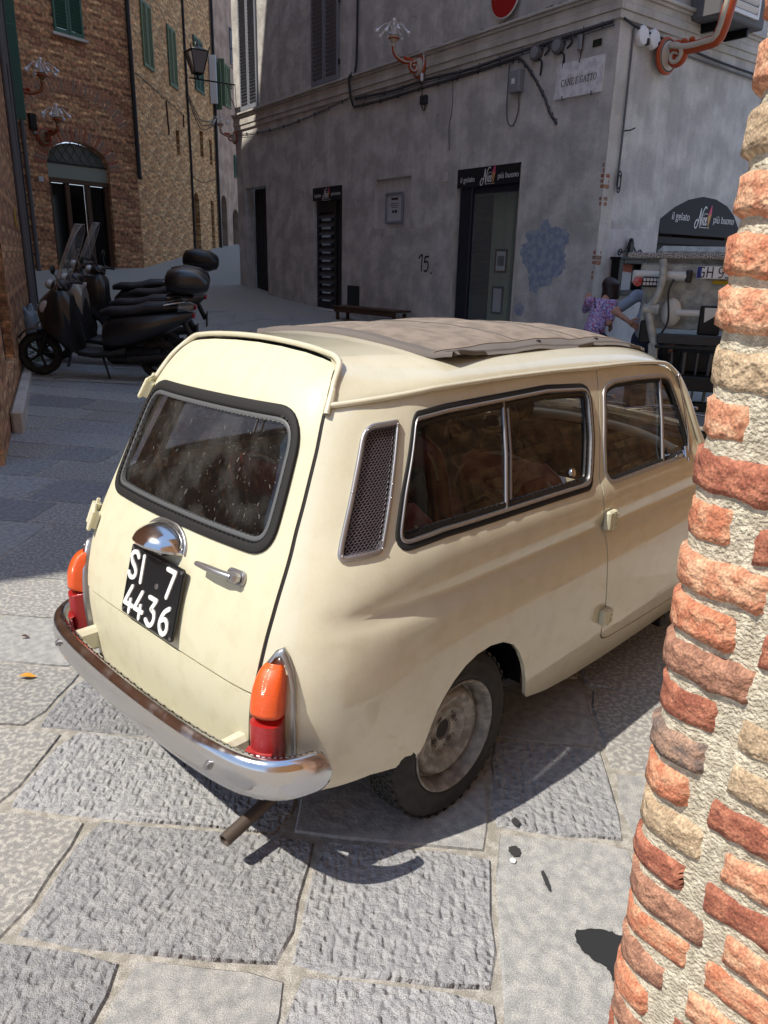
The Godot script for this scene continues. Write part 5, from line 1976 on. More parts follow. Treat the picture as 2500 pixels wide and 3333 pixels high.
	mb.quad(Vector3(-3.4, 2.78, -2.2), Vector3(-0.4, 2.78, -2.2), Vector3(-0.4, 2.78, -0.22), Vector3(-3.4, 2.78, -0.22), Vector3.DOWN)
	mb.quad(Vector3(-0.4, -0.1, -2.2), Vector3(-0.4, -0.1, -0.22), Vector3(-0.4, 3.2, -0.22), Vector3(-0.4, 3.2, -2.2), Vector3.LEFT)
	mb.quad(Vector3(-3.4, -0.1, -2.2), Vector3(-3.4, -0.1, -0.22), Vector3(-3.4, 3.2, -0.22), Vector3(-3.4, 3.2, -2.2), Vector3.RIGHT)
	mb.quad(Vector3(-3.4, 0.05, -2.2), Vector3(-0.4, 0.05, -2.2), Vector3(-0.4, 0.05, -0.22), Vector3(-3.4, 0.05, -0.22), Vector3.UP)
	obj("shop_room", mb.done(), mat("shop_brown", Color(0.27, 0.235, 0.20), 0.8), h)
	mb = MB.new()
	nice_logo(mb, Vector3(-1.52, 1.98, -2.18), Vector3.RIGHT, Vector3.UP, 1.15, 0.01)
	obj("wall_lettering", mb.done(), mats["shade_and_dark_trim"], h)
	var gp := MB.new()
	gp.quad(Vector3(-2.72, 0, -0.07), Vector3(-1.6, 0, -0.07), Vector3(-1.6, 2.66, -0.07), Vector3(-2.72, 2.66, -0.07), Vector3.BACK)
	obj("shop_pane", gp.done(), mats["window_glass"], h)
	# pilaster strip on the corner and lighter lower plaster on the side face
	var sb := Basis(Vector3.UP, RT - GT)
	bar("corner_strip", sb * Vector3(0.125, 1.97, 0.004), Vector3(0.25, 5.16, 0.02), mats["plaster_stone"], h, 0.004, sb)
	bar("lower_plaster", sb * Vector3(0.835, 0.72, 0.0), Vector3(1.16, 2.70, 0.012), mats["plaster_low"], h, 0.003, sb)
	# exposed brick where the corner has lost its plaster
	rng.seed = 7
	for q in [[2.60, 5], [2.38, 2], [1.62, 3], [1.42, 2]]:
		for k in q[1]:
			bar("exposed_brick", Vector3(-0.012 - rng.randf() * 0.012, q[0] + k * 0.066, -0.057), Vector3(0.03 + rng.randf() * 0.05, 0.058, 0.12), mats["brick_%d" % [1, 4, 3][k % 3]], h, 0.008)
	# chipped plaster edges round the doorway
	bar("door_reveal_edge", Vector3(-3.12, 1.45, 0.004), Vector3(0.05, 3.1, 0.012), mats["plaster_stone"], h, 0.003)
	bar("door_reveal_edge", Vector3(-1.585, 1.45, 0.004), Vector3(0.03, 3.1, 0.012), mats["plaster_stone"], h, 0.003)
	# arched shop window on the side face: sign board fills the arch, dark room below
	var xs := Transform3D(sb, Vector3.ZERO)
	var room := MB.new()
	room.xf = xs
	room.quad(Vector3(0.9, -0.1, -1.6), Vector3(4.2, -0.1, -1.6), Vector3(4.2, 2.8, -1.6), Vector3(0.9, 2.8, -1.6), Vector3.BACK)
	room.quad(Vector3(0.9, 2.3, -1.6), Vector3(4.2, 2.3, -1.6), Vector3(4.2, 2.3, -0.2), Vector3(0.9, 2.3, -0.2), Vector3.DOWN)
	room.quad(Vector3(1.3, -0.1, -1.6), Vector3(1.3, -0.1, -0.2), Vector3(1.3, 2.8, -0.2), Vector3(1.3, 2.8, -1.6), Vector3.RIGHT)
	room.quad(Vector3(3.8, -0.1, -1.6), Vector3(3.8, -0.1, -0.2), Vector3(3.8, 2.8, -0.2), Vector3(3.8, 2.8, -1.6), Vector3.LEFT)
	obj("arch_room", room.done(), mats["shop_brown"], h)
	bar("arch_transom", xs * Vector3(2.5, 1.97, -0.06), Vector3(2.1, 0.10, 0.05), mats["sign_black"], h, 0.004, sb)
	bar("arch_lintel", xs * Vector3(2.0, 1.83, -0.10), Vector3(1.1, 0.18, 0.03), mats["sign_black"], h, 0.004, sb)
	var st := bar("strip_light", xs * Vector3(2.3, 1.72, -0.9), Vector3(0.62, 0.025, 0.05), mat("lamp_warm", Color(1.0, 0.8, 0.45), 0.5), h, 0.004, sb)
	var lm: StandardMaterial3D = mats["lamp_warm"]
	lm.emission_enabled = true
	lm.emission = Color(1.0, 0.72, 0.35)
	lm.emission_energy_multiplier = 0.5
	bar("inner_cornice", xs * Vector3(1.95, 1.70, -0.95), Vector3(1.3, 0.10, 0.04), mat("inside_ochre", Color(0.55, 0.42, 0.20), 0.7), h, 0.0, sb)
	var li := OmniLight3D.new()
	li.name = "strip_lamp"
	add_child(li)
	li.position = on(RT, GK, Vector3(2.3, 1.64, -0.9))
	li.light_energy = 0.05
	li.light_color = Color(1.0, 0.75, 0.45)
	li.light_size = 0.1
	li.omni_range = 6.0
	li.omni_attenuation = 2.0
	li.shadow_enabled = true

func right_outer() -> PackedVector2Array:
	return rect(0.0, -0.6, 8.0, 13.0)

func shop_arch() -> PackedVector2Array:
	var p := PackedVector2Array([Vector2(1.44, 0.0), Vector2(3.70, 0.0)])
	for q in [[3.66, 2.20], [3.45, 2.40], [3.2, 2.53], [2.85, 2.61], [2.48, 2.625], [2.1, 2.56], [1.76, 2.44], [1.42, 2.26]]: p.append(Vector2(q[0], q[1]))
	return p

func right_local(p: Vector2) -> Vector3:
	return Basis(Vector3.UP, RT - GT) * Vector3(p.x, p.y, 0)

# the script logo: N with a long swash, i c e, rules above and below
func nice_logo(mb: MB, o: Vector3, ax: Vector3, ay: Vector3, s: float, depth: float) -> void:
	var sc := func(l: Array) -> Array:
		var q := []
		for p in l: q.append(p * s)
		return q
	var n1: Array = sc.call(curve2([Vector2(-0.20, -0.10), Vector2(-0.27, -0.06), Vector2(-0.33, -0.11), Vector2(-0.36, -0.20), Vector2(-0.31, -0.26), Vector2(-0.24, -0.20), Vector2(-0.19, -0.02), Vector2(-0.15, 0.16), Vector2(-0.14, 0.20)], 4))
	var n2: Array = sc.call([Vector2(-0.14, 0.20), Vector2(-0.11, -0.24)])
	var n3: Array = sc.call(curve2([Vector2(-0.11, -0.24), Vector2(-0.07, 0.02), Vector2(-0.02, 0.18), Vector2(0.05, 0.25), Vector2(0.10, 0.22)], 4))
	strokes([n1, n2, n3], 0.030 * s, depth, o, ax, ay, mb)
	var i1: Array = sc.call([Vector2(-0.01, 0.0), Vector2(-0.03, -0.17)])
	var dot: Array = sc.call([Vector2(0.005, 0.055), Vector2(0.006, 0.065)])
	var c: Array = sc.call(curve2([Vector2(0.085, -0.04), Vector2(0.06, 0.0), Vector2(0.035, -0.05), Vector2(0.025, -0.13), Vector2(0.05, -0.175), Vector2(0.085, -0.14)], 4))
	var e: Array = sc.call(curve2([Vector2(0.115, -0.10), Vector2(0.155, -0.06), Vector2(0.155, -0.01), Vector2(0.13, 0.0), Vector2(0.105, -0.06), Vector2(0.105, -0.14), Vector2(0.135, -0.175), Vector2(0.17, -0.13)], 4))
	strokes([i1, dot, c, e], 0.026 * s, depth, o, ax, ay, mb)
	strokes([sc.call([Vector2(0.04, 0.09), Vector2(0.19, 0.09)]), sc.call([Vector2(-0.06, -0.235), Vector2(0.20, -0.235)])], 0.014 * s, depth, o, ax, ay, mb)
	strokes([sc.call([Vector2(0.23, -0.235), Vector2(0.31, -0.235)])], 0.014 * s, depth, o, ax, ay, mb)

func shop_sign(label: String, o: Vector3, turn: float, poly: PackedVector2Array, logo: Vector2, s: float, t1: Vector2, t2: Vector2, th: float) -> void:
	var g := thing("shop_sign", label, "sign", o, turn, "shop sign boards of the ice cream shop")
	var mb := MB.new()
	mb.slab(poly, Vector3(0, 0, -0.03), Vector3.RIGHT, Vector3.UP, 0.035)
	obj("board", mb.done(), mats["sign_black"], g)
	mb = MB.new()
	nice_logo(mb, Vector3(logo.x, logo.y, 0.006), Vector3.RIGHT, Vector3.UP, s, 0.002)
	obj("logo", mb.done(), mats["sign_white"], g)
	mb = MB.new()
	mb.slab(PackedVector2Array([Vector2(0.18, 0.06), Vector2(0.24, -0.26), Vector2(0.35, 0.08)]), Vector3(logo.x, logo.y, 0.008), Vector3.RIGHT * s, Vector3.UP * s, 0.002)
	obj("cone", mb.done(), mat("cone_tan", Color(0.72, 0.54, 0.32), 0.6), g)
	mb = MB.new()
	for k in 4: mb.ball(Vector3(logo.x + (0.27 + k * 0.012) * s, logo.y + (0.10 + k * 0.055) * s, 0.010), Vector3(0.085 - k * 0.019, 0.034, 0.006) * s, 10, 6)
	obj("scoop", mb.done(), mat("cone_pink", Color(0.80, 0.30, 0.42), 0.6), g)
	for q in [["il gelato", t1], ["più buono", t2]]:
		var w := obj("lettering", letters(q[0], th, 0.003), mats["sign_white"], g)
		w.position = Vector3(q[1].x, q[1].y, 0.008)

func wall_lamp(label: String, o: Vector3, turn: float, s: float, tint: Color, reach := 0.55, rise := 0.18, thick := 1.0) -> void:
	# local axes: Z leaves the wall
	var g := thing("wall_lamp", label, "lamp", o, turn, "carved lamp brackets with bare white bulbs")
	var wood := mat("lamp_orange", Color(0.66, 0.27, 0.10), 0.55)
	var cream := mat("lamp_cream", Color(0.74, 0.71, 0.66), 0.5)
	var blk: Material = mats["cable_dark"]
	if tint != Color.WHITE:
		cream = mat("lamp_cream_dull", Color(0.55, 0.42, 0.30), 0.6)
	var bz := Basis(Vector3.RIGHT, Vector3.BACK, Vector3.DOWN)
	var mb := MB.new()
	mb.lathe([[0.17, 0.0], [0.175, 0.02], [0.165, 0.035], [0.15, 0.04]], Vector3.ZERO, bz, 24)
	var ros := obj("rosette", mb.done(), wood, g)
	mb = MB.new()
	mb.lathe([[0.15, 0.036], [0.14, 0.046], [0.10, 0.048], [0.06, 0.07], [0.0, 0.075]], Vector3.ZERO, bz, 24)
	obj("rosette_disc", mb.done(), cream, ros)
	mb = MB.new()
	mb.lathe([[0.148, 0.046], [0.142, 0.049], [0.136, 0.047]], Vector3.ZERO, bz, 24)
	obj("rosette_line", mb.done(), blk, ros)
	# scroll and arm
	var path := []
	for k in 20:
		var a := deg_to_rad(-250.0 + k * 24.0)
		var r := 0.018 + 0.0042 * k
		path.append(Vector3(0, -0.02 - cos(a) * r, 0.13 + sin(a) * r))
	path.append(Vector3(0, 0.035, 0.27))
	path.append(Vector3(0, 0.04, reach * 0.68))
	path.append(Vector3(0, 0.08, reach * 0.88))
	path.append(Vector3(0, rise * 0.8, reach * 0.98))
	path.append(Vector3(0, rise + 0.04, reach))
	path = curve3(path, 3)
	mb = MB.new()
	var rad := []
	for k in path.size(): rad.append(0.030 * lerpf(1.0, thick, clampf(float(k) / path.size(), 0, 1)))
	mb.tube(path, rad, 8)
	obj("arm", mb.done(), wood, g)
	for sd in [-1.0, 1.0]:
		mb = MB.new()
		var p2 := []
		var r2 := []
		for k in path.size():
			p2.append(path[k] + Vector3(sd * rad[k] * 0.8, 0.004, 0.004))
			r2.append(rad[k] * 0.47)
		mb.tube(p2, r2, 6)
		obj("arm_stripe", mb.done(), cream, g)
	mb = MB.new()
	for k in 7: mb.ball(Vector3(sin(k * 2.1) * 0.02, 0.055 + (k % 3) * 0.022, 0.16 + k * 0.028), Vector3(0.030, 0.028, 0.034), 8, 6)
	obj("carved_leaf", mb.done(), wood, g)
	var tip := Vector3(0, rise + 0.04, reach)
	mb = MB.new()
	mb.lathe([[0.034, 0.0], [0.045, 0.005], [0.034, 0.014], [0.030, 0.05], [0.045, 0.062], [0.060, 0.085], [0.075, 0.105]], tip, Basis.IDENTITY, 16)
	var bell := obj("cup", mb.done(), cream, g)
	mb = MB.new()
	mb.lathe([[0.085, 0.125], [0.075, 0.145], [0.088, 0.16], [0.0, 0.162]], tip, Basis.IDENTITY, 16)
	obj("cup_rim", mb.done(), cream, bell)
	mb = MB.new()
	mb.lathe([[0.075, 0.104], [0.095, 0.112], [0.097, 0.122], [0.085, 0.128]], tip, Basis.IDENTITY, 16)
	obj("cup_band", mb.done(), wood, bell)
	# bulbs on bent wires
	var c := tip + Vector3(0, 0.16, 0)
	var bulb := MB.new()
	bulb.lathe([[0.0, 0.0], [0.022, 0.006], [0.031, 0.024], [0.030, 0.040], [0.017, 0.062], [0.015, 0.070]], Vector3.ZERO, Basis.IDENTITY, 12)
	var bm := bulb.done()
	var sock := MB.new()
	sock.lathe([[0.016, 0.070], [0.018, 0.074], [0.017, 0.108], [0.010, 0.112], [0.0, 0.112]], Vector3.ZERO, Basis.IDENTITY, 10)
	var skm := sock.done()
	for k in 9:
		var a := TAU * k / 8 + 0.3
		var dir := Vector3(cos(a), 0, sin(a))
		var end := c + dir * (0.19 + 0.02 * (k % 3)) + Vector3(0, 0.10 - 0.03 * (k % 2), 0)
		var up := (Vector3.UP - dir * 0.95).normalized()
		var wire := []
		if k == 8:
			end = c + Vector3(0, 0.14, 0)
			up = Vector3.DOWN
			wire = [c - Vector3(0, 0.02, 0), end]
		else:
			wire = curve3([c - Vector3(0, 0.02, 0) + dir * 0.03, c + dir * 0.05 + Vector3(0, 0.12, 0), c + dir * 0.12 + Vector3(0, 0.17, 0), end], 4)
		mb = MB.new()
		mb.tube(wire, 0.0055, 6)
		obj("wire", mb.done(), mats["white_paint"], g)
		var bb := Basis(Quaternion(Vector3.UP, up))
		var b := obj("bulb", bm, mats["bulb_glass"], g)
		b.transform = Transform3D(bb, end - up * 0.112)
		var sk := obj("socket", skm, mats["white_paint"], b)
	if s != 1.0:
		g.scale = Vector3.ONE * s

func wall_things() -> void:
	shop_sign("black shop sign board with pink ice cream cone over the glazed shop doorway", GK, GT, rect(-3.09, 2.75, -1.61, 3.03), Vector2(-2.33, 2.89), 0.50, Vector2(-2.83, 2.86), Vector2(-1.87, 2.87), 0.075)
	shop_sign("small dark shop sign board above the louvred door", GK, GT, rect(-8.0, 2.78, -6.78, 3.03), Vector2(-7.42, 2.90), 0.42, Vector2(-7.78, 2.87), Vector2(-7.03, 2.88), 0.06)
	var ap := PackedVector2Array([Vector2(1.44, 2.06), Vector2(3.67, 2.06)])
	var sa := shop_arch()
	for k in range(2, sa.size()): ap.append(sa[k])
	shop_sign("arched black shop sign board filling the arch of the shop window", GK, RT, ap, Vector2(2.56, 2.33), 0.62, Vector2(1.94, 2.31), Vector2(3.16, 2.31), 0.10)
	# street plaque
	var p := thing("street_plaque", "white marble street name plaque reading CANE E GATTO", "plaque", GK, GT)
	var mb := MB.new()
	mb.slab(PackedVector2Array([Vector2(-1.02, 3.77), Vector2(-0.17, 3.76), Vector2(-0.165, 4.20), Vector2(-0.99, 4.21)]), Vector3(0, 0, 0.003), Vector3.RIGHT, Vector3.UP, 0.028, 0.004)
	var nm := nz(256, 0.02, 4, 141)
	obj("slab", mb.done(), textured("plaque_marble", blend_tex(256, Color(0.78, 0.77, 0.78), Color(0.88, 0.88, 0.89), nm, nz(256, 0.2, 2, 142), 0.06), 0.5, null, 0.0, 1.2), p)
	var lt := obj("lettering", letters("CANE E GATTO", 0.075, 0.002, "Droid Serif"), mat("plaque_ink", Color(0.24, 0.19, 0.19), 0.7), p)
	lt.position = Vector3(-0.585, 3.96, 0.0325)
	lt.scale = Vector3(0.86, 1.15, 1)
	mb = MB.new()
	for q in [[-0.86, 3.775], [-0.34, 3.77], [-0.60, 4.19]]: mb.box(Vector3(q[0], q[1], 0.030), Vector3(0.022, 0.05, 0.012), 0.003)
	obj("clamp", mb.done(), mats["cable_grey"], p)
	# framed poster in the niche
	p = thing("notice_frame", "grey framed paper notice hanging in the shallow wall niche", "frame", GK, GT)
	mb = MB.new()
	for q in [[-4.955, 2.775, 0.56, 0.04], [-4.955, 2.275, 0.56, 0.04]]: mb.box(Vector3(q[0], q[1], -0.03), Vector3(q[2], q[3], 0.04), 0.006)
	for x in [-5.215, -4.695]: mb.box(Vector3(x, 2.525, -0.03), Vector3(0.04, 0.46, 0.04), 0.006)
	obj("frame", mb.done(), mats["slate_paint"], p)
	bar("paper", Vector3(-4.955, 2.525, -0.045), Vector3(0.48, 0.46, 0.01), mat("paper_white", Color(0.70, 0.70, 0.72), 0.8), p, 0.0)
	mb = MB.new()
	mb.box(Vector3(-4.955, 2.68, -0.038), Vector3(0.22, 0.035, 0.003))
	for k in 3: mb.box(Vector3(-4.955, 2.60 - k * 0.035, -0.038), Vector3(0.30 - k * 0.05, 0.008, 0.003))
	mb.box(Vector3(-5.0, 2.46, -0.038), Vector3(0.06, 0.05, 0.003))
	mb.box(Vector3(-4.91, 2.46, -0.038), Vector3(0.07, 0.05, 0.003))
	obj("print", mb.done(), mats["cable_dark"], p)
	# framed papers beside the shop door
	for q in [[-2.47, 1.62, 0.30, 0.38, "dark frame with a small picture on the shop's green inner wall"], [-2.50, 0.98, 0.28, 0.46, "thin frame with a blank white sheet low on the shop's green inner wall"]]:
		p = thing("picture_frame", q[4], "frame", GK, GT)
		mb = MB.new()
		for e in [-1.0, 1.0]:
			mb.box(Vector3(q[0], q[1] + e * (q[3] / 2 - 0.018), -0.515), Vector3(q[2], 0.036, 0.02), 0.004)
			mb.box(Vector3(q[0] + e * (q[2] / 2 - 0.018), q[1], -0.515), Vector3(0.036, q[3] - 0.072, 0.02), 0.004)
		obj("frame", mb.done(), mats["wood_brown"] if q[1] > 1.3 else mats["cable_dark"], p)
		bar("paper", Vector3(q[0], q[1], -0.518), Vector3(q[2] - 0.07, q[3] - 0.07, 0.008), mats["paper_white"], p, 0.0)
		if q[1] > 1.3: bar("print", Vector3(q[0], q[1], -0.512), Vector3(0.16, 0.16, 0.003), mats["cable_grey"], p, 0.0)
	# counter, card stand and plant inside the shop door
	p = thing("shop_counter", "glass fronted counter just inside the shop doorway", "counter", GK, GT)
	bar("base", Vector3(-1.75, 0.40, -1.2), Vector3(0.75, 0.55, 0.5), mats["black_plastic"], p, 0.01)
	bar("glass_case", Vector3(-1.75, 0.80, -1.2), Vector3(0.72, 0.22, 0.48), mats["window_glass"], p, 0.0)
	bar("top", Vector3(-1.75, 0.925, -1.2), Vector3(0.76, 0.025, 0.52), mats["grey_plastic"], p, 0.004)
	p = thing("price_card", "leaning printed card standing on the shop counter", "card", on(GT, GK, Vector3(-1.95, 0.94, -1.0)), GT)
	bar("card", Vector3(0, 0.20, 0), Vector3(0.20, 0.40, 0.012), mats["paper_white"], p, 0.0, Basis(Vector3.RIGHT, -0.2) * Basis(Vector3.BACK, 0.12))
	bar("print", Vector3(0, 0.27, 0.0), Vector3(0.14, 0.10, 0.006), mats["cable_grey"], p, 0.0, Basis(Vector3.RIGHT, -0.2) * Basis(Vector3.BACK, 0.12))
	# spray number, blue paint
	mb = MB.new()
	strokes([curve2([Vector2(-4.08, 1.64), Vector2(-4.02, 1.69), Vector2(-3.985, 1.70)], 3), [Vector2(-3.985, 1.70), Vector2(-4.0, 1.42)], [Vector2(-3.80, 1.67), Vector2(-3.90, 1.66), Vector2(-3.915, 1.57)], curve2([Vector2(-3.915, 1.57), Vector2(-3.83, 1.58), Vector2(-3.80, 1.50), Vector2(-3.85, 1.42), Vector2(-3.92, 1.43)], 4), [Vector2(-3.715, 1.40), Vector2(-3.70, 1.38)]], 0.030, 0.002, Vector3(0, 0, 0.002), Vector3.RIGHT, Vector3.UP, mb)
	var gr := obj("spray_number", mb.done(), mat("spray_black", Color(0.05, 0.05, 0.055), 0.7))
	gr.transform = frame_at(GK, GT)
	tag(gr, "black sprayed number 15 on the grey plaster", "graffiti")
	blue_paint()
	# number tiles
	for q in [[-3.41, 2.945, "small square number tile left of the shop doorway"], [-8.41, 2.945, "small square number tile left of the louvred door"]]:
		mb = MB.new()
		mb.box(Vector3(q[0], q[1], 0.006), Vector3(0.14, 0.14, 0.012), 0.003)
		var o := obj("number_tile", mb.done(), mats["plaster_low"])
		o.transform = frame_at(GK, GT)
		tag(o, q[2], "tile", "house number tiles")
	# bench against the wall
	p = thing("bench", "low wooden bench standing against the grey wall by the dark hatch", "bench", on(GT, GK, Vector3(-5.15, gh(-9.0), 0.35)), GT + 0.12)
	for k in 3: bar("seat_board", Vector3(0, 0.33, -0.13 + k * 0.13), Vector3(1.95, 0.035, 0.115), mats["wood_brown"], p, 0.005)
	bar("rail", Vector3(0, 0.27, 0.16), Vector3(1.85, 0.08, 0.03), mats["wood_brown"], p, 0.005)
	for x in [-0.85, 0.85]:
		for z in [-0.13, 0.13]: bar("leg", Vector3(x, 0.14, z), Vector3(0.06, 0.30, 0.05), mats["wood_brown"], p, 0.005)
	# no entry disc
	p = thing("no_entry_sign", "round red road sign on the upper grey wall, cut by the picture's top edge", "sign", on(GT, GK, Vector3(-2.08, 5.28, 0.10)), GT)
	mb = MB.new()
	var bz := Basis(Vector3.RIGHT, Vector3.BACK, Vector3.DOWN)
	mb.lathe([[0.0, 0.0], [0.30, 0.0], [0.31, 0.008], [0.30, 0.016], [0.285, 0.017]], Vector3.ZERO, bz, 40)
	obj("rim", mb.done(), mats["white_paint"], p)
	mb = MB.new()
	mb.lathe([[0.292, 0.0165], [0.290, 0.019], [0.0, 0.0195]], Vector3.ZERO, bz, 40)
	obj("face", mb.done(), mat("sign_red", Color(0.62, 0.04, 0.07), 0.45), p)
	bar("white_bar", Vector3(0, 0.02, 0.021), Vector3(0.42, 0.10, 0.003), mats["white_paint"], p, 0.0)
	bar("bracket", Vector3(0, 0, -0.05), Vector3(0.05, 0.4, 0.10), mats["steel"], p)
	# lamps
	wall_lamp("orange and white carved wall lamp on the grey front below the shuttered windows", on(GT, GK, Vector3(-4.17, 4.70, 0.06)), GT, 1.0, Color.WHITE)
	wall_lamp("large orange and white carved lamp bracket on the side face near the corner", on(RT, GK, Vector3(0.97, 4.28, 0.06)), RT, 1.3, Color.WHITE, 0.66, 0.46, 2.2)
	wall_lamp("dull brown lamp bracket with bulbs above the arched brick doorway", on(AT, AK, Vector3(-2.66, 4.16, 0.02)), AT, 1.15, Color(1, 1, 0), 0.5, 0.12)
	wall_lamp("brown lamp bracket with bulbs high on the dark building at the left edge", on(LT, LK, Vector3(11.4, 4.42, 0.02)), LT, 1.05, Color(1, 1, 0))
	wall_lamp("small lamp bracket with bulbs by the drainpipe at the alley mouth", on(GT, GK, Vector3(-11.88, 4.42, 0.04)), GT, 0.85, Color.WHITE, 0.45, 0.14)
	# street lantern on a bracket at the alley mouth
	p = thing("street_lantern", "black four sided street lantern on an iron bracket at the alley mouth", "lantern", on(GT, GK, Vector3(-11.87, 5.60, 0.0)), GT)
	mb = MB.new()
	mb.tube([Vector3(0, 0, 0), Vector3(0, 0, 1.16)], 0.018, 6)
	for k in 2:
		var sc := []
		for j in 14:
			var a := j * 0.5
			var r := 0.06 * (1.0 - j / 16.0)
			sc.append(Vector3(0, -0.075 + sin(a) * r, 0.12 + k * 0.62 + cos(a) * r))
		mb.tube(sc, 0.008, 5)
	mb.tube([Vector3(0, -0.55, 0), Vector3(0, -0.30, 0.12), Vector3(0, 0, 0.22)], 0.009, 5)
	obj("bracket", mb.done(), mats["black_metal"], p)
	mb = MB.new()
	var lz := 0.95
	for k in 4:
		var a := PI / 2 * k + PI / 4
		var b := PI / 2 * (k + 1) + PI / 4
		var l0 := Vector3(cos(a) * 0.15, 0.12, lz + sin(a) * 0.15)
		var u0 := Vector3(cos(a) * 0.30, 0.58, lz + sin(a) * 0.30)
		var u1 := Vector3(cos(b) * 0.30, 0.58, lz + sin(b) * 0.30)
		var l1 := Vector3(cos(b) * 0.15, 0.12, lz + sin(b) * 0.15)
		mb.tube([l0, u0, u0 + Vector3(cos(a) * 0.03, 0.09, sin(a) * 0.03)], 0.013, 5)
		mb.tube([u0, u1], 0.014, 5)
		mb.tube([l0, l1], 0.016, 5)
		mb.tri(u0, u1, Vector3(0, 0.72, lz), (u0 - Vector3(0, 0.5, lz)), (u1 - Vector3(0, 0.5, lz)), Vector3.UP)
	mb.tube([Vector3(0, 0.0, lz), Vector3(0, 0.12, lz)], 0.03, 6)
	mb.lathe([[0.05, 0.70], [0.04, 0.76], [0.0, 0.80]], Vector3(0, 0, lz), Basis.IDENTITY, 8)
	obj("cage", mb.done(), mats["black_metal"], p)
	for k in 4:
		mb = MB.new()
		var a := PI / 2 * k + PI / 4
		var b := PI / 2 * (k + 1) + PI / 4
		var nn := Vector3(cos((a + b) / 2), -0.3, sin((a + b) / 2))
		mb.quad(Vector3(cos(a) * 0.148, 0.13, lz + sin(a) * 0.148), Vector3(cos(b) * 0.148, 0.13, lz + sin(b) * 0.148), Vector3(cos(b) * 0.295, 0.57, lz + sin(b) * 0.295), Vector3(cos(a) * 0.295, 0.57, lz + sin(a) * 0.295), nn.normalized())
		obj("pane", mb.done(), mat("frosted_pane", Color(0.48, 0.46, 0.46), 0.5), p)
	cables()
	menu_case()
	ac_unit()

func blue_paint() -> void:
	# rolled on blue paint: ragged overlapping patches, a few millimetres apart
	var bm := textured("blue_paint", blend_tex(256, Color(0.50, 0.55, 0.63), Color(0.60, 0.63, 0.68), nz(256, 0.03, 4, 151), nz(256, 0.3, 2, 152), 0.14), 0.9, null, 0.0, 1.0)
	var mb := MB.new()
	rng.seed = 66
	var parts := [[-1.0, 1.85, 0.42, 0.30], [-0.72, 1.95, 0.20, 0.16], [-1.25, 1.72, 0.22, 0.24], [-0.95, 1.50, 0.30, 0.22], [-1.12, 1.33, 0.14, 0.18], [-0.70, 1.62, 0.16, 0.20], [-1.42, 0.90, 0.10, 0.10]]
	var whole: Array = []
	for q in parts:
		var poly := PackedVector2Array()
		for k in 30:
			var a := TAU * k / 30
			var r := 1.0 + rng.randf_range(-0.24, 0.20)
			poly.append(Vector2(q[0] + cos(a) * q[2] * r, q[1] + sin(a) * q[3] * r))
		var merged := false
		for i in whole.size():
			var u := Geometry2D.merge_polygons(whole[i], poly)
			if u.size() == 1:
				whole[i] = u[0]
				merged = true
				break
		if not merged: whole.append(poly)
	for w in whole: mb.slab(w, Vector3(0, 0, 0.0015), Vector3.RIGHT, Vector3.UP, 0.0015)
	var o := obj("painted_patch", mb.done(), bm)
	o.transform = frame_at(GK, GT)
	tag(o, "faded blue paint patch on the grey wall right of the shop doorway", "paint")

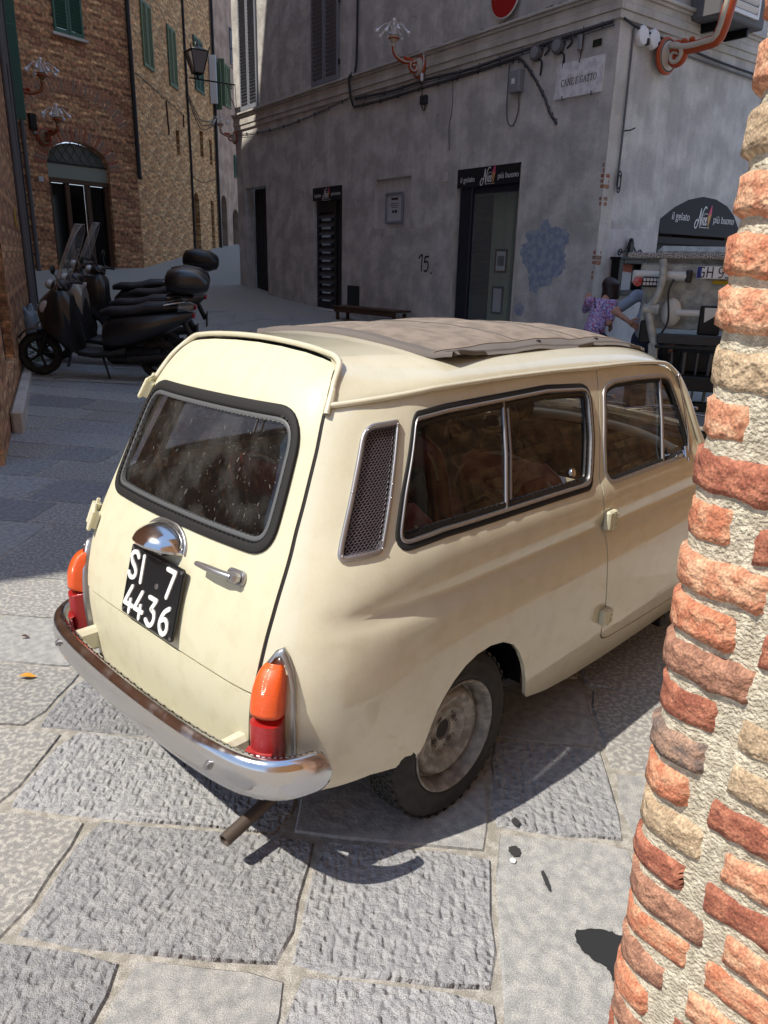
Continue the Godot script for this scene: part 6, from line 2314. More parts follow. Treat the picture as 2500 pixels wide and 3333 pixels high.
func cables() -> void:
	# bundles of wires fixed under the ledge, each run is one thing
	var runs := [
		["grey cable bundle fixed along the underside of the ledge", [[-6.25, 4.53, 0.04], [-5.0, 4.48, 0.05], [-3.94, 4.50, 0.05], [-2.9, 4.47, 0.05], [-2.0, 4.50, 0.05], [-1.0, 4.53, 0.05], [-0.05, 4.55, 0.05]], 0.014, 3],
		["pale cable pair sagging below the ledge cables", [[-6.32, 4.40, 0.02], [-5.2, 4.38, 0.02], [-4.0, 4.40, 0.02], [-3.0, 4.41, 0.02], [-2.0, 4.44, 0.02], [-1.75, 4.42, 0.02], [-1.45, 4.15, 0.02], [-1.2, 3.85, 0.02], [-1.08, 3.65, 0.02], [-0.92, 3.48, 0.02]], 0.011, 2],
		["vertical cable conduit running up the grey wall beside the shuttered window", [[-6.32, 4.42, 0.03], [-6.33, 4.60, 0.09], [-6.30, 4.90, 0.14], [-6.24, 5.05, 0.03], [-6.2, 6.3, 0.03], [-6.15, 7.6, 0.03]], 0.022, 2],
		["thin black wires crossing the left part of the grey wall below the ledge", [[-11.6, 4.48, 0.02], [-10.4, 4.40, 0.02], [-9.0, 4.40, 0.02], [-7.6, 4.48, 0.02], [-6.5, 4.56, 0.05]], 0.007, 2],
		["thin dark wire dropping down the plain wall left of the shop doorway", [[-3.32, 4.45, 0.012], [-3.30, 4.0, 0.012], [-3.36, 3.7, 0.012], [-3.33, 3.35, 0.012]], 0.006, 1]]
	for r in runs:
		var g := thing("cable", r[0], "cable", GK, GT, "cables on the grey wall")
		for k in r[3]:
			var pts := []
			for q in r[1]: pts.append(Vector3(q[0] + (k - 1) * 0.006, q[1] - k * 0.028, q[2] + (k % 2) * 0.012))
			pipe("wire", curve3(pts, 5), r[2] * (1.0 - 0.2 * k), mats["cable_grey"] if k != 1 else mats["cable_dark"], g, 6)
		if r[3] > 1:
			var mb := MB.new()
			for k in r[1].size() - 1:
				var a: Array = r[1][k]
				var b: Array = r[1][k + 1]
				for f in [0.3, 0.8]: mb.box(Vector3(lerpf(a[0], b[0], f), lerpf(a[1], b[1], f) - 0.015, lerpf(a[2], b[2], f)), Vector3(0.02, 0.075, 0.03), 0.003)
			var cl := obj("clip", mb.done(), mats["cable_grey"], g)
			cl.set_meta("kind", "stuff")
	var side := thing("cable", "dark cable along the ledge of the side face", "cable", GK, RT, "cables on the grey wall")
	pipe("wire", curve3([Vector3(0.02, 4.56, 0.05), Vector3(0.4, 4.50, 0.05), Vector3(1.4, 4.46, 0.05), Vector3(2.4, 4.42, 0.05), Vector3(4.5, 4.40, 0.05)], 5), 0.016, mats["cable_dark"], side, 6)
	pipe("wire", curve3([Vector3(0.3, 4.53, 0.05), Vector3(1.2, 4.40, 0.03), Vector3(2.6, 4.36, 0.03), Vector3(4.5, 4.33, 0.03)], 5), 0.012, mats["cable_grey"], side, 6)
	side = thing("cable", "grey conduit running down the corner strip with a coil at its end", "cable", GK, RT, "cables on the grey wall")
	pipe("conduit", curve3([Vector3(0.26, 4.5, 0.03), Vector3(0.27, 3.6, 0.03), Vector3(0.27, 2.9, 0.03), Vector3(0.27, 2.62, 0.03)], 5), 0.016, mats["cable_grey"], side, 6)
	var coil := []
	for k in 26: coil.append(Vector3(0.28 + cos(k * 0.5) * 0.035, 2.72 - k * 0.004 + sin(k * 0.5) * 0.10, 0.05))
	pipe("coil", coil, 0.009, mats["cable_dark"], side, 5)
	pipe("stub", [Vector3(0.27, 3.30, 0.03), Vector3(0.40, 3.32, 0.05), Vector3(0.50, 3.36, 0.05)], 0.010, mats["cable_dark"], side, 5)
	# boxes
	var g := thing("meter_box", "grey plastic box with a looping cable left of the street plaque", "box", GK, GT)
	bar("case", Vector3(-1.78, 4.12, 0.055), Vector3(0.23, 0.30, 0.11), mats["grey_plastic"], g, 0.012)
	bar("paper_label", Vector3(-1.79, 4.12, 0.112), Vector3(0.07, 0.07, 0.002), mats["white_paint"], g, 0.0)
	pipe("cable", curve3([Vector3(-1.72, 3.97, 0.05), Vector3(-1.72, 3.75, 0.03), Vector3(-1.80, 3.56, 0.03), Vector3(-1.92, 3.58, 0.02), Vector3(-1.99, 3.8, 0.02), Vector3(-1.99, 4.4, 0.02)], 6), 0.010, mats["cable_grey"], g, 6)
	for q in [[-1.43, 4.43, "round grey junction box left of the street plaque, the wider of two"], [-1.01, 4.44, "round grey junction box just above the street plaque's left corner"]]:
		g = thing("junction_box", q[2], "box", on(GT, GK, Vector3(q[0], q[1], 0)), GT, "round junction boxes")
		var mb := MB.new()
		mb.lathe([[0.11, 0.0], [0.11, 0.06], [0.10, 0.075], [0.0, 0.08]], Vector3.ZERO, Basis(Vector3.RIGHT, Vector3.BACK, Vector3.DOWN), 10)
		obj("case", mb.done(), mats["cable_grey"], g)
		mb = MB.new()
		mb.lathe([[0.075, 0.079], [0.07, 0.086], [0.0, 0.087]], Vector3.ZERO, Basis(Vector3.RIGHT, Vector3.BACK, Vector3.DOWN), 16)
		obj("lid", mb.done(), mats["grey_plastic"], g)
		pipe("tail", curve3([Vector3(0.06, -0.08, 0.04), Vector3(0.12, -0.14, 0.03), Vector3(0.10, -0.30, 0.02)], 4), 0.013, mats["cable_dark"], g, 6)
		pipe("feed", curve3([Vector3(0.10, 0.02, 0.04), Vector3(0.20, 0.08, 0.03), Vector3(0.24, 0.0, 0.03), Vector3(0.16, -0.06, 0.03)], 4), 0.012, mats["cable_dark"], g, 6)
	g = thing("cable_insulator", "small grey capsule box hanging above the street plaque", "box", on(GT, GK, Vector3(-0.60, 4.40, 0.0)), GT)
	bar("case", Vector3(0, 0, 0.04), Vector3(0.08, 0.20, 0.07), mats["grey_plastic"], g, 0.02)
	pipe("wire", curve3([Vector3(0.02, 0.2, 0.03), Vector3(0.05, 0.0, 0.05), Vector3(0.0, -0.2, 0.03)], 5), 0.006, mats["cable_dark"], g, 5)
	g = thing("number_plate_sign", "tiny dark green plate above the street plaque", "plate", on(GT, GK, Vector3(-0.335, 4.355, 0.0)), GT)
	bar("plate", Vector3(0, 0, 0.008), Vector3(0.15, 0.085, 0.012), mat("plate_green", Color(0.08, 0.16, 0.12), 0.4), g, 0.003)
	g = thing("wire_cluster", "dark tangle of wires and plugs hanging under the wall lamp", "cable", on(GT, GK, Vector3(-4.04, 4.19, 0.0)), GT)
	bar("plug_box", Vector3(0, 0, 0.05), Vector3(0.16, 0.14, 0.08), mats["cable_dark"], g, 0.015)
	pipe("wire", curve3([Vector3(-0.08, 0.30, 0.05), Vector3(-0.06, 0.12, 0.05), Vector3(-0.10, -0.02, 0.05), Vector3(0.0, -0.16, 0.04), Vector3(0.06, -0.06, 0.05)], 5), 0.008, mats["cable_dark"], g, 5)
	bar("white_plug", Vector3(-0.02, 0.34, 0.09), Vector3(0.05, 0.13, 0.05), mats["white_paint"], g, 0.015)
	pipe("white_wire", curve3([Vector3(-0.02, 0.40, 0.09), Vector3(0.03, 0.55, 0.10), Vector3(0.02, 0.70, 0.10)], 4), 0.008, mats["white_paint"], g, 5)
	for k in 2:
		g = thing("wall_disc", ["white faceted ceramic disc left of the large lamp, nearer the corner", "white faceted ceramic disc touching the large lamp's side"][k], "disc", on(RT, GK, Vector3(0.44 + k * 0.25, 4.44, 0.0)), RT, "white ceramic discs")
		var mb := MB.new()
		mb.lathe([[0.125, 0.0], [0.125, 0.05], [0.105, 0.075], [0.0, 0.08]], Vector3.ZERO, Basis(Vector3.RIGHT, Vector3.BACK, Vector3.DOWN), 8)
		obj("disc", mb.done(), mats["white_paint"], g)
		bar("clip", Vector3(0.09, -0.06, 0.06), Vector3(0.05, 0.08, 0.06), mats["cable_dark"], g, 0.01)

func menu_case() -> void:
	var g := thing("menu_case", "black iron menu case with scroll top on the side wall by the corner", "case", on(RT, GK, Vector3(0.70, 1.43, 0.012)), RT)
	var mb := MB.new()
	for e in [-1.0, 1.0]:
		mb.box(Vector3(e * 0.29, 0, 0.07), Vector3(0.10, 0.50, 0.14), 0.008)
		mb.box(Vector3(0, e * 0.215, 0.07), Vector3(0.48, 0.07, 0.14), 0.008)
	mb.box(Vector3(0, 0, 0.02), Vector3(0.5, 0.4, 0.02))
	mb.box(Vector3(0, 0.26, 0.08), Vector3(0.74, 0.03, 0.18), 0.006)
	obj("frame", mb.done(), mats["black_metal"], g)
	bar("menu_sheet", Vector3(-0.04, 0, 0.035), Vector3(0.30, 0.36, 0.006), mats["paper_white"], g, 0.0)
	mb = MB.new()
	mb.slab(PackedVector2Array([Vector2(-0.19, 0.18), Vector2(-0.19, 0.09), Vector2(0.11, 0.06), Vector2(0.11, 0.18)]), Vector3(0, 0, 0.0385), Vector3.RIGHT, Vector3.UP, 0.002)
	obj("red_print", mb.done(), mat("print_rust", Color(0.55, 0.25, 0.15), 0.7), g)
	mb = MB.new()
	for e in [-1.0, 1.0]:
		var p := []
		for j in 22:
			var a := j * 0.42
			var r := 0.055 * (1.0 - j / 26.0)
			p.append(Vector3(e * (0.24 - cos(a) * r), 0.33 + sin(a) * r, 0.05))
		p.push_front(Vector3(e * 0.12, 0.36, 0.05))
		p.push_front(Vector3(e * 0.05, 0.44, 0.05))
		mb.tube(p, 0.011, 5)
	mb.box(Vector3(0, 0.38, 0.05), Vector3(0.12, 0.22, 0.05), 0.02)
	mb.ball(Vector3(0, 0.50, 0.05), Vector3(0.045, 0.035, 0.03), 8, 6)
	obj("scroll_crest", mb.done(), mats["black_metal"], g)

func ac_unit() -> void:
	var g := thing("vent_unit", "grey box with white louvres fixed to the side wall at the top right", "vent", on(RT, GK, Vector3(2.05, 5.16, 0.0)), RT)
	bar("case", Vector3(0, 0, 0.24), Vector3(1.15, 0.74, 0.46), mats["cable_grey"], g, 0.02)
	var mb := MB.new()
	for e in [-1.0, 1.0]:
		mb.box(Vector3(-0.05 + e * 0.40, 0, 0.48), Vector3(0.05, 0.56, 0.03), 0.004)
		mb.box(Vector3(-0.05, e * 0.26, 0.48), Vector3(0.75, 0.05, 0.03), 0.004)
	obj("louvre_frame", mb.done(), mats["white_paint"], g)
	for k in 5: bar("louvre", Vector3(-0.05, -0.19 + k * 0.095, 0.485), Vector3(0.74, 0.085, 0.012), mats["white_paint"], g, 0.002, Basis(Vector3.RIGHT, 0.7))
	bar("bracket", Vector3(-0.3, -0.42, 0.2), Vector3(0.05, 0.12, 0.40), mats["black_metal"], g)
	bar("bracket", Vector3(0.3, -0.42, 0.2), Vector3(0.05, 0.12, 0.40), mats["black_metal"], g)

func brick_buildings() -> void:
	# arched door face
	var g := thing("arched_brick_house", "brown brick house front with a wide arched doorway behind the scooters", "building", AK, AT)
	var door := arch_poly(-2.64, -0.89, 0.2, 3.62, 0.55)
	var win := rect(-2.06, 6.48, -1.36, 8.2)
	var toward := func(_p): return Vector3.BACK
	obj("wall", panel(rect(-7.5, -0.3, 0.0, 14.0), [door, win], func(p): return Vector3(p.x, p.y, 0), 0.5, 0.22, toward), mats["brickwork_red"], g)
	# brick voussoirs round the arch, and the relieving arch above
	var vo := MB.new()
	vo.box(Vector3.ZERO, Vector3(0.075, 0.32, 0.10), 0.008)
	var vm := vo.done()
	for k in 27:
		var a := lerpf(0.02, PI - 0.02, k / 26.0)
		var v := obj("arch_brick", vm, mats["brick_%d" % [1, 4, 3][k % 3]], g)
		v.transform = Transform3D(Basis(Vector3.BACK, a - PI / 2), Vector3(-1.765 + cos(a) * 1.04, 3.62 + sin(a) * 0.71, -0.038))
	for k in 34:
		var a := lerpf(0.45, PI - 0.45, k / 33.0)
		var v := obj("arch_brick", vm, mats["brick_%d" % [1, 4, 1][k % 3]], g)
		v.transform = Transform3D(Basis(Vector3.BACK, a - PI / 2), Vector3(-1.765 + cos(a) * 1.62, 4.15 + sin(a) * 1.22, -0.045))
	# fanlight: frame, pane, lattice, white panel, lintel
	var wood := mat("door_brown_dark", Color(0.12, 0.10, 0.09), 0.6)
	var mb := MB.new()
	mb.slab(arch_poly(-2.62, -0.91, 3.30, 3.62, 0.52), Vector3(0, 0, -0.14), Vector3.RIGHT, Vector3.UP, 0.006)
	obj("fanlight_pane", mb.done(), mat("fanlight_grey", Color(0.36, 0.39, 0.38), 0.25), g)
	mb = MB.new()
	for k in 9:
		var x := -2.75 + k * 0.24
		mb.tube([Vector3(x, 3.64, -0.12), Vector3(x + 0.42, 4.16, -0.12)], 0.009, 4)
		mb.tube([Vector3(x + 0.30, 3.64, -0.115), Vector3(x - 0.12, 4.16, -0.115)], 0.009, 4)
	obj("fanlight_lattice", mb.done(), mats["cable_grey"], g)
	bar("white_panel", Vector3(-1.765, 3.48, -0.11), Vector3(1.70, 0.34, 0.02), mat("panel_pale", Color(0.50, 0.53, 0.49), 0.7), g)
	bar("transom", Vector3(-1.765, 3.66, -0.10), Vector3(1.72, 0.04, 0.04), wood, g)
	bar("lintel", Vector3(-1.765, 3.26, -0.10), Vector3(1.74, 0.11, 0.08), mats["wood_brown"], g)
	for x in [-2.58, -2.09, -1.50, -0.95]: bar("door_post", Vector3(x, 1.75, -0.14), Vector3(0.12, 2.92, 0.10), mats["wood_brown"], g)
	for x in [-2.33, -1.79, -1.22]:
		bar("glass_leaf", Vector3(x, 2.1, -0.17), Vector3(0.42, 2.2, 0.02), mat("dark_glass", Color(0.03, 0.032, 0.035), 0.1), g)
		bar("leaf_base", Vector3(x, 0.65, -0.16), Vector3(0.42, 0.7, 0.04), wood, g)
	shutters(g, -2.11, -1.31, 6.44, 8.22, mats["green_paint"], 22)
	bar("window_sill", Vector3(-1.71, 6.40, 0.04), Vector3(0.95, 0.06, 0.10), mats["plaster_stone"], g)
	bar("number_tile", Vector3(-2.84, 3.24, 0.005), Vector3(0.13, 0.12, 0.01), mats["paper_white"], g)
	bar("bell_box", Vector3(-2.93, 4.45, 0.05), Vector3(0.16, 0.32, 0.10), mats["black_plastic"], g)
	bar("bell_box", Vector3(-2.86, 4.22, 0.03), Vector3(0.14, 0.06, 0.06), mats["grey_plastic"], g)
	pipe("downpipe", [Vector3(-3.2, 6.0, 0.06), Vector3(-3.2, 0.8, 0.06)], 0.05, mats["cable_grey"], g)
	pipe("downpipe", [Vector3(0.0, 13.5, 0.07), Vector3(0.0, 3.62, 0.07), Vector3(-0.02, 3.5, 0.12)], 0.055, mats["cable_dark"], g)
	# alley face, warmer brick
	g = thing("alley_brick_house", "ochre brick house front with green shutters receding into the alley", "building", AK, BT)
	var holes := [rect(1.09, 6.42, 1.80, 7.92), rect(3.30, 6.40, 3.98, 7.90), rect(6.06, 6.82, 7.0, 8.3), rect(3.62, 4.55, 3.98, 5.24), rect(6.30, 4.80, 6.72, 5.62), rect(7.50, 4.70, 7.88, 5.51), arch_poly(5.19, 5.85, 1.2, 3.33, 0.28, 8), rect(7.32, 1.2, 7.75, 3.5)]
	obj("wall", panel(rect(0.0, -0.3, 8.3, 14.0), holes, func(p): return Vector3(p.x, p.y, 0), 0.5, 0.2, toward), mats["brickwork_ochre"], g)
	mb = MB.new()
	for q in holes:
		var lo: Vector2 = q[0]
		var hi: Vector2 = q[0]
		for p in q:
			lo = lo.min(p); hi = hi.max(p)
		mb.quad(Vector3(lo.x - 0.05, lo.y - 0.05, -0.2), Vector3(hi.x + 0.05, lo.y - 0.05, -0.2), Vector3(hi.x + 0.05, hi.y + 0.05, -0.2), Vector3(lo.x - 0.05, hi.y + 0.05, -0.2), Vector3.BACK)
	obj("recess_shade_sheet", mb.done(), mats["shade_and_dark_trim"], g)  # sheet colour paints in the darkness of the openings
	shutters(g, 1.04, 1.85, 6.38, 7.95, mats["olive_paint"], 22)
	shutters(g, 3.25, 4.03, 6.36, 7.93, mats["olive_paint"], 22)
	shutters(g, 6.0, 7.06, 6.78, 8.35, mats["green_paint"], 20)
	for q in [[2.85, 5.42, 0.1], [4.47, 5.6, -0.1]]: bar("wall_anchor", Vector3(q[0], q[1], 0.02), Vector3(0.05, 0.62 + q[2] * 2.6, 0.03), mat("rust_iron", Color(0.27, 0.13, 0.10), 0.8), g, 0.004, Basis(Vector3.BACK, q[2]))
	pipe("downpipe", [Vector3(4.94, 13.5, 0.04), Vector3(4.95, 6.4, 0.04), Vector3(5.0, 4.4, 0.04), Vector3(4.92, 1.3, 0.04)], 0.035, mats["cable_dark"], g)
	pipe("wall_cable", curve3([Vector3(0.3, 6.05, 0.03), Vector3(2.0, 5.95, 0.03), Vector3(4.4, 5.75, 0.03)], 5), 0.010, mats["cable_dark"], g, 5)
	for k in 3: pipe("wall_cable", curve3([Vector3(4.95, 6.5 - k * 0.08, 0.05), Vector3(6.2, 5.95 - k * 0.14, 0.06), Vector3(7.4, 6.05 - k * 0.10, 0.06), Vector3(8.3, 6.2, 0.06)], 6), 0.013, mats["cable_dark"], g, 5)
	pipe("wall_cable", curve3([Vector3(5.0, 4.1, 0.03), Vector3(6.3, 4.0, 0.03), Vector3(8.2, 4.3, 0.03)], 5), 0.010, mats["cable_dark"], g, 5)
	# open shutter leaves standing out from the wall
	var leafm := MB.new()
	leafm.box(Vector3.ZERO, Vector3(0.05, 1.5, 0.24), 0.008)
	for q in [[7.9, 7.45, "white"], [7.98, 7.45, "green"]]:
		var l := obj("open_leaf", leafm.done(), mats["white_paint"] if q[2] == "white" else mats["green_paint"], g)
		l.position = Vector3(q[0], q[1], 0.14)
	# next house along the alley
	g = thing("far_alley_house", "far pinkish house closing the view up the alley, with green shutters", "building", on(BT, AK, Vector3(8.3, 0, 0.02)), BT - 0.10)
	var fh := [rect(1.0, 6.95, 1.75, 8.25), rect(2.0, 8.5, 2.6, 9.6), rect(2.55, 6.4, 3.0, 7.5), rect(2.0, 4.6, 2.45, 5.3), arch_poly(0.35, 0.95, 1.2, 3.5, 0.3, 8), arch_poly(1.6, 2.3, 1.2, 3.1, 0.3, 8), arch_poly(3.2, 4.0, 1.2, 2.9, 0.3, 8)]
	obj("wall", panel(rect(0.0, -0.3, 11.0, 14.0), fh, func(p): return Vector3(p.x, p.y, 0), 0.5, 0.2, toward), mats["plaster_pink"], g)
	mb = MB.new()
	for q in fh:
		var lo: Vector2 = q[0]
		var hi: Vector2 = q[0]
		for p in q:
			lo = lo.min(p); hi = hi.max(p)
		mb.quad(Vector3(lo.x - 0.05, lo.y - 0.05, -0.2), Vector3(hi.x + 0.05, lo.y - 0.05, -0.2), Vector3(hi.x + 0.05, hi.y + 0.05, -0.2), Vector3(lo.x - 0.05, hi.y + 0.05, -0.2), Vector3.BACK)
	obj("recess_shade_sheet", mb.done(), mats["shade_and_dark_trim"], g)  # dark tone of these sheets stands for rooms without light
	shutters(g, 0.95, 1.80, 6.9, 8.3, mats["olive_paint"], 18)
	shutters(g, 1.95, 2.65, 8.45, 9.65, mats["slate_paint"], 16)
	shutters(g, 2.5, 3.05, 6.35, 7.55, mats["green_paint"], 16)
	shutters(g, 1.95, 2.5, 4.55, 5.35, mats["green_paint"], 12)
	for q in [[0.55, 7.55, 0.5], [0.15, 7.35, 0.42]]:
		var l := obj("open_leaf", leafm.done(), mats["olive_paint"], g)
		l.position = Vector3(q[0], q[1], 0.14)
	pipe("downpipe", [Vector3(0.0, 13.5, 0.06), Vector3(0.02, 7.7, 0.06), Vector3(-0.03, 4.5, 0.06), Vector3(0.0, 1.5, 0.06)], 0.05, mats["cable_dark"], g)
	for y in [9.3, 8.7, 8.1, 6.4]: bar("clothes_rail", Vector3(1.5, y, 0.4), Vector3(1.2, 0.03, 0.03), mats["cable_dark"], g, 0.0)
	# end wall far up the alley
	g = thing("alley_end_house", "distant brick wall at the very end of the alley", "building", on(BT, AK, Vector3(19.0, 0, 0.0)), BT - 1.45)
	mb = MB.new()
	mb.quad(Vector3(-3, 0, 0), Vector3(8, 0, 0), Vector3(8, 14, 0), Vector3(-3, 14, 0), Vector3.BACK)
	obj("wall", mb.done(), mats["brickwork_red"], g)
	# tall dark house on the left: its long face runs beside the scooters and it shades the square
	g = thing("tall_shaded_house", "tall dark brick house at the left edge running beside the scooters", "building", LK, LT)
	var lw := rect(1.4, 0.5, 2.9, 2.6)
	obj("wall", panel(rect(0.0, -0.5, 11.6, 17.5), [lw], func(p): return Vector3(p.x, p.y, 0), 0.8, 0.2, toward), mats["brickwork_red"], g)
	mb = MB.new()
	var bi := Basis(Vector3.UP, LT).inverse()
	var c := []
	for q in [Vector3(-4.05, 0, -0.42), Vector3(-3.9, 0, 6.8), Vector3(-27.0, 0, 7.5), Vector3(-27.0, 0, -2.2), Vector3(-16.9, 0, -2.2), Vector3(-14.72, 0, -4.97)]: c.append(bi * (q - LK))
	for k in 5:
		var a: Vector3 = c[k]
		var b: Vector3 = c[k + 1]
		var nn := (b - a).cross(Vector3.UP).normalized()
		mb.quad(a + Vector3(0, -0.5, 0), b + Vector3(0, -0.5, 0), b + Vector3(0, 17.5, 0), a + Vector3(0, 17.5, 0), -nn)
	mb.quad(c[0] + Vector3(0, 17.5, 0), c[1] + Vector3(0, 17.5, 0), c[2] + Vector3(0, 17.5, 0), c[3] + Vector3(0, 17.5, 0), Vector3.UP)
	mb.quad(c[0] + Vector3(0, 17.5, 0), c[3] + Vector3(0, 17.5, 0), c[4] + Vector3(0, 17.5, 0), c[5] + Vector3(0, 17.5, 0), Vector3.UP)
	obj("other_walls", mb.done(), mats["brickwork_red"], g)
	bar("door_leaf", Vector3(2.15, 1.5, -0.12), Vector3(1.5, 2.2, 0.06), mats["door_dark"], g, 0.01)
	bar("door_bar", Vector3(1.62, 1.2, -0.04), Vector3(0.03, 0.5, 0.05), mats["steel"], g, 0.005)
	bar("base_kerb", Vector3(3.0, gh(-6.8) - 0.02, 0.06), Vector3(4.0, 0.22, 0.10), mats["plaster_stone"], g, 0.02)
	for q in [[9.9, 0.05], [8.9, 0.045], [7.6, 0.04]]: pipe("downpipe", [Vector3(q[0], 14, 0.07), Vector3(q[0] + 0.05, 0.5, 0.07)], q[1], mats["cable_dark"] if q[0] > 9 else mats["cable_grey"], g)
	for q in [[10.4, 4.6], [10.9, 5.2]]:
		var l := obj("open_leaf", leafm.done(), mats["green_paint"], g)
		l.position = Vector3(q[0], q[1], 0.14)
	for k in 6:
		pipe("wall_cable", curve3([Vector3(10.8 - k * 0.35, 9.0, 0.06), Vector3(10.7 - k * 0.3, 6.0, 0.07 + 0.02 * (k % 2)), Vector3(10.6 - k * 0.4, 3.2, 0.06)], 5), 0.012 + 0.004 * (k % 3), mats["cable_dark"], g, 5)
	bar("paper_notice", Vector3(6.9, 2.05, 0.012), Vector3(0.30, 0.24, 0.006), mat("paper_yellow", Color(0.75, 0.62, 0.08), 0.7), g, 0.0, Basis(Vector3.BACK, 0.3))
	# unseen house added behind the camera to enclose the square and deepen its shade
	g = thing("added_shade_house", "plain ochre house added unseen behind the viewer to deepen the shade", "building", Vector3(9.5, 0, 9.0), 0.0)
	mb = MB.new()
	mb.box(Vector3(3.5, 5.5, 0), Vector3(9, 12, 14))
	obj("wall", mb.done(), mats["brickwork_ochre"], g)

# ---------------------------------------------------------------- scooters
# sections along x: [x, centre y, half height, half width, squareness]
func loft(sec: Array, mb: MB, sides := 18, zoff := 0.0) -> void:
	var rows := []
	for q in sec:
		var line := []
		var e: float = 2.0 / q[4]
		for k in sides:
			var a := TAU * k / sides
			line.append(Vector3(q[0], q[1] + signf(sin(a)) * pow(absf(sin(a)), e) * q[2], zoff + signf(cos(a)) * pow(absf(cos(a)), e) * q[3]))
		rows.append(line)
	var c := Vector3.ZERO
	for p in rows[rows.size() / 2]: c += p / sides
	mb.grid(rows, true, [], Vector3.ZERO, c)
	for e in [0, rows.size() - 1]:
		var d := Vector3.LEFT if e == 0 else Vector3.RIGHT
		var m := Vector3.ZERO
		for p in rows[e]: m += p / sides
		for k in sides: mb.tri(m, rows[e][k], rows[e][(k + 1) % sides], d, d, d)

func make_scooter(label: String, at: Vector3, turn: float, body: Material, seatm: Material, shield: float, box: float, group: String, up := 0.0) -> Node3D:
	var g := thing("scooter", label, "scooter", at, turn, group)
	var bz := Basis(Vector3.RIGHT, Vector3.BACK, Vector3.DOWN)
	var blk: Material = mats["black_plastic"]
	var chrome: Material = mats["chrome"]
	for q in [[0.0, 0.245, 0.052], [1.34, 0.235, 0.062]]:
		var mb := MB.new()
		var r: float = q[1]
		var w: float = q[2]
		mb.lathe([[r * 0.66, -w * 0.8], [r * 0.86, -w], [r * 0.97, -w * 0.6], [r, 0], [r * 0.97, w * 0.6], [r * 0.86, w], [r * 0.66, w * 0.8], [r * 0.64, w * 0.5]], Vector3(q[0], r, 0), bz, 28)
		var wh := obj("wheel", mb.done(), mats["tyre_rubber"], g)
		mb = MB.new()
		mb.lathe([[r * 0.65, w * 0.7], [r * 0.60, w * 0.3], [r * 0.60, -w * 0.3], [r * 0.65, -w * 0.7]], Vector3(q[0], r, 0), bz, 24)
		for k in 5:
			var a := TAU * k / 5
			mb.tube([Vector3(q[0], r, 0), Vector3(q[0] + cos(a) * r * 0.62, r + sin(a) * r * 0.62, 0)], 0.016, 6)
		mb.tube([Vector3(q[0], r, -0.07), Vector3(q[0], r, 0.07)], 0.028, 10)
		obj("rim", mb.done(), mat("rim_dark", Color(0.16, 0.16, 0.165), 0.4, 0.5), wh)
	var mb := MB.new()
	# front mudguard
	var rows := []
	for i in 13:
		var a := deg_to_rad(lerpf(-25.0, 150.0, i / 12.0))
		var line := []
		for j in 7:
			var z := lerpf(-1.0, 1.0, j / 6.0)
			var rr := 0.285 + 0.02 * (1 - z * z) + (0.03 if i < 3 else 0.0)
			line.append(Vector3(cos(a) * rr + 0.01, 0.25 + sin(a) * rr, z * 0.075))
		rows.append(line)
	mb.grid(rows, false, [], Vector3.ZERO, Vector3(0, 0.25, 0))
	obj("mudguard", mb.done(), body, g)
	mb = MB.new()
	for sd in [-1.0, 1.0]: mb.tube([Vector3(0, 0.245, sd * 0.075), Vector3(0.12, 0.55, sd * 0.07), Vector3(0.20, 0.75, 0)], 0.022, 8)
	obj("fork", mb.done(), mats["rim_dark"], g)
	# nose and leg shield
	mb = MB.new()
	loft([[0.02, 0.72, 0.05, 0.05, 2.2], [0.06, 0.70, 0.16, 0.13, 2.2], [0.14, 0.68, 0.26, 0.19, 2.3], [0.24, 0.70, 0.33, 0.22, 2.4], [0.33, 0.66, 0.36, 0.22, 2.6], [0.40, 0.60, 0.33, 0.19, 2.6]], mb)
	obj("front_cowl", mb.done(), body, g)
	mb = MB.new()
	rows = []
	for i in 9:
		var v := i / 8.0
		var line := []
		for j in 9:
			var z := lerpf(-1.0, 1.0, j / 8.0)
			line.append(Vector3(lerpf(0.36, 0.52, v) - 0.08 * z * z, lerpf(0.98, 0.30, v), z * lerpf(0.16, 0.25, sin(v * PI * 0.8))))
		rows.append(line)
	mb.grid(rows, false, [], Vector3.RIGHT)
	obj("leg_shield", mb.done(), blk, g)
	for sd in [-1.0, 1.0]:
		mb = MB.new()
		mb.ball(Vector3(0.13, 0.80, sd * 0.15), Vector3(0.055, 0.075, 0.03), 10, 7, Basis(Vector3.BACK, -0.6))
		obj("indicator", mb.done(), mat("lamp_clear", Color(0.72, 0.72, 0.72), 0.12), g)
	mb = MB.new()
	loft([[0.45, 0.30, 0.04, 0.19, 3.0], [0.62, 0.285, 0.045, 0.21, 3.0], [0.80, 0.30, 0.05, 0.19, 3.0], [0.98, 0.33, 0.08, 0.18, 3.0]], mb)
	obj("floorboard", mb.done(), blk, g)
	mb = MB.new()
	loft([[0.72, 0.47, 0.14, 0.12, 2.6], [0.84, 0.53, 0.21, 0.18, 2.6], [1.05, 0.58, 0.20, 0.215, 2.5], [1.30, 0.64, 0.16, 0.215, 2.4], [1.50, 0.70, 0.12, 0.18, 2.4], [1.68, 0.76, 0.07, 0.11, 2.2], [1.74, 0.78, 0.03, 0.06, 2.0]], mb)
	obj("side_panel", mb.done(), body, g)
	mb = MB.new()
	loft([[0.70, 0.74, 0.035, 0.09, 2.4], [0.80, 0.765, 0.055, 0.14, 2.6], [0.98, 0.775, 0.055, 0.165, 2.6], [1.10, 0.79, 0.06, 0.165, 2.6], [1.22, 0.83, 0.065, 0.16, 2.6], [1.42, 0.85, 0.06, 0.14, 2.6], [1.56, 0.86, 0.035, 0.10, 2.4]], mb)
	obj("seat", mb.done(), seatm, g)
	mb = MB.new()
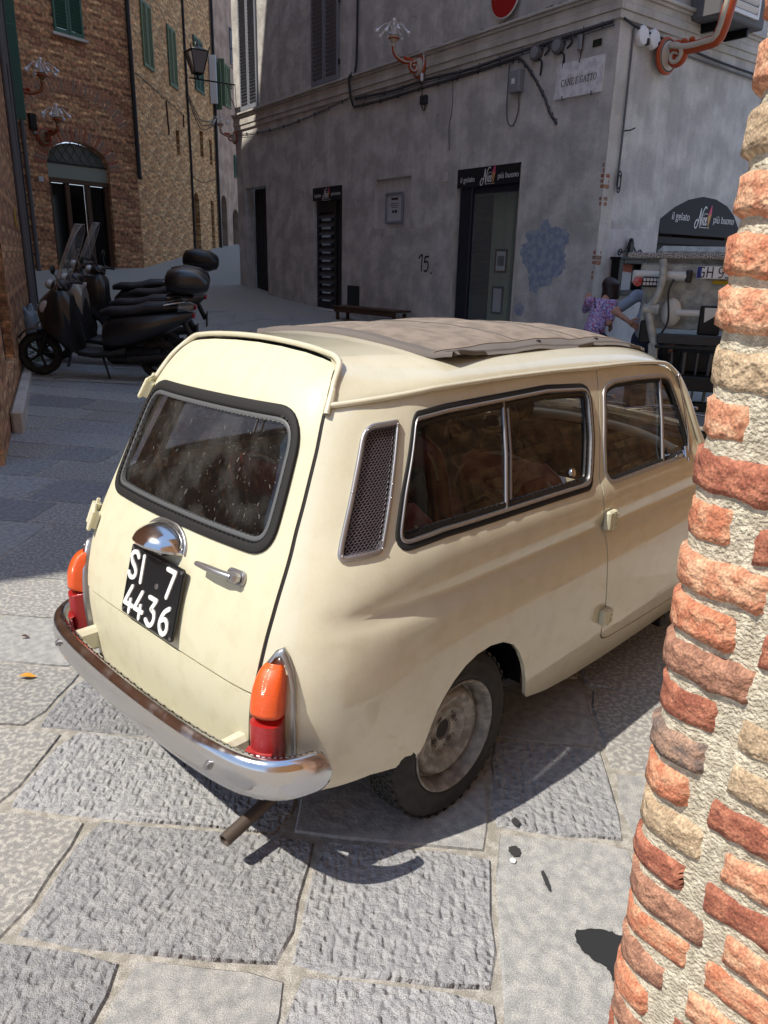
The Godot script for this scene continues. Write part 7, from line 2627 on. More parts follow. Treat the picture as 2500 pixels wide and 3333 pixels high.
	mb.box(Vector3(1.06, 0.27, 0.02), Vector3(0.62, 0.20, 0.20), 0.05)
	mb.tube([Vector3(1.0, 0.24, 0.16), Vector3(1.45, 0.30, 0.17), Vector3(1.62, 0.36, 0.17)], 0.055, 10)
	obj("engine_and_exhaust", mb.done(), mats["rim_dark"], g)
	mb = MB.new()
	mb.tube([Vector3(1.62, 0.70, 0), Vector3(1.74, 0.46, 0)], 0.035, 6)
	mb.box(Vector3(1.76, 0.46, 0), Vector3(0.015, 0.20, 0.18), 0.004)
	obj("rear_mudguard", mb.done(), blk, g)
	mb = MB.new()
	mb.box(Vector3(1.745, 0.77, 0), Vector3(0.03, 0.06, 0.16), 0.012)
	obj("tail_light", mb.done(), mats["red_lens"], g)
	# handlebar, grips, mirrors
	mb = MB.new()
	mb.tube(curve3([Vector3(0.44, 1.02, -0.34), Vector3(0.36, 1.04, -0.18), Vector3(0.30, 1.03, 0), Vector3(0.36, 1.04, 0.18), Vector3(0.44, 1.02, 0.34)], 4), 0.014, 8)
	mb.ball(Vector3(0.29, 1.02, 0), Vector3(0.10, 0.075, 0.15), 14, 9)
	obj("handlebar", mb.done(), blk, g)
	mb = MB.new()
	for sd in [-1.0, 1.0]:
		mb.tube([Vector3(0.38, 1.03, sd * 0.20), Vector3(0.33, 1.06, sd * 0.30), Vector3(0.38, 1.04, sd * 0.36)], 0.007, 6)
	obj("brake_lever", mb.done(), chrome, g)
	for sd in [-1.0, 1.0]:
		mb = MB.new()
		mb.tube([Vector3(0.34, 1.05, sd * 0.2), Vector3(0.30, 1.18, sd * 0.30)], 0.006, 6)
		mb.ball(Vector3(0.30, 1.22, sd * 0.33), Vector3(0.02, 0.05, 0.075), 10, 7)
		obj("mirror", mb.done(), blk, g)
	mb = MB.new()
	mb.ball(Vector3(0.17, 1.03, 0), Vector3(0.05, 0.055, 0.085), 12, 8)
	obj("headlight", mb.done(), mats["lamp_clear"], g)
	# foot rest edge and stand
	mb = MB.new()
	mb.tube([Vector3(0.72, 0.25, 0.12), Vector3(0.80, 0.03, 0.22)], 0.014, 6)
	obj("stand", mb.done(), mats["rim_dark"], g)
	mb = MB.new()
	mb.tube([Vector3(1.42, 0.88, -0.13), Vector3(1.60, 0.92, -0.12), Vector3(1.68, 0.92, 0), Vector3(1.60, 0.92, 0.12), Vector3(1.42, 0.88, 0.13)], 0.012, 6)
	obj("grab_rail", mb.done(), chrome, g)
	if shield > 0.0:
		rows = []
		var edge := []
		for i in 11:
			var v := i / 10.0
			var line := []
			for j in 13:
				var u := lerpf(-1.0, 1.0, j / 12.0)
				var hw := 0.30 * sqrt(maxf(0.02, 1.0 - pow(maxf(v - 0.45, 0.0) / 0.56, 2.4))) * (0.75 + 0.25 * minf(v * 3.0, 1.0))
				line.append(Vector3(0.20 + v * 0.30 * shield + 0.09 * u * u, 0.98 + v * 0.74 * shield, u * hw))
			rows.append(line)
		mb = MB.new()
		mb.grid(rows, false, [], Vector3.LEFT)
		obj("windshield", mb.done(), glass("shield_glass", Color(0.85, 0.88, 0.9), 0.14), g)
		mb = MB.new()
		for i in 11: edge.append(rows[i][0])
		for j in range(1, 13): edge.append(rows[10][j])
		for i in range(9, -1, -1): edge.append(rows[i][12])
		mb.tube(edge, 0.004, 5)
		obj("windshield_edge", mb.done(), mat("shield_edge", Color(0.55, 0.56, 0.57), 0.2), g)
	if box > 0.0:
		mb = MB.new()
		loft([[1.44, 1.06, 0.06, 0.14, 2.6], [1.47, 1.06, 0.12, 0.19, 3.2], [1.62, 1.07, 0.145, 0.225, 3.2], [1.80, 1.06, 0.135, 0.215, 3.0], [1.90, 1.05, 0.09, 0.16, 2.6], [1.92, 1.05, 0.05, 0.10, 2.4]], mb, 24)
		var bx := obj("top_case", mb.done(), body if box < 1.5 else blk, g)
		bx.position.y = up
		mb = MB.new()
		loft([[1.455, 1.02, 0.012, 0.195, 4.0], [1.62, 1.02, 0.012, 0.232, 4.0], [1.80, 1.015, 0.012, 0.222, 4.0], [1.915, 1.01, 0.012, 0.13, 3.0]], mb, 24)
		obj("case_seam", mb.done(), mats["rim_dark"], bx)
		mb = MB.new()
		mb.box(Vector3(1.60, 0.905, 0), Vector3(0.30, 0.03, 0.22), 0.01)
		obj("case_rack", mb.done(), mats["black_metal"], bx)
	return g

func scooters() -> void:
	var navy := mat("scooter_black", Color(0.065, 0.07, 0.085), 0.28)
	navy.clearcoat_enabled = true
	navy.clearcoat = 0.7
	var seat := mat("scooter_seat", Color(0.11, 0.11, 0.125), 0.5)
	var silver := mat("scooter_silver", Color(0.55, 0.54, 0.52), 0.3, 0.3)
	var grp := "scooters parked side by side in the shade"
	var list := [
		["nearest black scooter with tall windscreen and big rounded black top case", Vector2(-7.30, -2.05), 0.92, navy, 0.95, 1.0, 0.08],
		["second scooter in the row, pale silver nose, small case with red reflector", Vector2(-8.05, -2.55), 0.88, silver, 0.0, 2.0, 0.06],
		["third dark scooter, its square black top case highest of the row", Vector2(-9.0, -3.3), 0.92, navy, 0.0, 2.0, 0.20],
		["farthest scooter in the row, by the brick doorway, with a clear windscreen", Vector2(-9.6, -3.35), 0.98, navy, 0.85, 0.0, 0.0]]
	for q in list:
		var p: Vector2 = q[1]
		var g := make_scooter(q[0], Vector3(p.x, gh(p.x, p.y), p.y), q[2], q[3], seat, q[4], q[5], grp, q[6])
		var px := p.x + 1.34 * cos(q[2])
		g.rotation = Vector3(0, q[2], 0)
		g.rotate_object_local(Vector3.BACK, atan((gh(px, p.y) - gh(p.x, p.y)) / 1.34))
		g.rotate_object_local(Vector3.RIGHT, 0.07)
	# painted bay lines
	var lm := mat("road_white", Color(0.66, 0.66, 0.64), 0.8)
	for q in [[Vector2(-7.30, -1.62), Vector2(-5.9, -3.35)], [Vector2(-8.0, -2.15), Vector2(-6.7, -3.75)]]:
		var mb := MB.new()
		var d: Vector2 = (q[1] - q[0]).normalized()
		var s := Vector2(-d.y, d.x) * 0.05
		rng.seed = 5
		for k in 12:
			var a: Vector2 = q[0].lerp(q[1], k / 12.0)
			var b: Vector2 = q[0].lerp(q[1], (k + 1) / 12.0 - 0.006 * (k % 3))
			var h := 0.006
			mb.quad(Vector3(a.x - s.x, gh(a.x - s.x) + h, a.y - s.y), Vector3(b.x - s.x, gh(b.x - s.x) + h, b.y - s.y), Vector3(b.x + s.x, gh(b.x + s.x) + h, b.y + s.y), Vector3(a.x + s.x, gh(a.x + s.x) + h, a.y + s.y), Vector3.UP)
		tag(obj("bay_line", mb.done(), lm), "worn white painted line of the scooter bay", "line", "painted scooter bay lines", "structure")
	# weeds at the foot of the dark wall, litter beside them
	var w := MB.new()
	rng.seed = 31
	for k in 260:
		var c := Vector3(-7.75 + rng.randf_range(-0.22, 0.22), 0, -2.05 + rng.randf_range(-0.16, 0.16))
		c.y = gh(c.x) + rng.randf() * 0.30
		var a := rng.randf() * TAU
		var u := Vector3(cos(a), rng.randf_range(-0.4, 0.6), sin(a)).normalized() * rng.randf_range(0.04, 0.08)
		var v := Vector3(-sin(a), rng.randf_range(-0.3, 0.3), cos(a)) * rng.randf_range(0.015, 0.03)
		var n := u.cross(v).normalized()
		w.tri(c, c + u * 0.5 + v, c + u, n, n, n)
		w.tri(c, c + u, c + u * 0.5 - v, n, n, n)
	var wm := mat("weed_green", Color(0.22, 0.33, 0.17), 0.7)
	wm.backlight_enabled = true
	wm.backlight = Color(0.1, 0.18, 0.05)
	tag(obj("weeds", w.done(), wm), "clump of green weeds at the foot of the dark wall before the first scooter", "weeds", "", "stuff")
	var g := thing("litter_bag", "crumpled pale plastic bag on the ground by the dark wall", "bag", Vector3(-9.6, gh(-9.6), -2.85))
	w = MB.new()
	var rows := []
	for i in 8:
		var la := PI * i / 7.0 - PI / 2
		var line := []
		for k in 14:
			var a := TAU * k / 14
			line.append(Vector3(cos(la) * cos(a) * 0.14, 0.22 + sin(la) * 0.22, cos(la) * sin(a) * 0.12) * rng.randf_range(0.82, 1.15))
		rows.append(line)
	w.grid(rows, true, [], Vector3.ZERO, Vector3(0, 0.2, 0))
	obj("bag", w.done(), mat("bag_pale", Color(0.52, 0.58, 0.62), 0.4), g)

# ---------------------------------------------------------------- truck
func truck() -> void:
	var g := thing("utility_truck", "pale grey refuse truck seen from behind beyond the car, half hidden by the brick corner", "truck", Vector3(-1.36, -0.12, -6.14), 0.419)
	var gp := textured("truck_grey", blend_tex(256, Color(0.55, 0.57, 0.56), Color(0.68, 0.69, 0.67), nz(256, 0.02, 4, 161), nz(256, 0.2, 2, 162), 0.12), 0.5, null, 0.0, 1.5)
	var dirty := textured("truck_rail", blend_tex(256, Color(0.25, 0.25, 0.25), Color(0.75, 0.75, 0.74), nz(256, 0.06, 4, 163), nz(256, 0.3, 2, 164), 0.3), 0.8, null, 0.0, 4.0)
	var dk: Material = mats["black_metal"]
	var mb := MB.new()
	# hopper: side walls, floor and sloping back
	mb.slab(PackedVector2Array([Vector2(-0.50, 1.10), Vector2(0.50, 1.10), Vector2(0.58, 1.78), Vector2(-0.58, 1.78)]), Vector3(0, 0, -0.16), Vector3.RIGHT, Vector3.UP, 0.05, 0.01)
	mb.box(Vector3(-0.55, 1.42, -1.2), Vector3(0.05, 0.76, 2.1), 0.01)
	mb.box(Vector3(0.55, 1.42, -1.2), Vector3(0.05, 0.76, 2.1), 0.01)
	mb.box(Vector3(0, 1.02, -1.2), Vector3(1.06, 0.05, 2.1), 0.01)
	mb.box(Vector3(0, 1.68, -0.07), Vector3(1.24, 0.10, 0.12), 0.02)
	obj("hopper", mb.done(), gp, g)
	bar("top_rail", Vector3(0, 1.80, -0.06), Vector3(1.52, 0.055, 0.16), dirty, g, 0.012)
	bar("canopy", Vector3(0, 1.50, -2.4), Vector3(1.1, 0.9, 0.3), gp, g, 0.06)
	# lamp beam with reflector and lamp
	mb = MB.new()
	mb.tube([Vector3(-0.66, 1.615, 0.03), Vector3(-0.18, 1.615, 0.03)], 0.045, 12)
	mb.box(Vector3(-0.60, 1.60, 0.0), Vector3(0.18, 0.12, 0.10), 0.01)
	obj("lamp_beam", mb.done(), mat("truck_white", Color(0.76, 0.77, 0.76), 0.5), g)
	mb = MB.new()
	mb.lathe([[0.048, 0.0], [0.046, 0.012], [0.0, 0.016]], Vector3(-0.63, 1.555, 0.075), Basis(Vector3.RIGHT, Vector3.BACK, Vector3.DOWN), 18)
	obj("reflector", mb.done(), mats["red_lens"], g)
	bar("work_lamp", Vector3(-0.50, 1.555, 0.09), Vector3(0.17, 0.10, 0.06), mats["black_plastic"], g, 0.01)
	for k in 10: bar("lamp_cell", Vector3(-0.565 + (k % 5) * 0.032, 1.575 - (k / 5) * 0.038, 0.122), Vector3(0.024, 0.026, 0.006), mats["lamp_clear"], g, 0.002)
	bar("beam_cap", Vector3(-0.165, 1.615, 0.03), Vector3(0.06, 0.12, 0.10), mats["black_plastic"], g, 0.012)
	# plate
	var p := bar("number_plate", Vector3(0.16, 1.655, 0.09), Vector3(0.52, 0.112, 0.008), mat("plate_pale", Color(0.84, 0.85, 0.86), 0.4), g, 0.002)
	bar("blue_band", Vector3(-0.078, 1.655, 0.0955), Vector3(0.040, 0.106, 0.004), mat("plate_blue", Color(0.05, 0.17, 0.55), 0.4), p, 0.0)
	var t := obj("lettering", letters("GH 957", 0.088, 0.003), mats["sign_black"], p)
	t.position = Vector3(0.085, 1.655, 0.097)
	t.scale = Vector3(0.92, 1.15, 1)
	bar("yellow_sticker", Vector3(0.14, 1.565, -0.102), Vector3(0.16, 0.035, 0.004), mats["paper_yellow"], g, 0.0)
	# lifting arms
	for e in [-1.0, 1.0]:
		mb = MB.new()
		var c := curve3([Vector3(e * 0.42, 1.76, 0.10), Vector3(e * 0.40, 1.60, 0.15), Vector3(e * 0.43, 1.42, 0.16), Vector3(e * 0.50, 1.31, 0.15)], 5)
		mb.tube(c, 0.035, 8)
		mb.tube([Vector3(e * 0.54, 1.30, 0.16), Vector3(e * 0.40, 1.30, 0.16)], 0.05, 12)
		mb.tube(curve3([Vector3(e * 0.50, 1.30, 0.15), Vector3(e * 0.44, 1.10, 0.18), Vector3(e * 0.38, 0.92, 0.20)], 4), 0.04, 8)
		mb.box(Vector3(e * 0.38, 0.62, 0.18), Vector3(0.09, 0.72, 0.06), 0.01, Basis(Vector3.BACK, e * -0.08))
		obj("lifting_arm", mb.done(), gp, g)
		mb = MB.new()
		mb.tube(curve3([Vector3(e * 0.30, 1.58, 0.08), Vector3(e * 0.33, 1.46, 0.17), Vector3(e * 0.30, 1.20, 0.18), Vector3(e * 0.36, 1.05, 0.2)], 5), 0.010, 6)
		obj("hose", mb.done(), mats["cable_dark"], g)
	bar("side_box", Vector3(-0.50, 1.08, 0.12), Vector3(0.11, 0.22, 0.10), dk, g, 0.012)
	mb = MB.new()
	mb.tube([Vector3(-0.24, 1.27, 0.05), Vector3(0.02, 1.27, 0.05)], 0.035, 10)
	mb.ball(Vector3(-0.28, 1.27, 0.02), Vector3(0.10, 0.14, 0.06), 12, 8)
	obj("roller", mb.done(), mats["truck_white"], g)
	for x in [0.08, 0.34]:
		bar("bin_hook_plate", Vector3(x, 1.21, 0.09), Vector3(0.20, 0.28, 0.03), dk, g, 0.012)
		mb = MB.new()
		mb.slab(PackedVector2Array([Vector2(x - 0.06, 1.33), Vector2(x + 0.06, 1.33), Vector2(x + 0.05, 1.26), Vector2(x - 0.05, 1.19)]), Vector3(0, 0, 0.106), Vector3.RIGHT, Vector3.UP, 0.003)
		obj("white_mark", mb.done(), mats["truck_white"], g)
		mb = MB.new()
		mb.slab(PackedVector2Array([Vector2(x + 0.05, 1.26), Vector2(x + 0.055, 1.30), Vector2(x - 0.03, 1.19), Vector2(x - 0.05, 1.19)]), Vector3(0, 0, 0.1065), Vector3.RIGHT, Vector3.UP, 0.003)
		obj("red_mark", mb.done(), mats["sign_red"], g)
	bar("cross_bar", Vector3(0.06, 1.03, 0.22), Vector3(0.88, 0.10, 0.08), mat("bar_dark", Color(0.13, 0.135, 0.15), 0.5), g, 0.01)
	bar("cross_bar_lip", Vector3(0.06, 0.955, 0.25), Vector3(0.90, 0.03, 0.06), dk, g, 0.006)
	# running gear
	mb = MB.new()
	mb.box(Vector3(0, 0.62, -1.3), Vector3(0.70, 0.14, 3.2), 0.01)
	mb.box(Vector3(0, 0.50, -0.45), Vector3(1.0, 0.10, 0.12), 0.01)
	mb.box(Vector3(0.1, 0.80, -0.02), Vector3(0.5, 0.22, 0.12), 0.02)
	mb.box(Vector3(0, 0.36, 0.02), Vector3(1.0, 0.10, 0.06), 0.01)
	obj("chassis", mb.done(), dk, g)
	mb = MB.new()
	for k in 5: mb.tube([Vector3(-0.22 + k * 0.12, 0.90, 0.14), Vector3(-0.20 + k * 0.11, 0.42, 0.10)], 0.012 + 0.006 * (k % 2), 6)
	obj("hydraulic_pipe", mb.done(), mats["cable_grey"], g)
	for q in [[-0.50, -0.75], [0.50, -0.75], [-0.50, -2.75], [0.50, -2.75]]:
		mb = MB.new()
		mb.lathe([[0.17, -0.07], [0.27, -0.08], [0.30, -0.05], [0.305, 0.0], [0.30, 0.05], [0.27, 0.08], [0.17, 0.07], [0.15, 0.03], [0.0, 0.03]], Vector3(q[0], 0.305, q[1]), Basis(Vector3.UP, Vector3.RIGHT, Vector3.FORWARD), 28)
		obj("wheel", mb.done(), mats["tyre_rubber"], g)
	mb = MB.new()
	mb.box(Vector3(0, 1.20, -2.95), Vector3(1.2, 1.2, 0.9), 0.15)
	obj("cab", mb.done(), gp, g)

# ---------------------------------------------------------------- people: smooth union of tapered bones, meshed as surface nets
func bone_mesh(bones: Array, cell: float, k: float, mb: MB) -> void:
	var lo := Vector3.INF
	var hi := -Vector3.INF
	for b in bones:
		var r := maxf(b[2], b[3]) + k + cell * 2
		lo = lo.min(b[0] - Vector3.ONE * r).min(b[1] - Vector3.ONE * r)
		hi = hi.max(b[0] + Vector3.ONE * r).max(b[1] + Vector3.ONE * r)
	var nx := int(ceil((hi.x - lo.x) / cell)) + 1
	var ny := int(ceil((hi.y - lo.y) / cell)) + 1
	var nzz := int(ceil((hi.z - lo.z) / cell)) + 1
	var f := PackedFloat32Array()
	f.resize(nx * ny * nzz)
	f.fill(1.0)
	for b in bones:
		var A: Vector3 = b[0]
		var B: Vector3 = b[1]
		var r := maxf(b[2], b[3]) + k + cell * 2
		var l := ((A.min(B) - Vector3.ONE * r - lo) / cell).floor()
		var h := ((A.max(B) + Vector3.ONE * r - lo) / cell).ceil()
		var ab := B - A
		var L := maxf(ab.length_squared(), 1e-9)
		for z in range(maxi(0, int(l.z)), mini(nzz, int(h.z) + 1)):
			for y in range(maxi(0, int(l.y)), mini(ny, int(h.y) + 1)):
				for x in range(maxi(0, int(l.x)), mini(nx, int(h.x) + 1)):
					var p := lo + Vector3(x, y, z) * cell
					var t := clampf((p - A).dot(ab) / L, 0.0, 1.0)
					var d := (p - A - ab * t).length() - lerpf(b[2], b[3], t)
					var i := (z * ny + y) * nx + x
					var o := f[i]
					var m := maxf(k - absf(o - d), 0.0) / k
					f[i] = minf(o, d) - m * m * k * 0.25
	var at := {}
	var corner := [Vector3i(0, 0, 0), Vector3i(1, 0, 0), Vector3i(0, 1, 0), Vector3i(1, 1, 0), Vector3i(0, 0, 1), Vector3i(1, 0, 1), Vector3i(0, 1, 1), Vector3i(1, 1, 1)]
	var edges := [[0, 1], [2, 3], [4, 5], [6, 7], [0, 2], [1, 3], [4, 6], [5, 7], [0, 4], [1, 5], [2, 6], [3, 7]]
	var sx := 1
	var sy := nx
	var sz := nx * ny
	for z in nzz - 1:
		for y in ny - 1:
			for x in nx - 1:
				var i := z * sz + y * sy + x
				var s0 := f[i] < 0.0
				if (f[i + sx] < 0.0) == s0 and (f[i + sy] < 0.0) == s0 and (f[i + sz] < 0.0) == s0 and (f[i + sx + sy] < 0.0) == s0 and (f[i + sx + sz] < 0.0) == s0 and (f[i + sy + sz] < 0.0) == s0 and (f[i + sx + sy + sz] < 0.0) == s0: continue
				var v := []
				for c in corner: v.append(f[i + c.x * sx + c.y * sy + c.z * sz])
				var sum := Vector3.ZERO
				var n := 0
				for e in edges:
					if (v[e[0]] < 0.0) != (v[e[1]] < 0.0):
						var u: float = v[e[0]] / (v[e[0]] - v[e[1]])
						sum += Vector3(corner[e[0]]).lerp(Vector3(corner[e[1]]), u)
						n += 1
				at[i] = lo + (Vector3(x, y, z) + sum / n) * cell
	var grad := func(p: Vector3) -> Vector3:
		var q := (p - lo) / cell
		var x := clampi(int(q.x + 0.5), 1, nx - 2)
		var y := clampi(int(q.y + 0.5), 1, ny - 2)
		var z := clampi(int(q.z + 0.5), 1, nzz - 2)
		var i := z * sz + y * sy + x
		return Vector3(f[i + sx] - f[i - sx], f[i + sy] - f[i - sy], f[i + sz] - f[i - sz]).normalized()
	for i in at.keys():
		var x: int = i % nx
		var y: int = (i / nx) % ny
		var z: int = i / sz
		for e in [[sx, sy, sz], [sy, sz, sx], [sz, sx, sy]]:
			if (f[i] < 0.0) == (f[i + e[0]] < 0.0): continue
			var q := [i, i - e[1], i - e[1] - e[2], i - e[2]]
			if not (at.has(q[0]) and at.has(q[1]) and at.has(q[2]) and at.has(q[3])): continue
			var P := []
			var N := []
			for j in q:
				P.append(at[j])
				N.append(grad.call(at[j]))
			mb.tri(P[0], P[1], P[2], N[0], N[1], N[2])
			mb.tri(P[0], P[2], P[3], N[0], N[2], N[3])

func hand_bones(wrist: Vector3, dir: Vector3, palm_n: Vector3, curl: float, side: float) -> Array:
	var d := dir.normalized()
	var n := palm_n.normalized()
	var s := d.cross(n).normalized() * side
	var out := [[wrist, wrist + d * 0.045, 0.024, 0.030], [wrist + d * 0.04 + s * 0.022, wrist + d * 0.085 + s * 0.026, 0.015, 0.013], [wrist + d * 0.04 - s * 0.022, wrist + d * 0.08 - s * 0.028, 0.015, 0.013], [wrist + d * 0.045, wrist + d * 0.09, 0.016, 0.013]]
	var ln := [0.068, 0.078, 0.073, 0.058]
	for k in 4:
		var o := wrist + d * 0.088 + s * (0.030 - k * 0.020)
		var m: Vector3 = o + (d + n * curl * 0.6 + s * (0.10 - 0.07 * k)).normalized() * ln[k] * 0.55
		out.append([o, m, 0.0095, 0.0088])
		out.append([m, m + (d + n * curl * 1.6).normalized() * ln[k] * 0.5, 0.0088, 0.0075])
	var tb := wrist + d * 0.03 + s * 0.034
	var tm := tb + (d * 0.6 + s * 0.8).normalized() * 0.045
	out.append([tb, tm, 0.013, 0.011])
	out.append([tm, tm + (d * 0.9 + s * 0.3 + n * curl).normalized() * 0.035, 0.011, 0.009])
	return out

func head_bones(c: Vector3, face: Vector3, s := 1.0) -> Array:
	var f := face.normalized()
	var r := f.cross(Vector3.UP).normalized()
	var u := r.cross(f).normalized()
	var b := [[c + u * 0.03 * s - f * 0.015 * s, c + u * 0.03 * s + f * 0.03 * s, 0.088 * s, 0.080 * s], [c - u * 0.04 * s + f * 0.035 * s, c - u * 0.075 * s + f * 0.050 * s, 0.058 * s, 0.036 * s], [c + u * 0.012 * s + f * 0.098 * s, c - u * 0.018 * s + f * 0.116 * s, 0.009 * s, 0.015 * s], [c - u * 0.050 * s + f * 0.085 * s - r * 0.018 * s, c - u * 0.050 * s + f * 0.085 * s + r * 0.018 * s, 0.013 * s, 0.013 * s]]
	for e in [-1.0, 1.0]:
		b.append([c + r * e * 0.083 * s + u * 0.02 * s, c + r * e * 0.086 * s - u * 0.022 * s, 0.013 * s, 0.010 * s])
		b.append([c + u * 0.034 * s + f * 0.094 * s + r * e * 0.018 * s, c + u * 0.030 * s + f * 0.086 * s + r * e * 0.048 * s, 0.011 * s, 0.010 * s])
	return b

func people() -> void:
	var skin := mat("skin", Color(0.70, 0.50, 0.41), 0.6)
	skin.subsurf_scatter_enabled = true
	skin.subsurf_scatter_strength = 0.1
	# man: grey shirt, hand on hip, face turned to the woman
	var gy := gh(-2.5, -7.4)
	var m := thing("person", "man in grey t-shirt with a hand on his hip beside the refuse truck", "person", Vector3(-2.48, gy, -7.42))
	var o := m.position
	var J := func(x: float, y: float, z: float) -> Vector3: return Vector3(x, y, z) - o
	var head: Vector3 = J.call(-2.51, 1.44, -7.43)
	var neck: Vector3 = J.call(-2.50, 1.30, -7.44)
	var shR: Vector3 = J.call(-2.645, 1.245, -7.31)
	var shL: Vector3 = J.call(-2.34, 1.235, -7.56)
	var elR: Vector3 = J.call(-2.78, 1.06, -7.08)
	var wrR: Vector3 = J.call(-2.575, 0.965, -7.03)
	var elL: Vector3 = J.call(-2.20, 0.98, -7.62)
	var wrL: Vector3 = J.call(-2.22, 0.76, -7.52)
	var hip: Vector3 = J.call(-2.475, 0.74, -7.38)
	var belly: Vector3 = J.call(-2.455, 0.93, -7.33)
	var mb := MB.new()
	var body := [[neck - Vector3(0, 0.03, 0), head - Vector3(0, 0.06, 0), 0.062, 0.058], [neck, (shR + shL) / 2 - Vector3(0, 0.1, 0), 0.06, 0.11], [(shR + shL) / 2 - Vector3(0, 0.08, 0), hip, 0.12, 0.13], [shR, elR, 0.050, 0.040], [elR, wrR, 0.042, 0.028], [shL, elL, 0.050, 0.040], [elL, wrL, 0.042, 0.028]]
	for e in [-1.0, 1.0]:
		var hp: Vector3 = hip + Vector3(0.06 * e, -0.02, -0.06 * e)
		var kn := Vector3(0.10 * e, 0.42, -0.08 * e + 0.02)
		var an := Vector3(0.11 * e, 0.07, -0.09 * e)
		body.append_array([[hp, kn, 0.085, 0.055], [kn, an, 0.055, 0.038], [an - Vector3(0, 0.03, 0), an + Vector3(-0.08, -0.035, 0.14), 0.040, 0.032]])
	bone_mesh(body, 0.020, 0.035, mb)
	bone_mesh(head_bones(head, Vector3(-0.75, -0.08, 0.25)), 0.009, 0.018, mb)
	bone_mesh(hand_bones(wrR, Vector3(0.55, -0.35, -0.35), Vector3(0.2, -0.2, -1), 0.35, 1.0), 0.0055, 0.010, mb)
	bone_mesh(hand_bones(wrL, Vector3(0.0, -1.0, 0.1), Vector3(-1, 0, 0), 0.3, 1.0), 0.0055, 0.010, mb)
	obj("body", mb.done(), skin, m)
	mb = MB.new()
	bone_mesh([[neck - Vector3(0, 0.045, 0), (shR + shL) / 2 - Vector3(0, 0.10, 0), 0.075, 0.125], [shR, shL, 0.062, 0.062], [(shR + shL) / 2 - Vector3(0, 0.12, 0), belly, 0.138, 0.160], [belly, hip + Vector3(0, 0.02, 0), 0.160, 0.150], [shR, shR.lerp(elR, 0.72), 0.066, 0.060], [shL, shL.lerp(elL, 0.72), 0.066, 0.060]], 0.018, 0.04, mb)
	var cloth := textured("shirt_grey", blend_tex(256, Color(0.50, 0.53, 0.60), Color(0.58, 0.61, 0.67), nz(256, 0.02, 4, 171), nz(256, 0.3, 2, 172), 0.06), 0.9, tex_l(256, nz(256, 0.012, 4, 173)), 2.5, 2.0)
	obj("t_shirt", mb.done(), cloth, m)
	mb = MB.new()
	var tr := [[hip + Vector3(0.05, 0, 0), hip - Vector3(0.05, 0, 0), 0.145, 0.145]]
	for e in [-1.0, 1.0]:
		var hp: Vector3 = hip + Vector3(0.06 * e, -0.04, -0.06 * e)
		var kn := Vector3(0.10 * e, 0.42, -0.08 * e + 0.02)
		tr.append([hp, kn, 0.105, 0.080])
		tr.append([kn, Vector3(0.11 * e, 0.10, -0.09 * e), 0.080, 0.070])
	bone_mesh(tr, 0.022, 0.03, mb)
	obj("trousers", mb.done(), mat("trousers_navy", Color(0.13, 0.16, 0.24), 0.9), m)
	mb = MB.new()
	bone_mesh([[head + Vector3(0.03, 0.055, -0.01), head + Vector3(0.055, 0.0, -0.015), 0.078, 0.060]], 0.010, 0.02, mb)
	obj("hair", mb.done(), mat("hair_grey", Color(0.42, 0.41, 0.40), 0.8), m)
	eyes(head, Vector3(-0.75, -0.08, 0.25), m)
	# woman: floral blouse, dark bob, leaning to the menu case with a hand on the corner
	gy = gh(-3.4, -7.9)
	var w := thing("person", "woman in floral blouse with dark bobbed hair leaning to read the menu case", "person", Vector3(-3.40, gy, -7.80))
	o = w.position
	head = J.call(-3.40, 1.30, -8.05) - Vector3.ZERO
	head = Vector3(-3.40, 1.295, -8.06) - o
	neck = Vector3(-3.41, 1.175, -7.98) - o
	shR = Vector3(-3.26, 1.10, -7.90) - o
	shL = Vector3(-3.535, 1.12, -7.78) - o
	elR = Vector3(-3.22, 0.87, -7.78) - o
	wrR = Vector3(-3.30, 0.80, -7.98) - o
	elL = Vector3(-3.68, 1.00, -7.93) - o
	wrL = Vector3(-3.81, 1.09, -8.20) - o
	hip = Vector3(-3.36, 0.66, -7.66) - o
	var chest: Vector3 = (shR + shL) / 2 - Vector3(0, 0.08, 0)
	mb = MB.new()
	body = [[neck - Vector3(0, 0.03, 0), head - Vector3(0, 0.05, 0), 0.048, 0.046], [neck, chest, 0.05, 0.095], [chest, hip, 0.10, 0.125], [shR, elR, 0.042, 0.034], [elR, wrR, 0.034, 0.023], [shL, elL, 0.042, 0.034], [elL, wrL, 0.034, 0.023]]
	var legs := []
	for e in [-1.0, 1.0]:
		var hp: Vector3 = hip + Vector3(0.075 * e, -0.03, 0.02 * e)
		var kn := Vector3(0.04 + 0.09 * e, 0.42, 0.06 + 0.03 * e)
		var an := Vector3(0.05 + 0.09 * e, 0.07, 0.13)
		legs.append([hp, kn, an])
		body.append_array([[hp, kn, 0.085, 0.052], [kn, an, 0.052, 0.034], [an - Vector3(0, 0.03, 0), an + Vector3(-0.03, -0.035, -0.14), 0.036, 0.028]])
	bone_mesh(body, 0.020, 0.032, mb)
	bone_mesh(head_bones(head, Vector3(0.35, -0.25, -0.9), 0.95), 0.009, 0.018, mb)
	bone_mesh(hand_bones(wrL, Vector3(-0.25, 0.75, -0.55), Vector3(-0.3, 0.1, -1), 0.1, -1.0), 0.0055, 0.010, mb)
	bone_mesh(hand_bones(wrR, Vector3(-0.4, -0.2, -0.8), Vector3(-1, 0, 0), 0.4, 1.0), 0.0055, 0.010, mb)
	obj("body", mb.done(), skin, w)
	mb = MB.new()
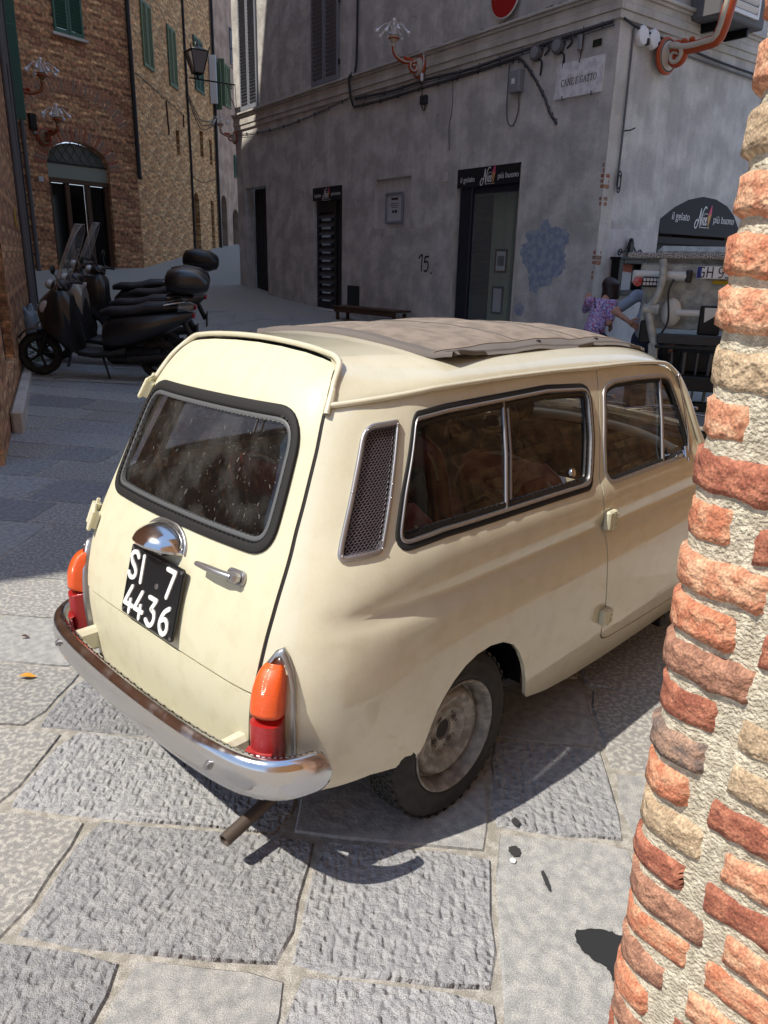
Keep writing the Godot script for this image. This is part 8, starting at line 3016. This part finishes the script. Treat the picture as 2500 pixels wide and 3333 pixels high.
	bone_mesh([[neck - Vector3(0, 0.05, 0), chest, 0.058, 0.115], [shR, shL, 0.055, 0.055], [chest, hip + Vector3(0, 0.1, 0), 0.122, 0.128], [hip + Vector3(0, 0.12, 0), hip, 0.128, 0.142], [shR, shR.lerp(elR, 0.75), 0.060, 0.058], [shL, shL.lerp(elL, 0.75), 0.060, 0.058]], 0.017, 0.035, mb)
	obj("blouse", mb.done(), floral(), w)
	mb = MB.new()
	var tz := [[hip + Vector3(0.07, -0.02, 0), hip - Vector3(0.07, 0.02, 0), 0.135, 0.135]]
	for l in legs:
		tz.append([l[0], l[1], 0.10, 0.07])
		tz.append([l[1], l[2] + Vector3(0, 0.1, 0), 0.07, 0.055])
	bone_mesh(tz, 0.022, 0.03, mb)
	obj("trousers", mb.done(), mats["trousers_navy"], w)
	mb = MB.new()
	var hb := [[head + Vector3(-0.02, 0.05, 0.02), head + Vector3(0.0, 0.04, -0.02), 0.096, 0.090]]
	for k in 9:
		var a := lerpf(-2.3, 2.3, k / 8.0)
		var d := Vector3(-0.35, 0, 0.9).normalized().rotated(Vector3.UP, a)
		hb.append([head + Vector3(0, 0.04, 0) + d * 0.055, head + Vector3(0, -0.115, 0) + d * 0.092, 0.048, 0.026])
	bone_mesh(hb, 0.011, 0.022, mb)
	obj("hair", mb.done(), mat("hair_dark", Color(0.17, 0.105, 0.085), 0.5), w)
	mb = MB.new()
	mb.tube(curve3([shL + Vector3(0.06, 0.055, -0.02), chest + Vector3(-0.02, 0.06, 0.125), chest + Vector3(0.05, -0.15, 0.15), hip + Vector3(0.13, 0.12, 0.08), hip + Vector3(0.17, 0.0, 0.02)], 5), 0.007, 6)
	obj("bag_strap", mb.done(), mats["black_plastic"], w)
	eyes(head, Vector3(0.35, -0.25, -0.9), w)

func eyes(c: Vector3, face: Vector3, p: Node3D) -> void:
	var f := face.normalized()
	var r := f.cross(Vector3.UP).normalized()
	var u := r.cross(f).normalized()
	for e in [-1.0, 1.0]:
		var mb := MB.new()
		mb.ball(c + u * 0.012 + f * 0.083 + r * e * 0.032, Vector3.ONE * 0.011, 8, 6)
		var ey := obj("eye", mb.done(), mats["white_paint"], p)
		mb = MB.new()
		mb.ball(c + u * 0.012 + f * 0.091 + r * e * 0.032, Vector3.ONE * 0.0055, 8, 6)
		obj("iris", mb.done(), mats["hair_dark"] if mats.has("hair_dark") else mat("hair_dark", Color(0.17, 0.105, 0.085), 0.5), ey)

func floral() -> StandardMaterial3D:
	var W := 256
	var a := nz(W, 0.035, 2, 181)
	var b := nz(W, 0.03, 2, 182)
	var c := nz(W, 0.05, 2, 183)
	var d := PackedByteArray()
	d.resize(W * W * 3)
	for i in W * W:
		var col := Color(0.62, 0.66, 0.82)
		if a[i] > 150: col = Color(0.70, 0.30, 0.42)
		elif b[i] > 155: col = Color(0.22, 0.28, 0.58)
		elif c[i] > 160: col = Color(0.86, 0.86, 0.90)
		elif b[i] < 85: col = Color(0.55, 0.45, 0.70)
		d[i * 3] = int(col.r * 255); d[i * 3 + 1] = int(col.g * 255); d[i * 3 + 2] = int(col.b * 255)
	return textured("floral_cloth", tex_rgb(W, d), 0.85, null, 0.0, 3.0)

# ---------------------------------------------------------------- small things on the paving
func small_things() -> void:
	var wet := mat("wet_stone", Color(0.16, 0.16, 0.155), 0.5)
	rng.seed = 55
	var mb := MB.new()
	var poly := PackedVector2Array()
	for q in [[1.125, 0.125], [1.155, 0.085], [1.20, 0.06], [1.25, 0.05], [1.30, 0.09], [1.31, 0.15], [1.27, 0.185], [1.235, 0.165], [1.19, 0.165], [1.15, 0.155]]: poly.append(Vector2(q[0], q[1]))
	var pts := []
	for p in poly: pts.append(p)
	pts.append(poly[0])
	var sm := PackedVector2Array()
	for p in curve2(pts, 6): sm.append(p + Vector2(rng.randf_range(-0.003, 0.003), rng.randf_range(-0.003, 0.003)))
	sm.remove_at(sm.size() - 1)
	mb.slab(sm, Vector3.ZERO, Vector3.RIGHT, Vector3.BACK * -1.0 * -1.0, 0.0)
	var o := obj("wet_patch", mb.done(), wet)
	o.position = Vector3(0, 0.0075, 0)
	tag(o, "dark wet patch on the flagstones at the foot of the brick corner", "stain", "", "structure")
	for q in [[0.865, 0.012, 0.020, 0.017, "round dark oily spot on the flagstone between car and brick corner"], [0.985, 0.04, 0.035, 0.006, "thin dark streak on the flagstone near the brick corner"], [0.80, -0.085, 0.018, 0.012, "small dark spot nearest the car's shadow edge"]]:
		patch("dark_spot", q[4], "stain", Vector2(q[0], q[1]), Vector2(q[2], q[3]), -0.7, mat("oil_spot", Color(0.20, 0.20, 0.20), 0.7), 0.0065, 0.16)
	patch("bird_dropping", "small white bird dropping beside the round dark spot", "dropping", Vector2(0.882, 0.045), Vector2(0.010, 0.008), 0.0, mats["white_paint"], 0.0068, 0.25)
	# fallen leaf and crumb of brown leaf
	for q in [[-0.985, 0.62, 0.034, "small curled yellow leaf fallen on the flagstone at the left", Color(0.78, 0.55, 0.16)], [-1.32, 0.50, 0.020, "tiny brown leaf scrap on the sunlit paving at the far left", Color(0.30, 0.17, 0.10)]]:
		mb = MB.new()
		var rows := []
		for i in 9:
			var v := i / 8.0
			var line := []
			for j in 5:
				var u := j / 2.0 - 1.0
				var w: float = sin(v * PI) * 0.45 * q[2]
				line.append(Vector3((v - 0.5) * 2 * q[2], 0.004 + absf(u) * 0.4 * w + sin(v * 5) * 0.003, u * w))
			rows.append(line)
		mb.grid(rows, false, [], Vector3.UP)
		o = obj("fallen_leaf", mb.done(), mat("leaf_%d" % int(q[2] * 1000), q[4], 0.7))
		o.position = Vector3(q[0], 0.006, q[1])
		o.rotation.y = 0.9
		tag(o, q[3], "leaf", "fallen leaves")

func _ready() -> void:
	set_view()
	prepare_materials()
	build_ground()
	build_corner()
	grey_building()
	brick_buildings()
	build_car()
	wall_things()
	scooters()
	truck()
	people()
	small_things()
